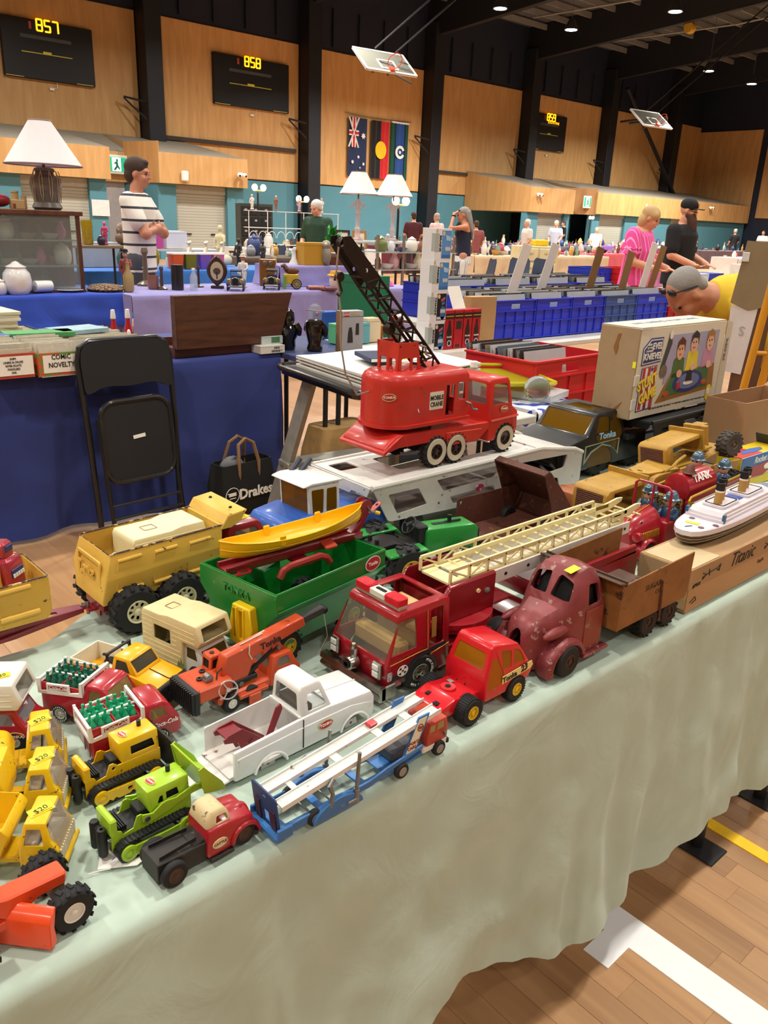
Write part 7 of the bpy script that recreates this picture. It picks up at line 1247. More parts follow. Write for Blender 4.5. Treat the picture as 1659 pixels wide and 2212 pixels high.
def case():
 t=thing('wooden_case','dark brown wooden case standing open with its lid leaning back','case',(1.86,3.62,.744),1);W_=wood('3e2418','5c3824',5,0,.45,7)
 part('case_tray',cut(MB().bx(0,.60,0,.36,0,.05,.002),[MB().bx(.01,.59,.01,.35,.01,.2)]),wood('3a1a10','56281a',5,0,.4,7),t);part('lid',MB().prism([(-.03,0),(.02,0),(.0,.255),(-.04,.255)],0,.60,.002,'x',M=MX.Translation((0,.0,.045))@MX(((1,.0,.0,0),(0,1,0,0),(0,0,1,0),(0,0,0,1)))).fn(lambda x,y,z:(x+(x-.3)*.14*(z-.045)/.25+(.03*(z-.045)/.25),y,z)),W_,t);part('hinge',MB().cyl((.08,-.02,.30),(.12,-.02,.30),.004,n=6),STEEL,t);part('hinge',MB().cyl((.53,-.02,.30),(.57,-.02,.30),.004,n=6),STEEL,t)
case()
# ---------------------------------------------------------------- robots, boxes by the case
def robot_jar(x,y,label,dome):
 t=thing('robot_figure',label,'figurine',(x,y,.744),20);K=mat('0c0c0e',.12,coat=.8,dirt=.05)
 part('body',MB().lathe([(.040,0),(.044,.01),(.036,.04),(.046,.08),(.054,.13),(.050,.155),(.03,.165)]if dome else[(.034,0),(.038,.02),(.036,.05),(.052,.08),(.058,.11),(.045,.13),(.03,.14),(.034,.16),(.028,.20),(.012,.212),(.002,.214)],n=18),K,t)
 for s in(-1,1):part('arm',MB().tube([(0,s*.05,.14),(.01,s*.062,.11),(.03,s*.05,.08)],[.014,.016,.012],8),K,t)
 if dome:part('glass_dome',MB().lathe([(.034,.165),(.038,.18),(.037,.21),(.028,.235),(.01,.246),(.001,.247)],n=18),glass('eef2f4',.04,.14),t);part('red_lamp',MB().ell((-.01,-.02,.195),.011,10,6),mat('b01c28',.3),t);part('ear_rod',MB().cyl((0,-.055,.21),(0,.055,.21),.004,n=6),CHR,t)
robot_jar(2.53,3.62,'glossy black rounded robot figure, darker of the two',False);robot_jar(2.63,3.52,'glossy black robot figure with a clear dome head and red lamp',True)
def carton(x,y,w,d,h,c,label,z=.744,rz=0,extra=None,cat='box',name='toy_box'):
 t=thing(name,label,cat,(x,y,z),rz);part('carton',MB().bx(0,w,0,d,0,h,.001),mat(c,.5,dirt=.06),t);part('lid_seam',MB().bx(-.0005,w+.0005,-.0005,d+.0005,h*.86,h*.87),mat('3c3c40',.6),t)
 for s,px,pz,sz,cc in extra or():text(t,s,near(px,-.0015,pz),sz,mat(cc,.5),bold=.02)
 return t
t=carton(2.72,3.40,.135,.06,.215,'a8aab0','tall silver grey construction toy carton beside the domed robot',rz=-6,extra=(('LEGO',.028,.198,.015,'e8e4d8'),('STAR WARS',.078,.198,.011,'e8c01c')))
part('logo_patch',MB().bx(.012,.044,-.001,0,.188,.208),mat('c41c24',.5),t);part('printed_figure',MB().plate([(.035,.05),(.07,.05),(.066,.10),(.06,.13),(.045,.13),(.038,.1)],(),.001,near(0,-.0012,0)).plate([(.085,.09),(.108,.09),(.106,.15),(.088,.15)],(),.001,near(0,-.0012,0)),mat('2a2a2e',.5),t);part('side_panel',MB().bx(-.001,0,0,.06,0,.215),mat('8a6a48',.6),t)
for i,(c,l)in enumerate((('d8d4cc','white model kit box lettered King George at the end of the navy table'),('bcc8c4','pale green wrapped model kit box, second of the pile by the wooden case'),('d8d8dc','small white and navy card box, third of the pile by the wooden case'),('cfd0d8','small white and dark card box, fourth of the pile by the wooden case'),('e0dcd8','small white and blue card box on top of the pile by the wooden case'))):
 t=carton(2.30+.04*i+(.02 if i>1 else 0),3.54+.05*i,.15-.018*i,.12,.04 if i<2 else .045,c,l,z=.744+.04*min(i,2)+.045*max(0,i-2),extra=(('KING',.10,.028,.014,'20241c'),('GEORGE V',.10,.012,.014,'20241c'))if i==0 else None)
 if i:part('printed_panel',MB().bx(.06,.13-.018*i,-.001,0,.006,.036),mat(('','4a7a58','38406a','2a2a34','3c4678')[i],.5),t)
 # ---------------------------------------------------------------- step stool with papers
def ladder():
 t=thing('step_ladder','grey aluminium step ladder with a wide black rimmed top','ladder',(2.05,2.85,0),-7);AL=mat('a09c92',.4,.5,dirt=.25,ds=12)
 part('top_tray',MB().plate(rr(-.05,.62,-.55,.12,.06),(),.03,T(z=.785)),mat('101114',.3,coat=.5),t);part('rim',MB().tube([(px,py,.797)for px,py in rr(-.055,.625,-.555,.125,.06)],.013,8,closed=True),mat('0e0f12',.25,coat=.5),t)
 for x0,y0,x1,y1 in((.06,.0,-.10,.14),(.14,-.42,.1,-.52),(.5,.0,.62,.14),(.5,-.42,.62,-.52)):part('leg',MB().loft([[(x0+(x1-x0)*s+dx,y0+(y1-y0)*s+dy,.77*(1-s))for dx,dy in((-.012,-.045),(.012,-.045),(.012,.045),(-.012,.045))]for s in(0,1)]),AL,t)
 part('tread',MB().box((.24,.06,.36),(.58,.10,.025),.004).box((.24,.05,.335),(.58,.012,.06),.002),AL,t);part('tread',MB().box((.26,.12,.12),(.62,.10,.025),.004),AL,t)
 part('slot_plate',MB().bx(.06,.14,.043,.045,.335,.35).bx(.16,.24,.043,.045,.335,.35),mat('d8d4c8',.5),t);part('rivet',MB().lathe([(.005,.0),(.005,.004)],(-.04,.08,.34),n=8),STEEL,t)
ladder()
def papers():
 t=thing('paper_stack','thick stack of white wrapping paper sheets on the step ladder top','paper',(2.30,2.62,.802),-7)
 for i in range(6):a=.004*i;part('sheet',MB().loft([[(x,-.28+dy,.009*i+.006*math.sin(x*9+i)+(.0 if x<.2 else .05*(x-.2))),(x,.26+dy,.009*i+.006*math.sin(x*9+i*1.3)+(.0 if x<.2 else .05*(x-.2))),(x,.26+dy,.009*i+.006+.006*math.sin(x*9+i*1.3)+(.0 if x<.2 else .05*(x-.2))),(x,-.28+dy,.009*i+.006+.006*math.sin(x*9+i)+(.0 if x<.2 else .05*(x-.2)))]for x in[-.26+.6*k/10 for k in range(11)]for dy in(random.uniform(-.002,.002),)]),mat(('cfc8bc','e8e6e2')[i%2],.8),t)
 solo('notebook',MB().bx(-.07,.07,-.10,.10,0,.018,.002),mat('1f2c4c',.6),'navy hardback notebook on the white paper stack','notebook',(2.26,2.58,.868),-20);b=bpy.data.objects['notebook'];part('pages',MB().bx(-.066,.068,-.1015,.096,.003,.015),mat('dcd8d0',.8),b)
 solo('yellow_ribbon',MB().loft([[(.0,0,0),(.0,0,.002),(.03,.01,.002),(.03,.01,0)],[(-.01,-.1,.004),(-.01,-.1,.006),(.02,-.1,.006),(.02,-.1,.004)],[(.03,-.17,.006),(.03,-.17,.008),(.05,-.15,.008),(.05,-.15,.006)],[(.13,-.13,.03),(.13,-.13,.032),(.13,-.11,.034),(.13,-.11,.03)],[(.15,-.02,.02),(.15,-.02,.022),(.13,-.02,.022),(.13,-.02,.02)]]),mat('e4c83c',.6),'strip of yellow tape curled on the white papers','tape',(2.34,2.62,.862),0)
 solo('ball_pen',MB().tube([(0,0,.004),(.12,.02,.004)],.004,8),mat('c8ccd4',.3),'thin pale ballpoint pen lying by the yellow tape','pen',(2.28,2.44,.868),0)
papers()
# cloth bags and cartons under the ladder
for i,(x,y,w,h,c,l)in enumerate((([2.75,3.45,.40,.34,'b8945c','brown patterned paper bag standing under the table by the ladder']),([2.6,3.1,.5,.16,'17181a','black crumpled bag under the step ladder']),([3.05,3.2,.4,.2,'222326','black and white striped bag under the step ladder']))):
 t=thing('soft_bag',l,'bag',(x,y,0),-10*i);part('body',MB().loft([[(px*k+.02*math.sin(z*30+px*20),py*k,z)for px,py in rr(-w/2,w/2,-.12,.12,.05)]for z,k in((0,.9),(.05,1),(h*.6,1.02),(h,.8))]),mat(c,.8,dirt=.3,ds=14),t)
 part('white_stripe',MB().box((0,-.125,h*.35),(w*.8,.006,.035),.002).box((.03,-.125,h*.62),(w*.7,.006,.03),.002),mat('c8c8c4' if i else '7a3c28',.7),t)
solo('lime_slice_tag',MB().lathe([(.03,0),(.031,.004),(.028,.008)],n=20),mat('a8c86c',.5),'round green lime slice ornament by the white carrier ramp','ornament',(2.2,2.9,.25),0,rot=(70,0,30));part('segment',MB().plate(star(.026,8),(),.002,T(z=.009)),mat('d8e8b0',.5),bpy.data.objects['lime_slice_tag'])
# ---------------------------------------------------------------- white table of crates and collectables
trestle(2.44,2.93,3.36,4.0,'small table holding the robot figures',.742,mat('3a4470',.6));trestle(2.95,6.3,3.12,3.95,'white folding table carrying the blue record crates',.742,mat('d8d6d0',.4))
solo('paper_tablecloth',MB().loft([[(x,3.08,.66+.02*math.sin(x*11)),(x,3.105,.745),(x,3.5,.746),(x,3.5,.749),(x,3.1,.749),(x,3.075,.66+.02*math.sin(x*11))]for x in[2.9+.9*i/12 for i in range(13)]]),mat('e4dfd6',.7,dirt=.06),'crumpled white paper sheet over the front of the collectables table','paper')
def crate(x,y,z,c,w,d,h,label,group=None,rz=0):
 t=thing('plastic_crate',label,'crate',(x,y,z),rz,group);m=mat(c,.35,dirt=.08,ds=6)
 part('shell',cut(MB().bx(0,w,0,d,0,h,.004),[MB().bx(.008,w-.008,.008,d-.008,.008,h+.1),MB().bx(w*.38,w*.62,-.1,.1,h*.78,h*.90)]),m,t)
 for zz in(h*.97,h*.72,h*.42,h*.02):part('rib',MB().bx(-.008,w+.008,-.010,0,zz,zz+.008).bx(-.010,0,-.008,d,zz,zz+.008),m,t)
 for i in range(5):part('rib',MB().bx(w*i/4*.98,w*i/4*.98+.008,-.008,0,0,h*.72 if 0<i<4 else h),m,t)
 return t
def records(x,y,z,w,d,h,label,n=26):
 t=thing('record_row',label,'records',(x,y,z),0)
 for i in range(n):
  yy=d*i/n;p=part('record_sleeve',RS[i%6],None,t);p.location=(w/2+random.uniform(-.008,.008),yy+.012,h/2);p.rotation_euler=(R(random.uniform(-14,-6)),0,0);p.scale=(w/.31,1,h/.31*random.uniform(.96,1.03))
RS=[]
for c in('b8bcc0','2a2c30','8a8474','5a6a78','4a2a28','c8c8c6'):q=MB().bx(-.155,.155,-.0025,.0025,-.155,.155).mesh('record_sleeve');q.materials.append(mat(c,.25,dirt=.1));RS.append(q)
for i,(x,c,w)in enumerate(((3.83,'2638c4',.375),(4.215,'283ac8',.365),(4.59,'2638c0',.375),(4.975,'38589c',.39),(5.375,'2a42c8',.41))):
 crate(x,3.30,.744,c,w,.56,.245,'%s bright blue plastic crate of records on the white table, counting from the cola boxes'%ORD[i]if i!=3 else 'duller slate blue plastic crate of records between brighter blue ones','blue record crates');records(x+.03,3.33,.76,w-.06,.5,.26,'row of record sleeves filling the %s blue crate, counting from the cola boxes'%ORD[i],22)
crate(5.82,3.30,.744,'b01c2c',.42,.56,.245,'dark red plastic crate at the end of the blue record crates')
for i,(x,y,c,rx,h)in enumerate(((4.07,3.42,'e0deda',14,.40),(4.62,3.62,'dcdad6',14,.40),(5.1,3.55,'7a5a38',10,.38),(5.32,3.42,'80603c',8,.36),(5.80,3.55,'dedcd8',10,.42),(6.0,3.60,'8a6a44',12,.4))):solo('record_divider',MB().bx(-.045,.045,-.003,.003,0,h,.002),mat(c,.6),('white' if c>'a' else 'brown')+' card divider sticking up from the record crates, %s along the row'%ORD[i],'divider',(x,y,.93),0,'record dividers',rot=(rx-8,14,0))
for i in range(4):crate(4.3+.52*i,4.15,.744,('1a2aa4','2c3c98','1c2cb0','1a2aa4')[i],.46,.5,.25,'blue crate of records in the rear row, %s from the left'%ORD[i],'rear row of record crates');records(4.33+.52*i,4.18,.76,.4,.44,.275,'pale record sleeves in the %s rear crate from the left'%ORD[i],20)
trestle(4.1,6.5,4.1,4.75,'table under the rear row of record crates',.742)
# boxed figures, stacked four high
for i,(nm,c)in enumerate((('RICHIE','16181c'),('CHACHI','16181c'),('PARKER','4a86c4'),('BRAINS','5a90cc'))):
 t=thing('figure_box','white boxed figure lettered %s in the tall stack'%nm.title(),'box',(3.115+.004*i,3.15,.750+.1605*i),0,'stack of boxed figures');t.scale=(.6,.8,1);W_=mat('e2e2e4',.4,dirt=.03)
 part('carton',MB().bx(0,.205,0,.12,0,.16,.001),W_,t);part('side_print',MB().bx(.085,.20,-.001,0,.01,.15),mat(c,.4),t);part('window_pane',MB().bx(-.002,.05,-.002,.03,.045,.135),glass('c8d0cc',.08,.6),t)
 text(t,nm,fr((.066,-.0015,.085),(0,0,-1),SX),.027,INK,bold=.05,sx=.9);part('round_logo',MB().plate(ov(.016,.012,14,(.105,.135)),(),.001,near(0,-.0015,0)),mat('d8c090',.5),t);part('round_logo',MB().plate(ov(.011,.011,14,(.022,.148)),(),.001,near(0,-.0008,0)),mat('c8b088',.5),t)
 if i<2:text(t,'HAPPY',near(.158,-.002,.118)@T(rz=12),.022,mat('d87098',.5),bold=.03,sx=.8);text(t,'DAYS',near(.160,-.002,.098)@T(rz=12),.018,mat('58a8d8',.5),bold=.03,sx=.8);part('print_disc',MB().plate(ov(.034,.036,20,(.160,.048)),(),.001,near(0,-.0015,0)),mat('2a68a8',.5),t)
 else:part('print_badge',MB().plate([(.13,.128),(.195,.118),(.19,.098),(.14,.100)],(),.001,near(0,-.0015,0)),mat('a8c4e0',.5),t)
 for k in range(3):part('print_dot',MB().plate(ov(.010,.012,10,(.138+.021*k,.058)),(),.001,near(0,-.0024,0)),mat('c8ccd0',.5),t)
 part('print_base',MB().bx(.088,.197,-.002,0,.014,.028),mat('d0d0d4' if i<2 else '3a70b4',.5),t)
for i in range(4):
 t=thing('bottle_toy_box','red and black boxed cola bottle toy, %s from the boxed figures'%ORD[i],'box',(3.275+.074*i,3.18,.750),0,'row of boxed cola toys');part('carton',MB().bx(0,.068,0,.075,0,.215,.001),mat('b01826',.4),t);part('top_band',MB().bx(.002,.066,-.001,0,.168,.198),mat('1a1416',.5),t);part('top_stripe',MB().bx(.004,.064,-.002,0,.180,.185),mat('c8a040',.5),t)
 if i!=1:
  part('printed_bottle',MB().plate([(.018,.02),(.05,.02),(.052,.1),(.042,.14),(.042,.16),(.028,.16),(.028,.14),(.016,.1)],(),.001,near(0,-.0015,0)),mat('241c1e',.4),t);text(t,'Coca-Cola',near(.034,-.0025,.07),.012,LAB_W,shear=.3,bold=.03,sx=.75);part('round_logo',MB().plate(ov(.017,.017,16,(.036,.035)),[ov(.012,.012,16,(.036,.035))],.001,near(0,-.0025,0)),mat('c8c4d8',.5),t)
 else:part('print_panel',MB().bx(.014,.055,-.0015,0,.11,.155).bx(.016,.05,-.0015,0,.01,.025),mat('2a2a28',.5),t)
solo('white_card',MB().bx(-.06,.06,-.001,.001,0,.13),LAB_W,'blank white card leaning on top of the boxed cola toys','card',(3.40,3.20,.968),0,rot=(-24,0,8));
solo('brown_paper_bag',MB().loft([[(x,y,z)for x,y in rr(-.10*k,.10*k,-.04,.04,.01)]for z,k in((0,1),(.15,1.02),(.27,1.0))]),mat('b08c60',.8,bump=.2,bs=20),'crumpled brown paper bag beside the cola boxes','bag',(3.68,3.3,.750),-8)
carton(3.2,3.75,.16,.3,.36,'0f6a48','tall dark green plastic folder bin behind the boxed figures',rz=0)
for x,y,w,h,c,l in((2.86,3.62,.085,.11,'58b07c','mint green small box on the collectables table'),(2.97,3.58,.10,.115,'5a9aa4','teal small box next to the mint green one'),(3.07,3.60,.10,.135,'cfbd9c','cream carton next to the teal box'),(2.92,3.85,.14,.15,'1c50a8','royal blue box behind the mint and teal boxes')):carton(x,y,w,.08,h,c,l,z=.748)
for x,y,c,h,l in((3.22,3.7,'a8641c',.09,'amber glass bowl beside the cream carton'),(3.3,3.62,'3c4a2c',.08,'dark green tin behind the crane boom'),(3.42,3.74,'b81c2c',.12,'red drink can behind the boxed figures')):solo('small_jar',MB().lathe([(.04,0),(.045,.01),(.045,h*.9),(.035,h)],n=16),mat(c,.25,coat=.3),l,'jar',(x,y,.748))
# red crate of records on a stool, patterned cloth, glass ball, yellow tray
crate(2.84,2.20,.565,'c8242c',.56,.40,.30,'large open red plastic crate of records in front of the white table',rz=2);records(2.88,2.26,.58,.3,.36,.315,'dark record sleeves leaning in the front red crate',22)
trestle(2.8,3.75,2.15,2.65,'low bench under the red record crate',.563,mat('5a1a22',.6));crate(3.6,2.9,.30,'a8142c',.6,.4,.3,'dark red crate standing under the edge of the white table');trestle(3.55,4.3,2.85,3.35,'low shelf under the white table',.298)
PAT=spots('2a3ea0','d4d6de',14,.43);draped('patterned_cloth','white cloth with blue splash pattern on the small side table',2.55,2.86,1.93,2.2,.73,.25,PAT,3,.02);trestle(2.58,2.84,1.97,2.18,'small side table under the blue patterned cloth',.725)
solo('glass_ball',MB().ell((0,0,.055),.055,24,14),mat('e8f0f0',.02,trans=.95,dirt=0),'clear glass ball on the blue patterned cloth','ball',(2.68,2.05,.733));solo('record_sleeve_pile',MB().bx(-.1,.1,-.1,.1,0,.03,.002),glass('e4e6e8',.1,.6),'pile of plastic wrapped sleeves behind the glass ball','sleeves',(2.78,2.12,.733),15)
t=thing('yellow_tray','translucent yellow plastic serving tray tilted above the glass ball','tray',(2.68,2.26,.80),0,rot=(6,4,-8));part('tray_base',MB().bx(-.2,.2,-.14,.14,0,.004),glass('c8c030',.12,.5),t);part('tray_rim',MB().tube([(a,b,.018)for a,b in rr(-.21,.21,-.15,.15,.03)],.008,6,closed=True),mat('c4bc20',.2,coat=.5),t)
t=thing('water_bottle','clear plastic water bottle with a white cap behind the crane','bottle',(2.28,2.05,.73),0);part('bottle_body',MB().lathe([(.03,0),(.034,.01),(.034,.13),(.026,.16),(.013,.175),(.013,.185)],n=16),glass('dfe6ea',.05,.3),t);part('cap',MB().lathe([(.015,.183),(.015,.203),(.012,.205)],n=12),LAB_W,t)
trestle(2.1,2.5,1.9,2.2,'small stand behind the crane holding the water bottle',.73)
# ---------------------------------------------------------------- right edge: brown board with papers, yellow frame
t=thing('brown_board','tall brown wooden board at the right edge with papers taped to it','board',(3.78,1.70,0),-62);part('board',MB().bx(-.06,.06,-.025,.025,0,1.40,.004),wood('4a3220','644630',3,2,.5,8),t);part('brown_paper',MB().plate([(-.12,1.13),(-.04,1.10),(.03,1.12),(.05,1.39),(-.095,1.40)],(),.004,near(0,-.03,0)),mat('8a7a5c',.8,dirt=.12),t);part('white_paper',MB().plate([(-.10,.82),(-.02,.81),(.0,1.11),(-.115,1.12)],(),.003,near(0,-.028,0)),mat('d8d4d4',.8),t);text(t,'S',near(-.05,-.031,1.01)@T(rz=180),.06,mat('a8a4a4',.8));part('clip',MB().box((-.09,-.034,1.33),(.03,.008,.04),.002),mat('d8d8d8',.4),t)
t=thing('yellow_barrier','bright yellow steel tube frame at the right edge','frame',(3.13,1.385,0),-50);YF=mat('d8921c',.35,coat=.3)
for x in(-.03,.03):part('upright',MB().cyl((x-.05,0,0),(x+.05,0,1.35),.014,n=10),YF,t)
part('brace',MB().cyl((-.02,0,.84),(.25,0,.84),.011,n=8).cyl((-.0,0,1.0),(.05,0,1.0),.008,n=8),YF,t);part('wire_tie',MB().tube([(-.02+.04*math.cos(R(a)),-.018,.83+.03*math.sin(R(a)))for a in range(0,360,30)],.003,5,closed=True),mat('8a5a3c',.5),t);part('yellow_knob',MB().ell((.13,-.03,.84),.022,10,7),mat('e0d020',.4),t);part('red_panel',MB().bx(.10,.3,-.02,-.01,.5,.83),mat('c03820',.5),t);part('white_rod',MB().cyl((.085,-.03,.5),(.105,-.03,.83),.008,n=8),LAB_W,t)
# ---------------------------------------------------------------- people
def remesh(mb,vox,it=3):
 o=bpy.data.objects.new('t',mb.mesh('t'));COL.objects.link(o);a=o.modifiers.new('r','REMESH');a.mode='VOXEL';a.voxel_size=vox
 b=o.modifiers.new('s','SMOOTH');b.iterations=it;b.factor=.5
 dg=bpy.context.evaluated_depsgraph_get();dg.update();me=o.evaluated_get(dg).to_mesh();r=MB();r.v=[v.co[:]for v in me.vertices];r.f=[tuple(p.vertices)for p in me.polygons]
 d=o.data;bpy.data.objects.remove(o);bpy.data.meshes.remove(d);return r
def limb(m,pts,rs):
 m.tube(pts,rs,12)
 for p,r in zip(pts,rs):m.ell(tuple(p),r*1.0,10,7)
 return m
def trunk(m,secs,sd=(0,1,0)):
 """torso from rings (centre, half width, half depth) along the spine"""
 P=[V(s[0])for s in secs];rings=[];sd=V(sd)
 for i,(c,w,d)in enumerate(secs):
  t=(P[min(i+1,len(P)-1)]-P[max(i-1,0)]).normalized();f=sd.cross(t).normalized();rings.append([P[i]+sd*w*math.cos(2*pi*j/20)+f*d*math.sin(2*pi*j/20)for j in range(20)])
 return m.loft(rings)
def head(m,M,s=1,nose=1):
 g=lambda c,r,rot=None:m.ell(tuple(V(c)*s),tuple(x*s for x in r),16,11,rot,M)
 g((-.005,0,.03),(.098,.076,.098));g((.030,0,-.035),(.062,.058,.082));g((.060,0,-.088),(.028,.034,.024));g((.078,0,.028),(.022,.056,.014));g((.100,0,-.008),(.012,.011,.028),(0,20,0));g((.108,0,-.026),(.015*nose,.016,.012));g((.090,0,-.058),(.012,.026,.007));g((.087,0,-.069),(.012,.023,.008))
 for y in(-1,1):g((.0,y*.078,-.002),(.020,.010,.032),(0,12,0));g((.062,y*.038,-.03),(.030,.024,.030))
 return m
def hand(m,M,curl=25,s=1,sd=1,n=5):
 """palm along +x, thumb towards +y*sd"""
 m.ell((.042*s,0,0),(.048*s,.040*s,.016*s),12,8,M=M)
 for i,(y,L)in enumerate(((.030,.072),(.010,.082),(-.011,.076),(-.031,.06))):
  p=V((.075*s,y*sd*s,0));pts=[(M@(p-V((.02*s,0,0))))];a=R(curl*.3)
  for k,f in enumerate((.42,.33,.25)):pts.append(M@p);p=p+V((math.cos(a),y*.6,-math.sin(a)))*L*f*s;a+=R(curl)
  pts.append(M@p);m.tube(pts,[.0095*s,.0095*s,.009*s,.008*s,.0065*s],8)
 m.tube([M@V((.015*s,.025*sd*s,0)),M@V((.040*s,.050*sd*s,-.008*s)),M@V((.062*s,.058*sd*s,-.014*s)),M@V((.082*s,.056*sd*s,-.018*s))],[.013*s,.0115*s,.010*s,.007*s],8)
SK=mat('d0967a',.5,dirt=.06);SK2=mat('c08468',.5,dirt=.08);EYE=mat('1c1614',.2,dirt=0)
def face(p,M,s=1,brow='4a3a30'):
 e=MB();b=MB()
 for y in(-1,1):e.ell(tuple(V((.083,y*.032,.006))*s),(.008*s,.011*s,.0065*s),8,6,M=M);b.ell(tuple(V((.092,y*.034,.027))*s),(.007*s,.018*s,.004*s),8,6,M=M)
 part('eyes',e,EYE,p);part('eyebrows',b,mat(brow,.8),p);part('lips',MB().ell(tuple(V((.101,0,-.063))*s),(.005*s,.022*s,.006*s),10,6,M=M),mat('a86058',.5),p)
def HM(x,y,z,yaw=0,pitch=0,roll=0):return T(x,y,z)@Euler((R(roll),R(pitch),R(yaw)),'XYZ').to_matrix().to_4x4()
def person(label,loc,rz,sc=1):o=thing('person',label,'person',loc,rz);o.scale=(sc,sc,sc);return o
LEGS=lambda m,w=.10,r=.085,x=0:[limb(m,[(x,s*w,.92),(x+.01,s*w*1.0,.50),(x-.02,s*w,.09)],[r,r*.70,r*.5])for s in(-1,1)]
def shoes(p,c='2a2a2c',w=.10):
 for s in(-1,1):part('shoe',MB().ell((.05,s*w,.045),(.13,.045,.045),14,8).bx(-.07,.17,s*w-.04,s*w+.04,0,.02,.008),mat(c,.6),p)
def std_torso(m,e=0,z0=.90,hw=.165,ch=.185,dp=.115):return trunk(m,[((0,0,z0),hw+e,dp+e),((.0,0,z0+.12),hw-.015+e,dp+e),((.005,0,1.18),ch-.02+e,dp+.005+e),((.005,0,1.34),ch+e,dp+.005+e),((-.01,0,1.43),ch-.035+e,dp-.03+e),((-.012,0,1.475),.085+e,.065+e)])
# man in the striped shirt, arms folded, seen from his right
def striped():
 p=person('man with arms folded in a white T-shirt with dark stripes, in profile',(3.66,7.74,0),-46,1.06);m=MB();std_torso(m);LEGS(m);H=HM(.02,0,1.635,4,4);head(m,H);limb(m,[(-.01,0,1.45),(.01,0,1.56)],[.062,.058])
 for s in(-1,1):limb(m,[(-.01,s*.19,1.40),(.15,s*.23,1.14),(.17,-s*.04,1.19)],[.062,.052,.038]);hand(m,fr((.165,-s*.05,1.19),(-.1,-s*.9,.1),(.2,0,1)),20,.9,1)
 part('body',remesh(m,.0105),SK2,p);face(p,H,brow='3c2c22')
 sh=std_torso(MB(),.022,.80,.175);[limb(sh,[(-.01,s*.185,1.405),(.085,s*.222,1.245)],[.084,.078])for s in(-1,1)];part('striped_shirt',remesh(sh,.012),stripes('e2ddd4','34363f',9.6,2,.2,.1),p)
 t=MB();trunk(t,[((0,0,.97),.175,.125),((0,0,.82),.182,.13),((0,0,.78),.17,.12)]);LEGS(t,r=.10);part('trousers',remesh(t,.014),mat('4c4f54',.8),p);shoes(p)
 part('hair',remesh(MB().ell((-.018,0,.056),(.106,.089,.092),18,12,None,H).ell((-.06,0,-.01),(.060,.080,.075),14,9,None,H).ell((.05,0,.10),(.045,.05,.03),12,8,None,H),.01),mat('3c2c24',.8,bump=.4,bs=90),p)
striped()
def old_lady():
 p=person('white haired woman in a dark green top looking down behind the far stalls',(8.25,11.0,0),205,.97);m=MB();std_torso(m,hw=.19,ch=.19);H=HM(.05,0,1.60,-15,16);head(m,H);limb(m,[(-.01,0,1.44),(.03,0,1.54)],[.06,.055]);LEGS(m)
 for s in(-1,1):limb(m,[(-.01,s*.19,1.39),(.03,s*.25,1.12),(.22,s*.18,1.02)],[.062,.05,.036]);hand(m,fr((.22,s*.18,1.02),(1,0,-.2),(0,s,0)))
 part('body',remesh(m,.014),SK,p);face(p,H,brow='a8a098');sh=std_torso(MB(),.025,.78,.20,.195);[limb(sh,[(-.01,s*.185,1.39),(.03,s*.24,1.15)],[.085,.075])for s in(-1,1)];part('green_top',remesh(sh,.014),mat('22402e',.8,dirt=.2),p)
 t=MB();LEGS(t,r=.11);trunk(t,[((0,0,.95),.19,.13),((0,0,.78),.19,.13)]);part('trousers',remesh(t,.018),mat('2c2e34',.8),p);shoes(p)
 part('hair',remesh(MB().ell((-.018,0,.050),(.103,.086,.088),18,12,None,H).ell((-.07,0,-.02),(.05,.07,.06),14,9,None,H),.012),mat('cfcac4',.8,bump=.3,bs=80),p)
old_lady()
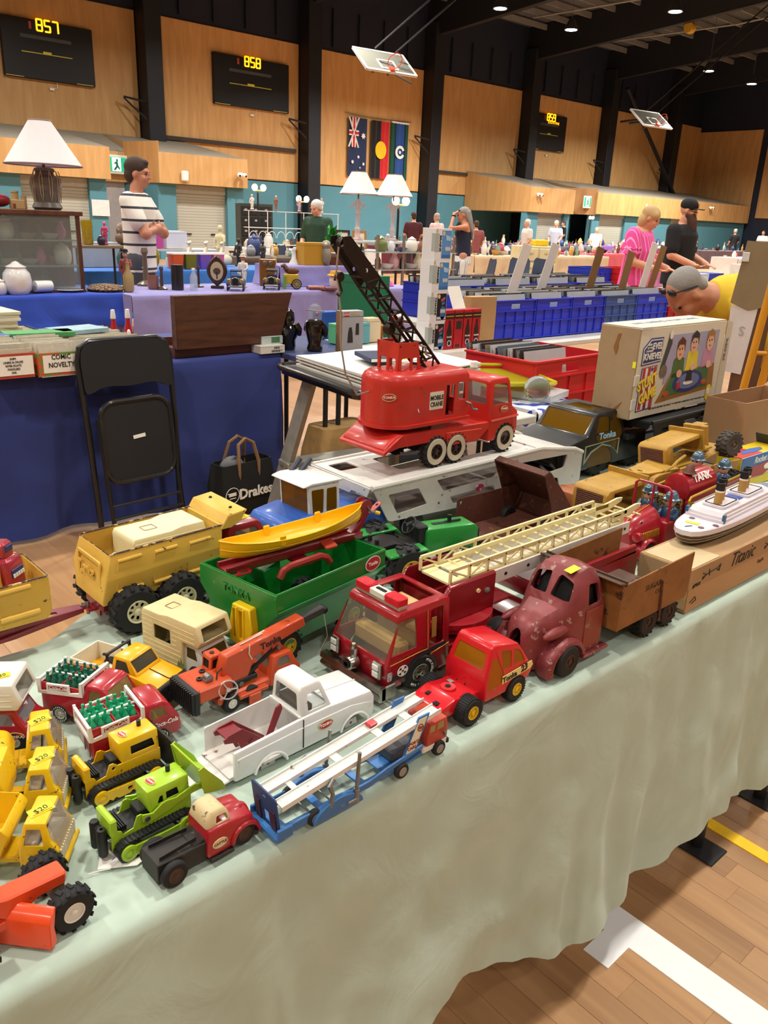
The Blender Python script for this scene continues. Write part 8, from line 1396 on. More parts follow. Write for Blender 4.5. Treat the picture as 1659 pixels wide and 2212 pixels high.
def tank_woman():
 p=person('woman with long grey hair in a navy tank top, hand to her forehead',(10.62,10.0,0),135,.98);m=MB();std_torso(m,hw=.15,ch=.16,dp=.11);H=HM(.04,0,1.585,0,12);head(m,H);limb(m,[(-.01,0,1.43),(.02,0,1.52)],[.055,.05]);LEGS(m)
 limb(m,[(-.01,.17,1.39),(.25,.22,1.36),(.20,.05,1.60)],[.055,.045,.033]);hand(m,fr((.19,.04,1.60),(-.6,-.2,.5),(.3,-1,0)),20);limb(m,[(-.01,-.17,1.39),(.02,-.22,1.12),(.2,-.15,1.0)],[.055,.045,.033]);hand(m,fr((.2,-.15,1.),(1,0,-.2),(0,-1,0)))
 part('body',remesh(m,.0125),SK2,p);face(p,H);part('navy_tank_top',remesh(trunk(MB(),[((0,0,.86),.175,.14),((0,0,1.0),.158,.13),((.01,0,1.18),.155,.13),((.03,0,1.30),.168,.145),((.0,0,1.38),.15,.11),((-.01,0,1.42),.11,.08)]),.013),mat('1a2038',.8),p)
 t=trunk(MB(),[((0,0,.93),.165,.135),((0,0,.80),.19,.15),((0,0,.76),.18,.14)]);[limb(t,[(0,s*.095,.82),(.01,s*.1,.48)],[.105,.09])for s in(-1,1)];part('striped_shorts',remesh(t,.014),stripes('dcdcdc','8a8c98',45,1,.3),p);shoes(p,'d8d4cc')
 part('hair',remesh(trunk(MB().ell((-.02,0,.05),(.104,.086,.088),18,12,None,H),[((-.02,0,1.64),.085,.07),((-.08,0,1.50),.09,.05),((-.13,0,1.32),.08,.035),((-.14,0,1.18),.04,.02)]),.012),mat('8a8680',.7,bump=.5,bs=60),p);part('sunglasses',MB().ell((.06,.04,.085),(.02,.03,.014),10,6,None,H).ell((.06,-.04,.085),(.02,.03,.014),10,6,None,H),DK,p)
 part('watch',MB().lathe([(.036,-.012),(.036,.012)],M=fr((.205,.085,1.56),(1,0,0),(0,1,.3)),n=12),DK,p)
 b=thing('tote_bag','cream cloth tote bag on the shoulder of the woman in navy','bag',(10.83,10.12,.72),135);part('bag_body',MB().loft([[(x*k,y*k,z)for x,y in rr(-.05,.05,-.14,.14,.03)]for z,k in((0,.8),(.04,1),(.3,1),(.38,.9))]),mat('b8ac94',.85,bump=.2,bs=30),b);part('strap',MB().tube([(0,-.1,.36),(0,-.03,.68),(0,.08,.66),(0,.1,.36)],.012,6),mat('b8ac94',.85),b)
tank_woman()
def pink():
 p=person('blonde woman in a pink striped ruffled top leaning over record crates',(8.70,5.42,0),-78,.99);m=MB();std_torso(m,hw=.20,ch=.195,dp=.14);H=HM(.09,0,1.575,10,22);head(m,H);limb(m,[(-.01,0,1.44),(.05,0,1.52)],[.066,.06]);LEGS(m,r=.1)
 for s in(-1,1):limb(m,[(-.01,s*.21,1.38),(.04,s*.27,1.10),(.30,s*.20,1.03)],[.075,.06,.042]);hand(m,fr((.30,s*.2,1.03),(1,-s*.2,-.15),(0,s,0)),22)
 part('body',remesh(m,.0105),SK,p);face(p,H,brow='8a6a4a');sh=trunk(MB(),[((0,0,.78),.23,.19),((0,0,1.0),.215,.165),((.03,0,1.22),.215,.175),((.01,0,1.36),.205,.14),((-.01,0,1.43),.15,.10),((-.01,0,1.465),.10,.075)]);[limb(sh,[(-.01,s*.195,1.385),(.015,s*.245,1.24)],[.096,.094])for s in(-1,1)]
 PK=stripes('e04a9c','ee9cc8',26,1,.22);part('pink_top',remesh(sh,.012),PK,p)
 for s in(-1,1):
  for k in range(2):part('ruffle',MB().loft([[(-.005+rr_*math.cos(R(a)),s*(.235+.012*k)+rr_*math.sin(R(a))*.95,z+.012*math.sin(a*.2))for a in range(0,360,12)]for rr_,z in((.098,1.30-.05*k),(.118,1.245-.05*k),(.120,1.24-.05*k))],cap=False),PK,p)
 t=MB();LEGS(t,r=.12);part('trousers',remesh(t,.02),mat('3a3e4c',.8),p);shoes(p);part('hair',remesh(MB().ell((-.02,0,.052),(.108,.090,.090),18,12,None,H).ell((-.055,0,-.04),(.072,.088,.095),14,10,None,H).ell((.03,.05,.05),(.06,.04,.05),12,8,None,H).ell((.03,-.05,.05),(.06,.04,.05),12,8,None,H),.011),mat('c0a070',.7,bump=.5,bs=60),p)
pink()
def beard():
 p=person('bearded man in a black cap and black T-shirt behind the blonde woman',(9.85,5.55,0),-84,1.03);m=MB();std_torso(m,hw=.19,ch=.215,dp=.14);H=HM(.03,0,1.63,12,14);head(m,H);limb(m,[(-.01,0,1.45),(.02,0,1.55)],[.068,.062]);LEGS(m,r=.095)
 for s in(-1,1):limb(m,[(-.01,s*.225,1.40),(.03,s*.29,1.12),(.28,s*.20,1.02)],[.07,.055,.04]);hand(m,fr((.28,s*.2,1.02),(1,-s*.3,-.1),(0,s,0)),22)
 part('body',remesh(m,.0115),SK,p);face(p,H,brow='3c281c');sh=std_torso(MB(),.026,.78,.20,.222,.145);[limb(sh,[(-.01,s*.215,1.40),(.02,s*.272,1.19)],[.092,.085])for s in(-1,1)];part('black_shirt',remesh(sh,.013),mat('16171a',.85),p)
 part('chest_print',MB().plate(rr(-.05,.05,-.045,.045,.005),(),.004,fr((.172,.04,1.27),(0,1,0),SZ)),spots('d8d4cc','1a1a1a',60,.5),p)
 t=MB();LEGS(t,r=.11);trunk(t,[((0,0,.95),.19,.14),((0,0,.78),.19,.14)]);part('trousers',remesh(t,.018),mat('22242a',.8),p);shoes(p)
 part('beard',remesh(trunk(MB().ell((.07,0,-.085),(.052,.062,.05),14,9,None,H),[((.075,0,1.585),.07,.05),((.105,0,1.50),.072,.055),((.12,0,1.42),.06,.045),((.12,0,1.35),.03,.022)]).ell((.03,0,-.05),(.05,.079,.04),14,9,None,H),.011),mat('4a3226',.9,bump=.7,bs=70),p)
 c=part('cap',remesh(MB().ell((-.008,0,.062),(.108,.090,.088),20,12,None,H).ell((-.015,0,.06),(.1,.09,.06),16,8,None,H),.011),mat('14151a',.8),p);part('cap_brim',MB().loft([[(.07+.11*math.sin(R(a)),.082*math.cos(R(a)),.062-.02*abs(math.cos(R(a)))+dz)for a in range(0,181,12)]for dz in(0,.006)]).fn(lambda x,y,z:tuple(H@V((x,y,z)))),mat('14151a',.8),c);part('cap_emblem',MB().plate(ov(.026,.026,16),[ov(.012,.014,12)],.004,H@fr((.098,0,.085),(0,1,0),(-.3,0,1))),mat('c88a28',.6),c)
 part('glasses',MB().tube([tuple(H@V((.102,y,.008)))for y in(-.06,-.01)],.004,5).tube([tuple(H@V((.102,y,.008)))for y in(.01,.06)],.004,5).tube([tuple(H@V(q))for q in((.1,-.062,.01),(0,-.082,.012))],.003,5).tube([tuple(H@V(q))for q in((.1,.062,.01),(0,.082,.012))],.003,5),DK,p)
beard()
def yellow_man():
 p=person('grey haired man in a yellow T-shirt bending over, hand on his knee',(4.42,1.80,0),146,.97);m=MB();SH=V((.40,0,1.16))
 trunk(m,[((-.02,0,.90),.17,.14),((.06,0,1.02),.17,.14),((.20,0,1.10),.18,.14),((.34,0,1.14),.19,.13),((.44,0,1.15),.15,.10),((.50,0,1.15),.085,.07)]);H=HM(.615,0,1.165,6,58);head(m,H);limb(m,[(.44,0,1.15),(.56,0,1.16)],[.078,.070])
 limb(m,[(.38,.22,1.12),(.23,.29,.86),(.20,.17,.60)],[.072,.056,.042]);hand(m,fr((.20,.17,.61),(.25,-.25,-.9),(.9,.4,.2)),12,1.15);limb(m,[(.38,-.22,1.12),(.40,-.27,.86),(.30,-.15,.62)],[.07,.055,.042]);hand(m,fr((.30,-.15,.62),(.3,.2,-.9),(.9,-.4,.2)),12,1.1)
 for s in(-1,1):limb(m,[(-.06,s*.10,.88),(.16,s*.13,.50),(-.03,s*.13,.09)],[.095,.07,.05])
 part('body',remesh(m,.0095),SK2,p);face(p,H,brow='7a7068');sh=trunk(MB(),[((-.05,0,.86),.195,.165),((.05,0,1.0),.20,.175),((.20,0,1.085),.21,.175),((.34,0,1.13),.215,.16),((.44,0,1.145),.17,.125),((.49,0,1.15),.10,.088)]);limb(sh,[(.38,.21,1.125),(.275,.265,.95)],[.098,.092]);limb(sh,[(.38,-.21,1.125),(.38,-.255,.93)],[.098,.092])
 part('yellow_shirt',remesh(sh,.012),mat('d8b42e',.85,dirt=.08),p);text(p,'AUSTRALIA',fr((.33,.205,1.02),(-.95,.1,.1),(.15,.4,1)),.05,mat('2a4a38',.8))
 t=trunk(MB(),[((.05,0,1.0),.175,.15),((-.05,0,.92),.19,.16),((-.06,0,.84),.17,.15)]);[limb(t,[(-.06,s*.10,.86),(.16,s*.13,.50),(-.03,s*.13,.10)],[.115,.09,.075])for s in(-1,1)];part('jeans',remesh(t,.014),mat('34404f',.85,dirt=.25,ds=8),p);shoes(p,'5a4a3a',.13)
 part('hair',remesh(MB().ell((-.028,0,.052),(.096,.080,.085),18,12,None,H).ell((-.065,0,-.01),(.050,.072,.06),14,9,None,H),.0095),mat('8e8a86',.8,bump=.5,bs=110),p)
 part('sunglasses',MB().ell((.055,.038,.10),(.016,.032,.022),12,8,None,H).ell((.055,-.038,.10),(.016,.032,.022),12,8,None,H).tube([tuple(H@V(q))for q in((.05,.07,.1),(-.04,.09,.03))],.004,5).tube([tuple(H@V(q))for q in((.05,-.07,.1),(-.04,-.09,.03))],.004,5),mat('2a2c30',.2),p)
yellow_man()
def far_person(label,x,y,rz,top,bot,hair,sc=1,short=False):
 p=person(label,(x,y,0),rz,sc);m=MB();std_torso(m);LEGS(m);H=HM(.02,0,1.62,0,8);head(m,H);limb(m,[(-.01,0,1.44),(.01,0,1.55)],[.06,.055])
 for s in(-1,1):limb(m,[(-.01,s*.2,1.40),(.0,s*.25,1.13),(.14,s*.2,.98)],[.06,.05,.036]);hand(m,fr((.14,s*.2,.98),(1,0,-.3),(0,s,0)))
 part('body',remesh(m,.022,1),SK,p);sh=std_torso(MB(),.022,.80);[limb(sh,[(-.01,s*.19,1.40),(0,s*.235,1.2)],[.08,.072])for s in(-1,1)];part('shirt',remesh(sh,.024,1),mat(top,.85),p)
 t=trunk(MB(),[((0,0,.96),.175,.13),((0,0,.78),.18,.13)]);
 if short:[limb(t,[(0,s*.1,.85),(.01,s*.1,.5)],[.1,.085])for s in(-1,1)]
 else:LEGS(t,r=.1)
 part('trousers',remesh(t,.026,1),mat(bot,.85),p);shoes(p,'d8d4cc' if short else '2c2c2e');part('hair',MB().ell((-.02,0,.05),(.1,.084,.085),14,9,None,H).ell((-.05,0,-.01),(.055,.074,.07),12,8,None,H),mat(hair,.8),p);return p
for a in(('far woman in black with light trousers edge and glasses, standing in the aisle',31.0,23.6,205,'16171a','22242a','7a6a58',.95),('far woman in black holding an olive bag, seen from the side',31.8,23.8,140,'141518','1a1b1e','4a3628',.98),('far grey haired man in a grey polo and black shorts, seen from behind',36.6,25.4,40,'6a6c74','18191c','c8c4bc',1.04,True),('far woman in pink with a dark cardigan beside the man in grey',37.3,25.3,220,'d88aa8','2a2a30','d0c8b8',.95),('far man in black facing the right wall, beyond the bearded man',41.5,20.5,60,'16181c','22242a','b8b0a8',.98),('far man in a white shirt carrying a strap bag',44.6,20.5,190,'dcdcda','8a8478','2c221c',.98),('far red haired woman at the right edge above the brown board',40.2,16.6,100,'3a2428','2a2a2e','6a2a28',.98),('far woman in a maroon top behind the twin lamps',16.2,17.2,60,'4a1c24','2a2a2e','3c2a20',.95),('far person in a red and white striped top behind the twin lamps',16.9,17.0,90,'d8b8b8','3a3c44','a8988c',.95),('far man in a black shirt behind the left twin lamp',18.3,17.4,120,'1a1c20','2c2e34','4a3426',1.0),('far person in a cream dress by the glass shelf',15.6,14.6,100,'d8c8b0','d0bca0','b8b4a8',.9),('far white haired woman in a white top behind the navy tank top',19.4,15.8,160,'d4ccc8','3a3c44','d0ccc4',.92),('far person in a floral top, stooping left of the woman in navy',16.9,15.5,60,'8a4a4a','3a3a40','4a3428',.86),('far white haired person in a pale blue shirt among the stalls',25.6,19.5,200,'a8b4cc','3a3c44','d0ccc4',.95),('far person in a white top bending among the stalls',27.6,19.1,230,'dcdcdc','4a4c54','b8b0a4',.85)):far_person(*a)
# ---------------------------------------------------------------- stalls further back
def lat(name,label,cat,x,y,z,prof,c,r=.3,sc=1,group=None,handle=False,n=16):
 o=solo(name,MB().lathe([(a*sc,b*sc)for a,b in prof],n=n),c if not isinstance(c,str)else mat(c,r,coat=.3,dirt=.1,ds=20),label,cat,(x,y,z),0,group)
 if handle:part('handle',MB().tube([(prof[1][0]*sc*1.0,0,.03*sc),(prof[1][0]*sc*1.5,0,.05*sc),(prof[1][0]*sc*1.5,0,.09*sc),(prof[1][0]*sc,0,.11*sc)],.008*sc,6),mat('e4e2dc',.4),o)
 return o
JAR=[(.10,0),(.14,.05),(.15,.15),(.14,.22),(.10,.27),(.10,.28),(.11,.29),(.05,.32),(.03,.34),(.001,.35)];BOTL=[(.05,0),(.055,.02),(.055,.16),(.02,.22),(.018,.28),(.022,.285),(.02,.30),(.001,.301)];VASE=[(.05,0),(.08,.06),(.09,.14),(.05,.22),(.04,.25),(.06,.28),(.055,.285)];BOWL=[(.05,0),(.11,.03),(.15,.09),(.145,.09),(.1,.035),(.001,.02)];MUG=[(.05,0),(.055,.01),(.055,.13),(.048,.13),(.046,.02),(.001,.015)];CAN=[(.05,0),(.05,.01),(.015,.03),(.012,.16),(.02,.18),(.015,.2),(.001,.2)]
LIL=cloth('8a84bc',wr=.3,sc=3,dirt=.1);BLU=cloth('2446b4',wr=.3,sc=3,dirt=.12);BL2=cloth('2c6cc0',wr=.3,sc=3,dirt=.12)
trestle(.2,3.05,6.75,7.55,'table under the bright blue cloth',.735);trestle(3.1,6.2,6.6,7.4,'table under the lilac cloth',.735)
draped('lilac_tablecloth','lilac cloth over the table of vintage toys',3.0,6.3,6.55,7.5,.745,.30,LIL,5,.04);draped('lilac_undercloth','lilac cloth hanging lower under the bright blue cloth',.1,3.0,6.76,7.6,.741,.27,LIL,6,.03);draped('blue_tablecloth','bright blue cloth over the left table in front of the display cabinet',.1,3.02,6.73,7.6,.748,.49,BLU,7,.03)
draped('back_blue_cloth','mid blue cloth on the row behind the man in stripes',2.6,7.2,9.3,10.2,.745,.2,BL2,8,.03);trestle(2.7,7.1,9.35,10.15,'table under the mid blue cloth',.735)
# display cabinet with lamp on top
def cabinet():
 t=thing('display_cabinet','glazed dark wood display cabinet under the big white lampshade','cabinet',(1.5,7.02,.75),-6);W_=wood('4a2a1c','6a3e28',3,2,.45,8)
 part('case',MB().bx(0,1.26,.30,.34,0,.62).bx(-.02,1.28,-.02,.36,.60,.635,.004).bx(0,1.26,0,.34,0,.02),W_,t)
 for x in(.02,1.24):part('post',MB().box((x,.01,.31),(.03,.03,.62)),W_,t);part('post',MB().box((x,.33,.31),(.03,.03,.62)),W_,t)
 for z in(.20,.40):part('shelf',MB().bx(.02,1.24,.03,.3,z,z+.012),glass('d0d4d0',.1,.5),t)
 part('front_glass',MB().bx(.03,1.23,-.002,.002,.02,.6),glass('e4eae8',.04,.12),t)
 M0=t.matrix_basis
 for i in range(12):
  x=.2+.085*i
  for z,k in((.213,i),(.413,i+5),(.021,i+3)):
   if z<.1 and i%3:continue
   pr,c,nm=((BOTL,'6a5434','stoneware_bottle'),(BOWL,'d0c8bc','china_bowl'),(VASE,'c8589a','pink_vase'),(MUG,'8a5a34','brown_mug'),(JAR,'dcd8d0','white_jar'),(VASE,'3a3c44','dark_vase'),(BOWL,'c89a34','amber_bowl'))[k%7]
   p=M0@V((x,.16,z));lat(nm,'%s on the %s shelf of the display cabinet, %s from its left'%(nm.replace('_',' '),{.213:'middle',.413:'upper',.021:'lowest'}[z],ORD[i]),'ornament',p.x,p.y,.75+z,pr,c,.3,.5,'ornaments in the cabinet',n=12)
cabinet()
def table_lamp(label,x,y,z,r0,r1,zs,ht,base,c,shade='e4dce0',hexa=False,emit=0,body_c='5c5650'):
 t=thing('table_lamp',label,'lamp',(x,y,z));n=6 if hexa else 28;sh=mat(shade,.8,emit=emit,dirt=.03)
 q=MB().lathe([(r1,zs),(r1*.86+r0*.14,zs+ht*.14)if hexa else(r1*.8+r0*.2,zs+ht*.2),(r0*1.25 if hexa else r0*1.0+.001,zs+ht*.6 if hexa else zs+ht*.99),(r0,zs+ht),(r0-.004,zs+ht),(r1-.006,zs+.003)],n=n,cap=False);part('lamp_shade',q,sh,t,ang=20 if hexa else 40);part('shade_trim',MB().tube([(r1*math.cos(2*pi*i/n),r1*math.sin(2*pi*i/n),zs)for i in range(n)],.006,5,closed=True).tube([(r0*math.cos(2*pi*i/n),r0*math.sin(2*pi*i/n),zs+ht)for i in range(n)],.005,5,closed=True),mat('8a7878',.6),t)
 part('base',MB().lathe(base,n=24),c,t);part('stem',MB().cyl((0,0,base[-1][1]-.01),(0,0,zs+ht*.8),.012,n=8),mat('6a5a48',.4,.5),t);return t
t=table_lamp('large table lamp with a wide white shade and grey-brown pottery base',2.62,7.22,1.385,.085,.30,.345,.33,[(.10,0),(.12,.02),(.10,.06),(.115,.14),(.125,.20),(.115,.25),(.075,.27),(.07,.29),(.085,.30),(.075,.32),(.03,.335)],mat('6a625c',.35,dirt=.2,coat=.3))
for s in range(5):a=R(200+35*s);part('base_groove',MB().tube([(.125*math.cos(a+da)*k,.125*math.sin(a+da)*k,z)for da,k,z in((0,.84,.30),(-.1,1.0,.24),(-.08,.93,.12),(0,.86,.06),(.08,.93,.12),(.1,1.0,.24),(0,.84,.30))],.0035,5),mat('b8a890',.5),t)
CRY=glass('f0e0e0',.05,.35)
for x,y,l in((8.05,9.75,'cut glass table lamp with a cream six sided shade, left of the pair'),(8.68,9.68,'cut glass table lamp with a cream six sided shade, right of the pair')):
 t=table_lamp(l,x,y,1.12,.12,.30,.64,.30,[(.09,0),(.10,.02),(.04,.05),(.035,.12),(.05,.16),(.03,.20),(.03,.34),(.05,.38),(.035,.42),(.05,.52),(.02,.58)],CRY,'e8e0d0',True,.25)
 for i in range(8):a=2*pi*i/8;part('crystal_drop',MB().ell((.1*math.cos(a),.1*math.sin(a),.5-.03*(i%2)),(.012,.012,.035),6,5),CRY,t)
trestle(7.7,9.6,9.4,9.95,'chrome edged shelf table under the twin lamps',1.12,mat('b8bcbc',.3));
t=thing('glass_shelf_stand','chrome and glass shelf stand full of ornaments under the twin lamps','shelf',(8.6,9.2,0))
for x in(-.75,-.25,.3,.8):part('post',MB().cyl((x,-.15,0),(x,-.15,1.22),.022,n=8),mat('a8a8a8',.25,.9),t)
for z in(.74,.98):part('shelf',MB().bx(-.78,.83,-.2,.2,z,z+.012),glass('d8e0dc',.1,.45),t)
for i in range(9):lat('ornament','%s of the small %s on the glass shelf stand'%(ORD[i],('bottles','bowls','vases')[i%3]),'ornament',7.95+.16*i,9.15,.753,(BOTL,BOWL,VASE)[i%3],('6a3a24','e0d4e4','d8a8b8','1c1c20','c8bcd0','e8e4d0','dcdcdc','c89898','d8d0e0')[i],.15,.8,'ornaments on the glass shelf stand');
for i in range(7):lat('ornament','%s piece of crockery on the upper glass shelf'%ORD[i],'ornament',8.0+.2*i,9.15,.993,(JAR,VASE,BOWL)[i%3],('6a7a44','d8dce4','3c4a8a','e0dcd4','8a5a44','cfd4dc','e8dcc8')[i],.2,.62,'crockery on the upper glass shelf')
# things on the blue and lilac front tables
lat('barrel_jar','large white lidded barrel jar on the bright blue cloth','jar',2.2,6.87,.75,JAR,'d8d8d8',.3,.72);lat('barrel_jar','small white lidded jar beside the large barrel jar','jar',2.06,6.86,.75,JAR,'dcdcdc',.3,.36);lat('dinner_plate','white plate with a blue rim on the bright blue cloth','plate',2.64,7.0,.75,[(.08,0),(.15,.02),(.148,.024),(.08,.006),(.001,.006)],'dce0e8',.2);lat('stoneware_jug','tan and brown stoneware flagon on the bright blue cloth','jug',3.12,6.86,.75,BOTL,'9c8454',.4,.82);lat('tankard','copper tankard with a white handle near the stoneware flagon','mug',3.44,7.05,.75,MUG,'8a5a48',.25,.9,None,True)
solo('bead_basket',MB().lathe([(.14,0),(.16,.02),(.12,.05),(.05,.06),(.001,.06)],n=20),spots('3a2a20','8a6844',60,.5),'flat dark basket of beads on the bright blue cloth','basket',(2.95,6.95,.75));solo('white_mugs',MB().tube([(0,0,.05),(.14,.03,.05)],.045,12),mat('e0dedc',.3),'pair of white cups lying on their sides by the plate','cup',(2.34,6.90,.752))
for x,y,c,l,pr,k in((3.54,7.4,'6a5a44','brass pillar candlestick behind the tankard',CAN,1.7),(3.62,6.93,'1c1c1e','black carved pillar on the lilac cloth',[(.05,0),(.05,.2),(.04,.2),(.001,.2)],1.1),(3.5,7.0,'4a3a2c','dark wooden candlestick left of the black pillar',CAN,1.0),(3.95,7.14,'3a2c22','dark wooden candlestick by the egg shaped plaque',CAN,.95),(5.1,7.2,'dcdcd8','tall clear decanter behind the toy cart',BOTL,1.2),(4.86,7.2,'d0b878','pale yellow bottle beside the brown toy cabinet',BOTL,.95),(5.3,7.3,'9ab8a8','pale green jug behind the toy cart',VASE,.8)):lat('candlestick' if pr is CAN else 'bottle',l,'candlestick' if pr is CAN else 'bottle',x,y,.746,pr,c,.3,k)
t=thing('water_bottle','clear plastic water bottle on the lilac cloth','bottle',(3.74,6.85,.746));part('bottle_body',MB().lathe([(.03,0),(.035,.01),(.035,.12),(.015,.16),(.014,.18)],n=14),glass('e0e6ec',.05,.35),t);part('cap',MB().lathe([(.016,.178),(.016,.195)],n=10),LAB_W,t)
o=solo('egg_plaque',MB().prism([(.095*math.sin(pi*i/10)**.8*(1 if i<10 else 1),.02+.19*i/10*1.5)for i in range(11)]+[(-.095*math.sin(pi*i/10)**.8,.02+.19*i/10*1.5)for i in range(9,0,-1)],-.03,.03,.01),mat('3c2820',.4),'dark egg shaped plaque with a tree picture on the lilac cloth','plaque',(4.06,6.98,.746),-35);part('picture',MB().plate(ov(.06,.085,16,(0,.16)),(),.004,near(0,-.032,0)),mat('b8a488',.5),o);part('tree',MB().plate(ov(.035,.03,10,(0,.16)),(),.004,near(0,-.036,0)).bx(-.006,.006,-.038,-.034,.09,.15),mat('4a3c2c',.6),o);part('stand',MB().bx(-.06,.06,-.04,.04,0,.025,.005),mat('2c1c16',.5),o)
def vintage_car(x,y,label,c):
 t=thing('vintage_toy_car',label,'toy car',(x,y,.746),235);m=mat(c,.3,coat=.4);part('body',MB().bx(-.12,.02,-.05,.05,.05,.11,.008).bx(-.13,-.02,-.055,.055,.1,.13,.01).bx(.0,.11,-.035,.035,.05,.115,.01),m,t);part('radiator',MB().prism([(-.034,.05),(.034,.05),(.034,.11),(0,.128),(-.034,.11)],.108,.118,.002,'x'),CHR,t);part('grille',MB().prism([(-.026,.056),(.026,.056),(.026,.106),(0,.12),(-.026,.106)],.116,.12,0,'x'),DK,t)
 for s in(-1,1):part('headlamp',MB().lathe([(.016,.10),(.022,.115),(.018,.12)],(0,s*.058,.09),'x',12),mat('c8a860',.3,.6),t);part('mudguard',MB().tube([(.135,s*.072,.06),(.12,s*.072,.085),(.085,s*.072,.09),(.04,s*.072,.045),(-.05,s*.072,.045),(-.09,s*.072,.085),(-.13,s*.072,.06)],.012,6),m,t)
 for px in(.085,-.095):axle(t,px,.072,.042,.014,mat('b8a878',.5),hr=.75,holes=8)
 part('hood',MB().bx(-.13,-.0,-.055,.055,.165,.185,.01).cyl((0,-.05,.12),(-.02,-.05,.17),.004,n=5).cyl((0,.05,.12),(-.02,.05,.17),.004,n=5),mat('3a3630' if c<'3' else c,.6),t);part('bumper',MB().bx(.135,.145,-.07,.07,.035,.048,.003),CHR,t)
vintage_car(4.13,6.76,'blue vintage toy car with a brown hood, left of the pair on the lilac cloth','34486a');vintage_car(4.54,6.78,'dark blue vintage toy car with gilt lamps, right of the pair on the lilac cloth','2a3444')
def figure(name,label,x,y,z,c,h,rz=0,head_c=None,hat=None,arms=True):
 t=thing(name,label,'figurine',(x,y,z),rz);t.scale=(h,h,h);m=mat(c,.4,dirt=.12,ds=20);part('figure_body',remesh(limb(limb(limb(limb(trunk(MB(),[((0,0,.42),.09,.07),((0,0,.55),.08,.07),((0,0,.72),.12,.075),((0,0,.80),.05,.045),((0,0,.84),.04,.04)]),[(0,.06,.45),(.03,.06,.24),(0,.06,.05)],[.065,.045,.04]),[(0,-.06,.45),(-.02,-.06,.24),(0,-.06,.05)],[.065,.045,.04]),[(0,.12,.74),(.05,.17,.6),(.1,.08,.55)],[.04,.034,.03]),[(0,-.12,.74),(.02,-.16,.58),(.03,-.16,.44)],[.04,.034,.03]).ell((0,0,.92),(.075,.065,.085),12,9).bx(-.1,.12,-.11,.11,0,.05),.016,2),m,t)
 if head_c:part('head_cover',MB().ell((.012,0,.92),(.078,.07,.09),12,9),mat(head_c,.4),t)
 if hat:part('hat',MB().lathe([(.12,.96),(.09,.975),(.08,1.04),(.02,1.06)],n=14),mat(hat,.5),t)
 return t
figure('pottery_figure','white pottery figure in shorts with an orange face, behind the left vintage car',4.37,7.02,.746,'dcd4c8',.30,220,'c8744c','d8cfc0');figure('clown_doll','small red and white doll with black hat standing behind the basket',3.28,7.25,.746,'9c4a44',.32,230,'d8a890','16161a')
for x,y,l,c,h in((6.1,9.9,'dark bronze statuette of a standing man, left of the pair','2c2a26',.36),(6.42,9.8,'dark bronze statuette of a leaning man, right of the pair','35312a',.34),(5.85,9.95,'cream marble style statue of a standing figure, tallest on the mid blue cloth','d8cca0',.52)):figure('statuette',l,x,y,.75,c,h,200)
for i,x in enumerate((5.42,5.66,5.9)):o=solo('swan_ornament',MB().ell((0,0,.08),(.11,.06,.07),12,8).tube([(.07,0,.1),(.10,0,.17),(.06,0,.24),(.07,0,.30),(.12,0,.29)],[.035,.028,.024,.028,.012],8),mat('ddd2b4',.4),('%s cream swan ornament on the mid blue cloth, counting from the teapot end'%ORD[i]),'ornament',(x,9.9,.75),200)
for x,c,l in((4.95,'c85028','orange plastic canister with a white lid'),(5.13,'6a6a1e','olive plastic canister with a white lid'),(5.33,'6a4cb0','purple plastic canister with a white lid'),(5.52,'c85a9c','pink plastic canister with a white lid')):t=thing('canister',l,'canister',(x,9.5,.75),0);part('canister_body',MB().loft([[(a*k,b*k,z)for a,b in rr(-.08,.08,-.08,.08,.02)]for z,k in((0,.85),(.17,1))]),mat(c,.4),t);part('lid',MB().prism(rr(-.085,.085,-.085,.085,.02),.17,.195,.004,'z'),LAB_W,t)
for x,y,pr,c,k,l in((4.62,9.5,VASE,'8a7a18',1.25,'tall mustard glazed vase left of the man in stripes'),(4.3,9.55,VASE,'2c5a48',.9,'green painted jug on the mid blue cloth'),(4.45,9.6,BOWL,'2a241c',.9,'dark brown bowl beside the green jug'),(5.0,9.75,MUG,'e0dac0',.9,'cream cup with a black handle behind the canisters')):lat('vase' if pr is VASE else 'bowl',l,'vase' if pr is VASE else 'bowl',x,y,.75,pr,c,.25,k)
for x,c,l,w,h in((3.9,'9aa0a8','grey translucent storage tub behind the display cabinet',.5,.28),(3.35,'b0b4b8','clear storage tub of cloth behind the cabinet glass',.5,.26),(4.9,'c04a94','magenta plastic tub at the elbow of the man in stripes',.3,.2),(5.25,'dcdce4','white printed carton beside the magenta tub',.3,.22)):carton(x,9.85 if c<'b1' else 10.3,w,.3,h,c,l,z=.75 if c<'b1' else .95)
trestle(4.7,6.0,10.25,10.7,'raised shelf of tubs behind the canisters',.945)
draped('lilac_riser','lilac covered step at the back of the vintage toys',4.75,5.75,6.95,7.4,.95,.75,LIL,9,.01);solo('brown_toy_cabinet',MB().bx(-.08,.08,-.06,.06,0,.26,.006),mat('7a4c1c',.3),'brown toy cabinet with silver dials on the lilac cloth','toy',(4.72,7.12,.746),-30);part('dial',MB().lathe([(.025,-.062),(.02,-.07)],(-.03,0,.22),'y',12).lathe([(.025,-.062),(.02,-.07)],(.03,0,.22),'y',12),CHR,bpy.data.objects['brown_toy_cabinet'])
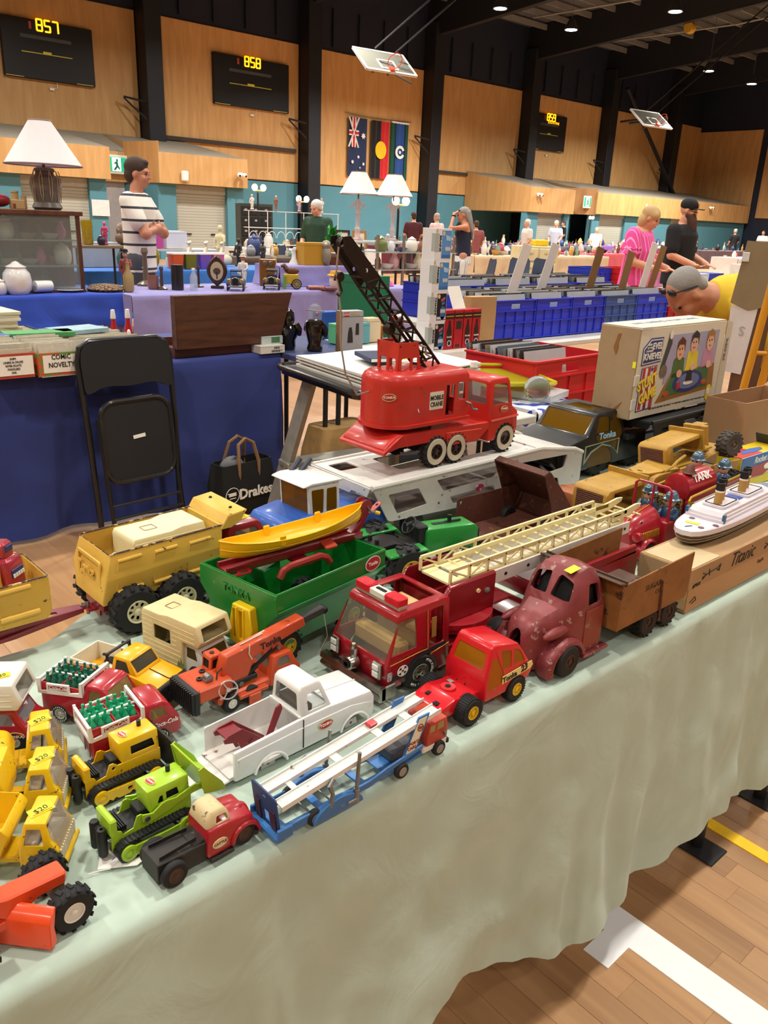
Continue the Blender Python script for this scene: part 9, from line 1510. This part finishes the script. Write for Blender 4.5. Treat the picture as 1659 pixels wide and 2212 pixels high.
carton(5.1,7.02,.30,.18,.22,'b88a28','yellow tin trunk on the lilac step',z=.952,rz=-8);o=solo('domed_box',MB().prism([(-.1,0),(.1,0),(.1,.08),(.08,.12),(0,.135),(-.08,.12),(-.1,.08)],-.16,.16,.004,'x'),mat('5c3420',.35),'small domed brown wooden chest on the lilac step','chest',(5.62,7.1,.952),-10);solo('owl_figure',MB().ell((0,0,.1),(.05,.06,.10),14,9).ell((.0,0,.20),(.05,.055,.05),12,8),mat('8a8474',.4),'grey pottery owl on the lilac step','figurine',(5.35,6.98,.952));[part('owl_eye',MB().ell((-.03,s*.024-.01,.21),.018,10,6),mat('d0c8b0',.4),bpy.data.objects['owl_figure'])for s in(-1,1)]
solo('dark_bust',MB().ell((0,0,.14),(.06,.05,.075),14,9).cyl((0,0,0),(0,0,.1),.035,.028,12).ell((.02,0,.02),(.06,.06,.03),12,6),mat('1c1a1a',.3),'dark carved head ornament at the end of the lilac step','figurine',(5.7,6.98,.952),200);lat('gong_plate','gold disc ornament behind the owl on the lilac step','plate',5.52,7.15,.955,[(.1,-.01),(.11,0),(.1,.01)],'9c7c34',.3);bpy.data.objects['gong_plate'].rotation_euler=(R(80),0,R(-40));bpy.data.objects['gong_plate'].location.z=1.06
t=thing('toy_cart','yellow toy cart with spoked wheels and a brown horse on the lilac cloth','toy cart',(4.80,6.74,.746),-30);part('cart_body',MB().bx(-.12,.02,-.05,.05,.05,.14,.004),mat('c0a02c',.4),t);part('green_post',MB().bx(-.13,-.10,-.06,-.045,0,.12),mat('6a9a3c',.4),t);wheel(t,0,-.065,.05,.012,mat('8a7a50',.5),hr=.8,holes=8);wheel(t,0,.065,.05,.012,mat('8a7a50',.5),hr=.8,holes=8);part('horse',MB().ell((-.04,0,.17),(.07,.03,.035),12,8).tube([(-.09,0,.18),(-.12,0,.22),(-.15,0,.21)],[.028,.022,.014],8),mat('5c3626',.5),t)
o=lat('face_jug','cream pottery face jug wearing a yellow hat on the lilac cloth','jug',5.26,6.70,.746,[(.04,0),(.06,.03),(.065,.08),(.055,.13)],'dcc4b0',.3);part('hat',MB().lathe([(.085,.125),(.08,.135),(.06,.14),(.055,.17),(.001,.172)],n=18),mat('d8a428',.4),o);part('hair',MB().ell((.015,.01,.09),(.06,.066,.05),12,8),BK,o);part('eyes',MB().ell((-.045,-.045,.09),.012,8,6).ell((-.015,-.062,.09),.012,8,6),DK,o)
t=thing('black_wheel_toy','black wheeled toy cannon at the end of the lilac cloth','toy',(5.42,6.62,.746),-40);part('barrel',MB().cyl((0,-.05,.10),(0,.05,.1),.03,n=12).bx(-.03,.06,-.02,.02,.08,.13),BK,t)
for s in(-1,1):wheel(t,0,s*.07,.08,.02,BK,hr=.5)
solo('red_book',MB().bx(-.14,.14,-.08,.08,0,.02),mat('6a3c40',.5),'thin dark red book lying on the lilac cloth','book',(5.03,6.62,.746),-20);solo('toy_pistol',MB().tube([(0,0,.02),(.14,0,.02)],.018,8).tube([(.12,0,.02),(.16,-.03,.02)],.02,8),mat('9c5c4c',.4),'pink and brown toy pistol by the dark red book','toy',(4.86,6.62,.748),-20)
solo('pink_cloth_heap',MB().loft([[(a*k,b*k,z+.01*math.sin(a*40))for a,b in rr(-.3,.3,-.12,.12,.08)]for z,k in((0,1),(.05,.9),(.1,.6),(.12,.2))]),mat('e060b0',.6),'bright pink cloth heaped at the right end of the lilac cloth','cloth',(5.85,6.85,.746))
# chairs in the aisle
def stack_chair(x,y,rz,label):
 t=thing('plastic_chair',label,'chair',(x,y,0),rz,'dark blue plastic chairs');m=mat('2a3650',.35,coat=.2,dirt=.1)
 part('seat_shell',MB().loft([[(px,wy*k,pz+.02*k*k)for k in(-1,-.6,0,.6,1)]+[(px-.01,wy*k,pz+.02*k*k-.012)for k in(1,.6,0,-.6,-1)]for px,wy,pz in((.24,.21,.43),(.18,.225,.45),(-.12,.22,.43),(-.18,.215,.48),(-.215,.21,.62),(-.24,.20,.78),(-.25,.16,.83))]),m,t)
 for sx in(-.16,.2):
  for s in(-1,1):part('leg',MB().tube([(sx,s*.19,.42),(sx*1.25,s*.22,0)],.016,6),mat('2a2c30',.4),t)
for x,y,rz,l in((10.3,14.6,-60,'dark blue plastic chair with its back to the white clothed table, leftmost'),(11.2,14.6,-60,'dark blue plastic chair second along the white clothed table'),(12.3,14.4,-60,'dark blue plastic chair third along the white clothed table'),(9.7,9.6,150,'dark blue plastic chair behind the stack of boxed figures'),(11.4,10.3,150,'dark blue plastic chair left of the woman in navy'),(12.4,10.3,200,'dark blue plastic chair right of the woman in navy'),(13.0,10.2,200,'dark blue plastic chair next to the cream cardboard drawers')):stack_chair(x,y,rz,l)
t=thing('drawer_unit','cream drawer unit with a yellow tub on top in the aisle','drawers',(13.8,11.0,0),-30);part('carcass',MB().bx(-.42,.42,-.25,.25,.0,1.05,.01),mat('d8ccA0'.lower(),.6),t)
for i in range(2):
 for j in range(3):d=part('drawer',MB().bx(-.38+.4*i,-.02+.4*i,-.27,-.25,.20+.28*j,.44+.28*j,.01),mat('dcd0a8',.6),t);part('handle',MB().bx(-.28+.4*i,-.12+.4*i,-.285,-.27,.34+.28*j,.37+.28*j),mat('c4b890',.6),d)
solo('yellow_tub',MB().bx(-.15,.15,-.12,.12,0,.12,.02),mat('e0b820',.5),'yellow plastic tub on the cream drawer unit','tub',(13.95,11.0,1.05),-30);
for i,(c,l)in enumerate((('1f35b0','bright blue plastic crate in the far aisle row'),('c42018','scarlet plastic crate in the far aisle row'),('d888b8','pink plastic crate in the far aisle row'))):crate(10.3+.55*i,7.15-.12*i,.62,c,.52,.4,.27,l)
trestle(10.1,14,6.7,7.6,'white record table behind the blonde woman',.615);[carton(11.9+.5*i,6.9,.42,.4,.18,('d0d4d8','40a030','c8ccd4','2a3aa0')[i],l,z=.62)for i,l in enumerate(('pale tray of sleeves beyond the bearded man','green tray beyond the bearded man','white tray of sleeves by the green tray','dark blue tray by the white sleeves'))]
# stalls far back: tables, racks, clutter
def stall(x0,x1,y,c,label,n,seed,z=.74,up=.0,clothl=None):
 rs=random.Random(seed);n*=1;draped('stall_cloth',clothl or label.replace('stall','cloth of the stall'),x0,x1,y,y+.9,z,.02,cloth(c,wr=.3,sc=3),seed,.04)
 ks=[(BOTL,'bottle'),(VASE,'vase'),(BOWL,'bowl'),(JAR,'jar'),(MUG,'mug'),(CAN,'candlestick')];cs=('d8d4cc','c8b8a0','6a4a38','8a8c94','b84a5a','3a4a7a','e0dcd8','2a2a2c','c89a50','7a9a8a')
 for i in range(int(n*1.6)):
  pr,nm=ks[rs.randrange(6)];key=(nm,cs[i%10])
  if key not in FM:q=MB().lathe(pr,n=10).mesh(nm);q.materials.append(mat(cs[i%10],.3,dirt=.1));FM[key]=q
  o=bpy.data.objects.new(nm,FM[key]);COL.objects.link(o);o.location=(x0+.1+(x1-x0-.2)*(i+rs.random())/int(n*1.6),y+.1+rs.random()*.6,z+.006);k=rs.uniform(.35,.85);o.scale=(k,k,k*rs.uniform(.8,1.5));tag(o,'small far ornament among goods on the %s'%label,'ornament','ornaments on the '+label)
FM={}
stall(9.6,13.4,15.3,'d8d8d8','white clothed doll stall',22,1);stall(14.2,19.5,13.0,'c8b090','patterned stall behind the twin lamps',30,2);stall(15.5,20.5,17.8,'6a2430','dark red stall before the plywood wall',30,3);stall(20.0,25.5,14.6,'c04a5c','coral stall right of the woman in navy',30,4);stall(22.5,29,19.8,'2a3a4c','navy stall below the right bulkhead',34,5);stall(30.5,33.5,21.8,'7a4cb0','purple and pink stall by the far aisle',14,6);stall(34.5,40,22.6,'c8bca4','cream stall beyond the pink woman',20,7);stall(20.5,27,9.2,'d4d4d4','white stall beyond the bearded man',26,8);stall(26,34,12.6,'d0ccc8','pale stall under the right windows',26,9);stall(7.4,10.0,12.0,'4a3c34','brown stall around the white haired woman',14,10);stall(34,44,18.2,'5a4450','plum stall at the far right',26,11)
t=thing('wire_rack','white wire display rack of dolls behind the white haired woman','rack',(11.0,15.5,.75),-8);Wm=mat('e0e0de',.4)
for x in[-1.1+.44*i for i in range(6)]:part('upright',MB().cyl((x,0,0),(x,0,.75),.010,n=5),Wm,t)
for z in(.05,.4,.74):part('wire_shelf',MB().bx(-1.12,1.12,-.01,.22,z,z+.015),Wm,t)
for i in range(10):a=[(-1.0+.22*i+.1*math.cos(R(k)),-.005,.2+.14*math.sin(R(k)))for k in range(0,181,30)];part('wire_arch',MB().tube(a,.007,4),Wm,t)
for i in range(12):
 for z in(.42,.77):
  k=(i*5+int(z*10))%4;o=figure('doll','%s doll on the %s tier of the white wire rack'%(ORD[i],'top' if z>.6 else 'middle'),9.95+.19*i,15.58-.02*i,.75+z,('dcd4cc','c8a8b0','8a5a4a','e4dcd8')[k],.30,215,('d8b098','e4c8b8')[k%2])if i%3==0 and z>.6 else None
t=thing('record_cabinet','tall black drawer rack in front of the teal wall','cabinet',(11.55,18.0,0),-20);t.scale=(.5,1,.9)
for i in range(3):
 for j in range(6):part('drawer',MB().bx(-.75+.5*i,-.28+.5*i,-.3,.3,.2+.27*j,.43+.27*j,.01),mat('1c1c20',.5),t);part('handle',MB().bx(-.6+.5*i,-.48+.5*i,-.31,-.3,.32+.27*j,.37+.27*j),mat('a8a8a4',.5),t)
part('drawer_frame',MB().bx(-.8,.8,-.28,.3,.0,1.85),mat('3a3c34',.5),t)
for x,y,z,l in((10.5,16.2,1.98,'twin bright work lights on a stand before the teal wall, left of the dark column'),(11.75,16.3,1.8,'twin bright work lights with a yellow cable at the foot of the dark column'),(9.35,10.3,1.72,'bright bare bulb lamp behind the right twin lampshade'),(32.5,22.9,1.9,'bright flood lights over the far purple stall')):
 t=thing('work_light',l,'lamp',(x,y,0));part('stand',MB().cyl((0,0,0),(0,0,z-.1),.02,n=6),BK,t)
 for s in(-1,1):part('lamp_head',MB().ell((s*.11,-.05,z),(.07,.05,.07),10,7),mat('fff4dc',emit=12,dirt=0),t)
 part('cross_arm',MB().cyl((-.12,0,z-.06),(.12,0,z-.06),.015,n=6),mat('c8a030',.5),t)
for i,(x,c,f)in enumerate(((12.3,'2a2624','e0dcd4'),(12.75,'2c2826','d0d0cc'),(13.25,'9a7a50','e0d8c8'))):t=thing('framed_picture','%s framed picture standing on the doll stall'%ORD[i],'picture',(x-.6,15.25,.75),-15);part('frame',MB().plate(rr(-.18,.18,0,.42,.01),[rr(-.13,.13,.05,.37,.005)],.03,near(0,0,0)),mat(c,.5),t);part('print',MB().plate(rr(-.14,.14,.04,.38,.005),(),.01,near(0,0,0)),mat(f,.6),t);part('printed_shape',MB().plate(ov(.05,.08,12,(0,.2)),(),.004,near(0,-.01,0)),DK,t)
t=thing('fern_plant','leafy green plant standing behind the owl ornament','plant',(7.4,9.5,.75));lf=MB().loft([[(0,-.004,0),(0,.004,0)],[(.02,-.04,.10),(.02,.04,.10)],[(.06,-.03,.2),(.06,.03,.2)],[(.12,0,.24),(.12,.001,.24)]],cap=False).mesh('leaf');lf.materials.append(mat('3a9a44',.5))
for i in range(26):o=part('leaf',lf,None,t);o.location=(0,0,.02+.012*i);o.rotation_euler=(R(random.uniform(-30,30)),0,R(i*137));o.scale=(1.2,)*3
part('pot',MB().lathe([(.06,-.0),(.08,.1),(.075,.1)],n=12),mat('6a5a44',.6),t)
t=thing('potted_plant','broad leaved plant in a white pot on the far white stall','plant',(24.2,9.5,.745));part('pot',MB().lathe([(.12,0),(.17,.28),(.15,.28)],n=14),mat('d8ccbc',.6),t)
for i in range(12):o=part('leaf',lf,None,t);o.location=(0,0,.28);o.rotation_euler=(0,R(random.uniform(-20,40)),R(i*137));o.scale=(2.2,)*3
trestle(9.8,13.3,15.4,16.1,'table under the doll stall',.73)
solo('red_gnome',limb(MB().ell((0,0,.06),(.09,.06,.05),12,8),[(.04,0,.08),(.08,0,.12)],[.045,.03]),mat('8c2430',.4,dirt=.2,ds=30),'red and white reclining pottery gnome on top of the display cabinet','ornament',(2.24,7.2,1.385),200)
o=solo('castle_ornament',MB().bx(-.06,.06,-.04,.04,0,.07,.004).lathe([(.028,.05),(.028,.12),(.032,.125),(.032,.135)],(-.02,0,0),n=12).lathe([(.022,.03),(.022,.09),(.025,.1)],(.045,0,0),n=12),mat('b89868',.6),'sandy pottery castle on top of the display cabinet','ornament',(2.38,7.2,1.385),-30);part('door',MB().bx(-.03,-.01,-.042,-.038,0,.04),mat('8a3c2c',.6),o)
trestle(3.3,4.2,8.85,9.2,'brown shelf of pottery behind the display cabinet',1.04,wood('6a5a4a','7a6a58',3,0))
solo('mustard_vase',MB().loft([[(a*k,b*k,z)for a,b in rr(-.055,.055,-.05,.05,.03)]for z,k in((0,.9),(.02,1),(.12,.85),(.22,1),(.25,.9))]),mat('9a8014',.15,coat=.6,dirt=.3,ds=30),'tall square mustard glazed vase on the brown shelf','vase',(3.66,9.0,1.042));figure('pink_doll','shiny pink pottery lady on the brown shelf',3.86,9.0,1.042,'c0406c',.24,220,'d06888')
solo('driftwood_ornament',MB().ell((0,0,.07),(.11,.07,.08),12,8).ell((-.03,0,.15),(.06,.05,.08),12,8).ell((.04,0,.02),(.10,.06,.03),12,6),mat('7a6654',.5,wear=.3,wc='a8948a',ws=20),'rough brown rock shaped ornament on the brown shelf','ornament',(4.08,9.0,1.045));lat('dark_pot','small dark blue pot below the pink pottery lady','pot',3.78,8.92,1.042,JAR,'2a2440',.2,.3)
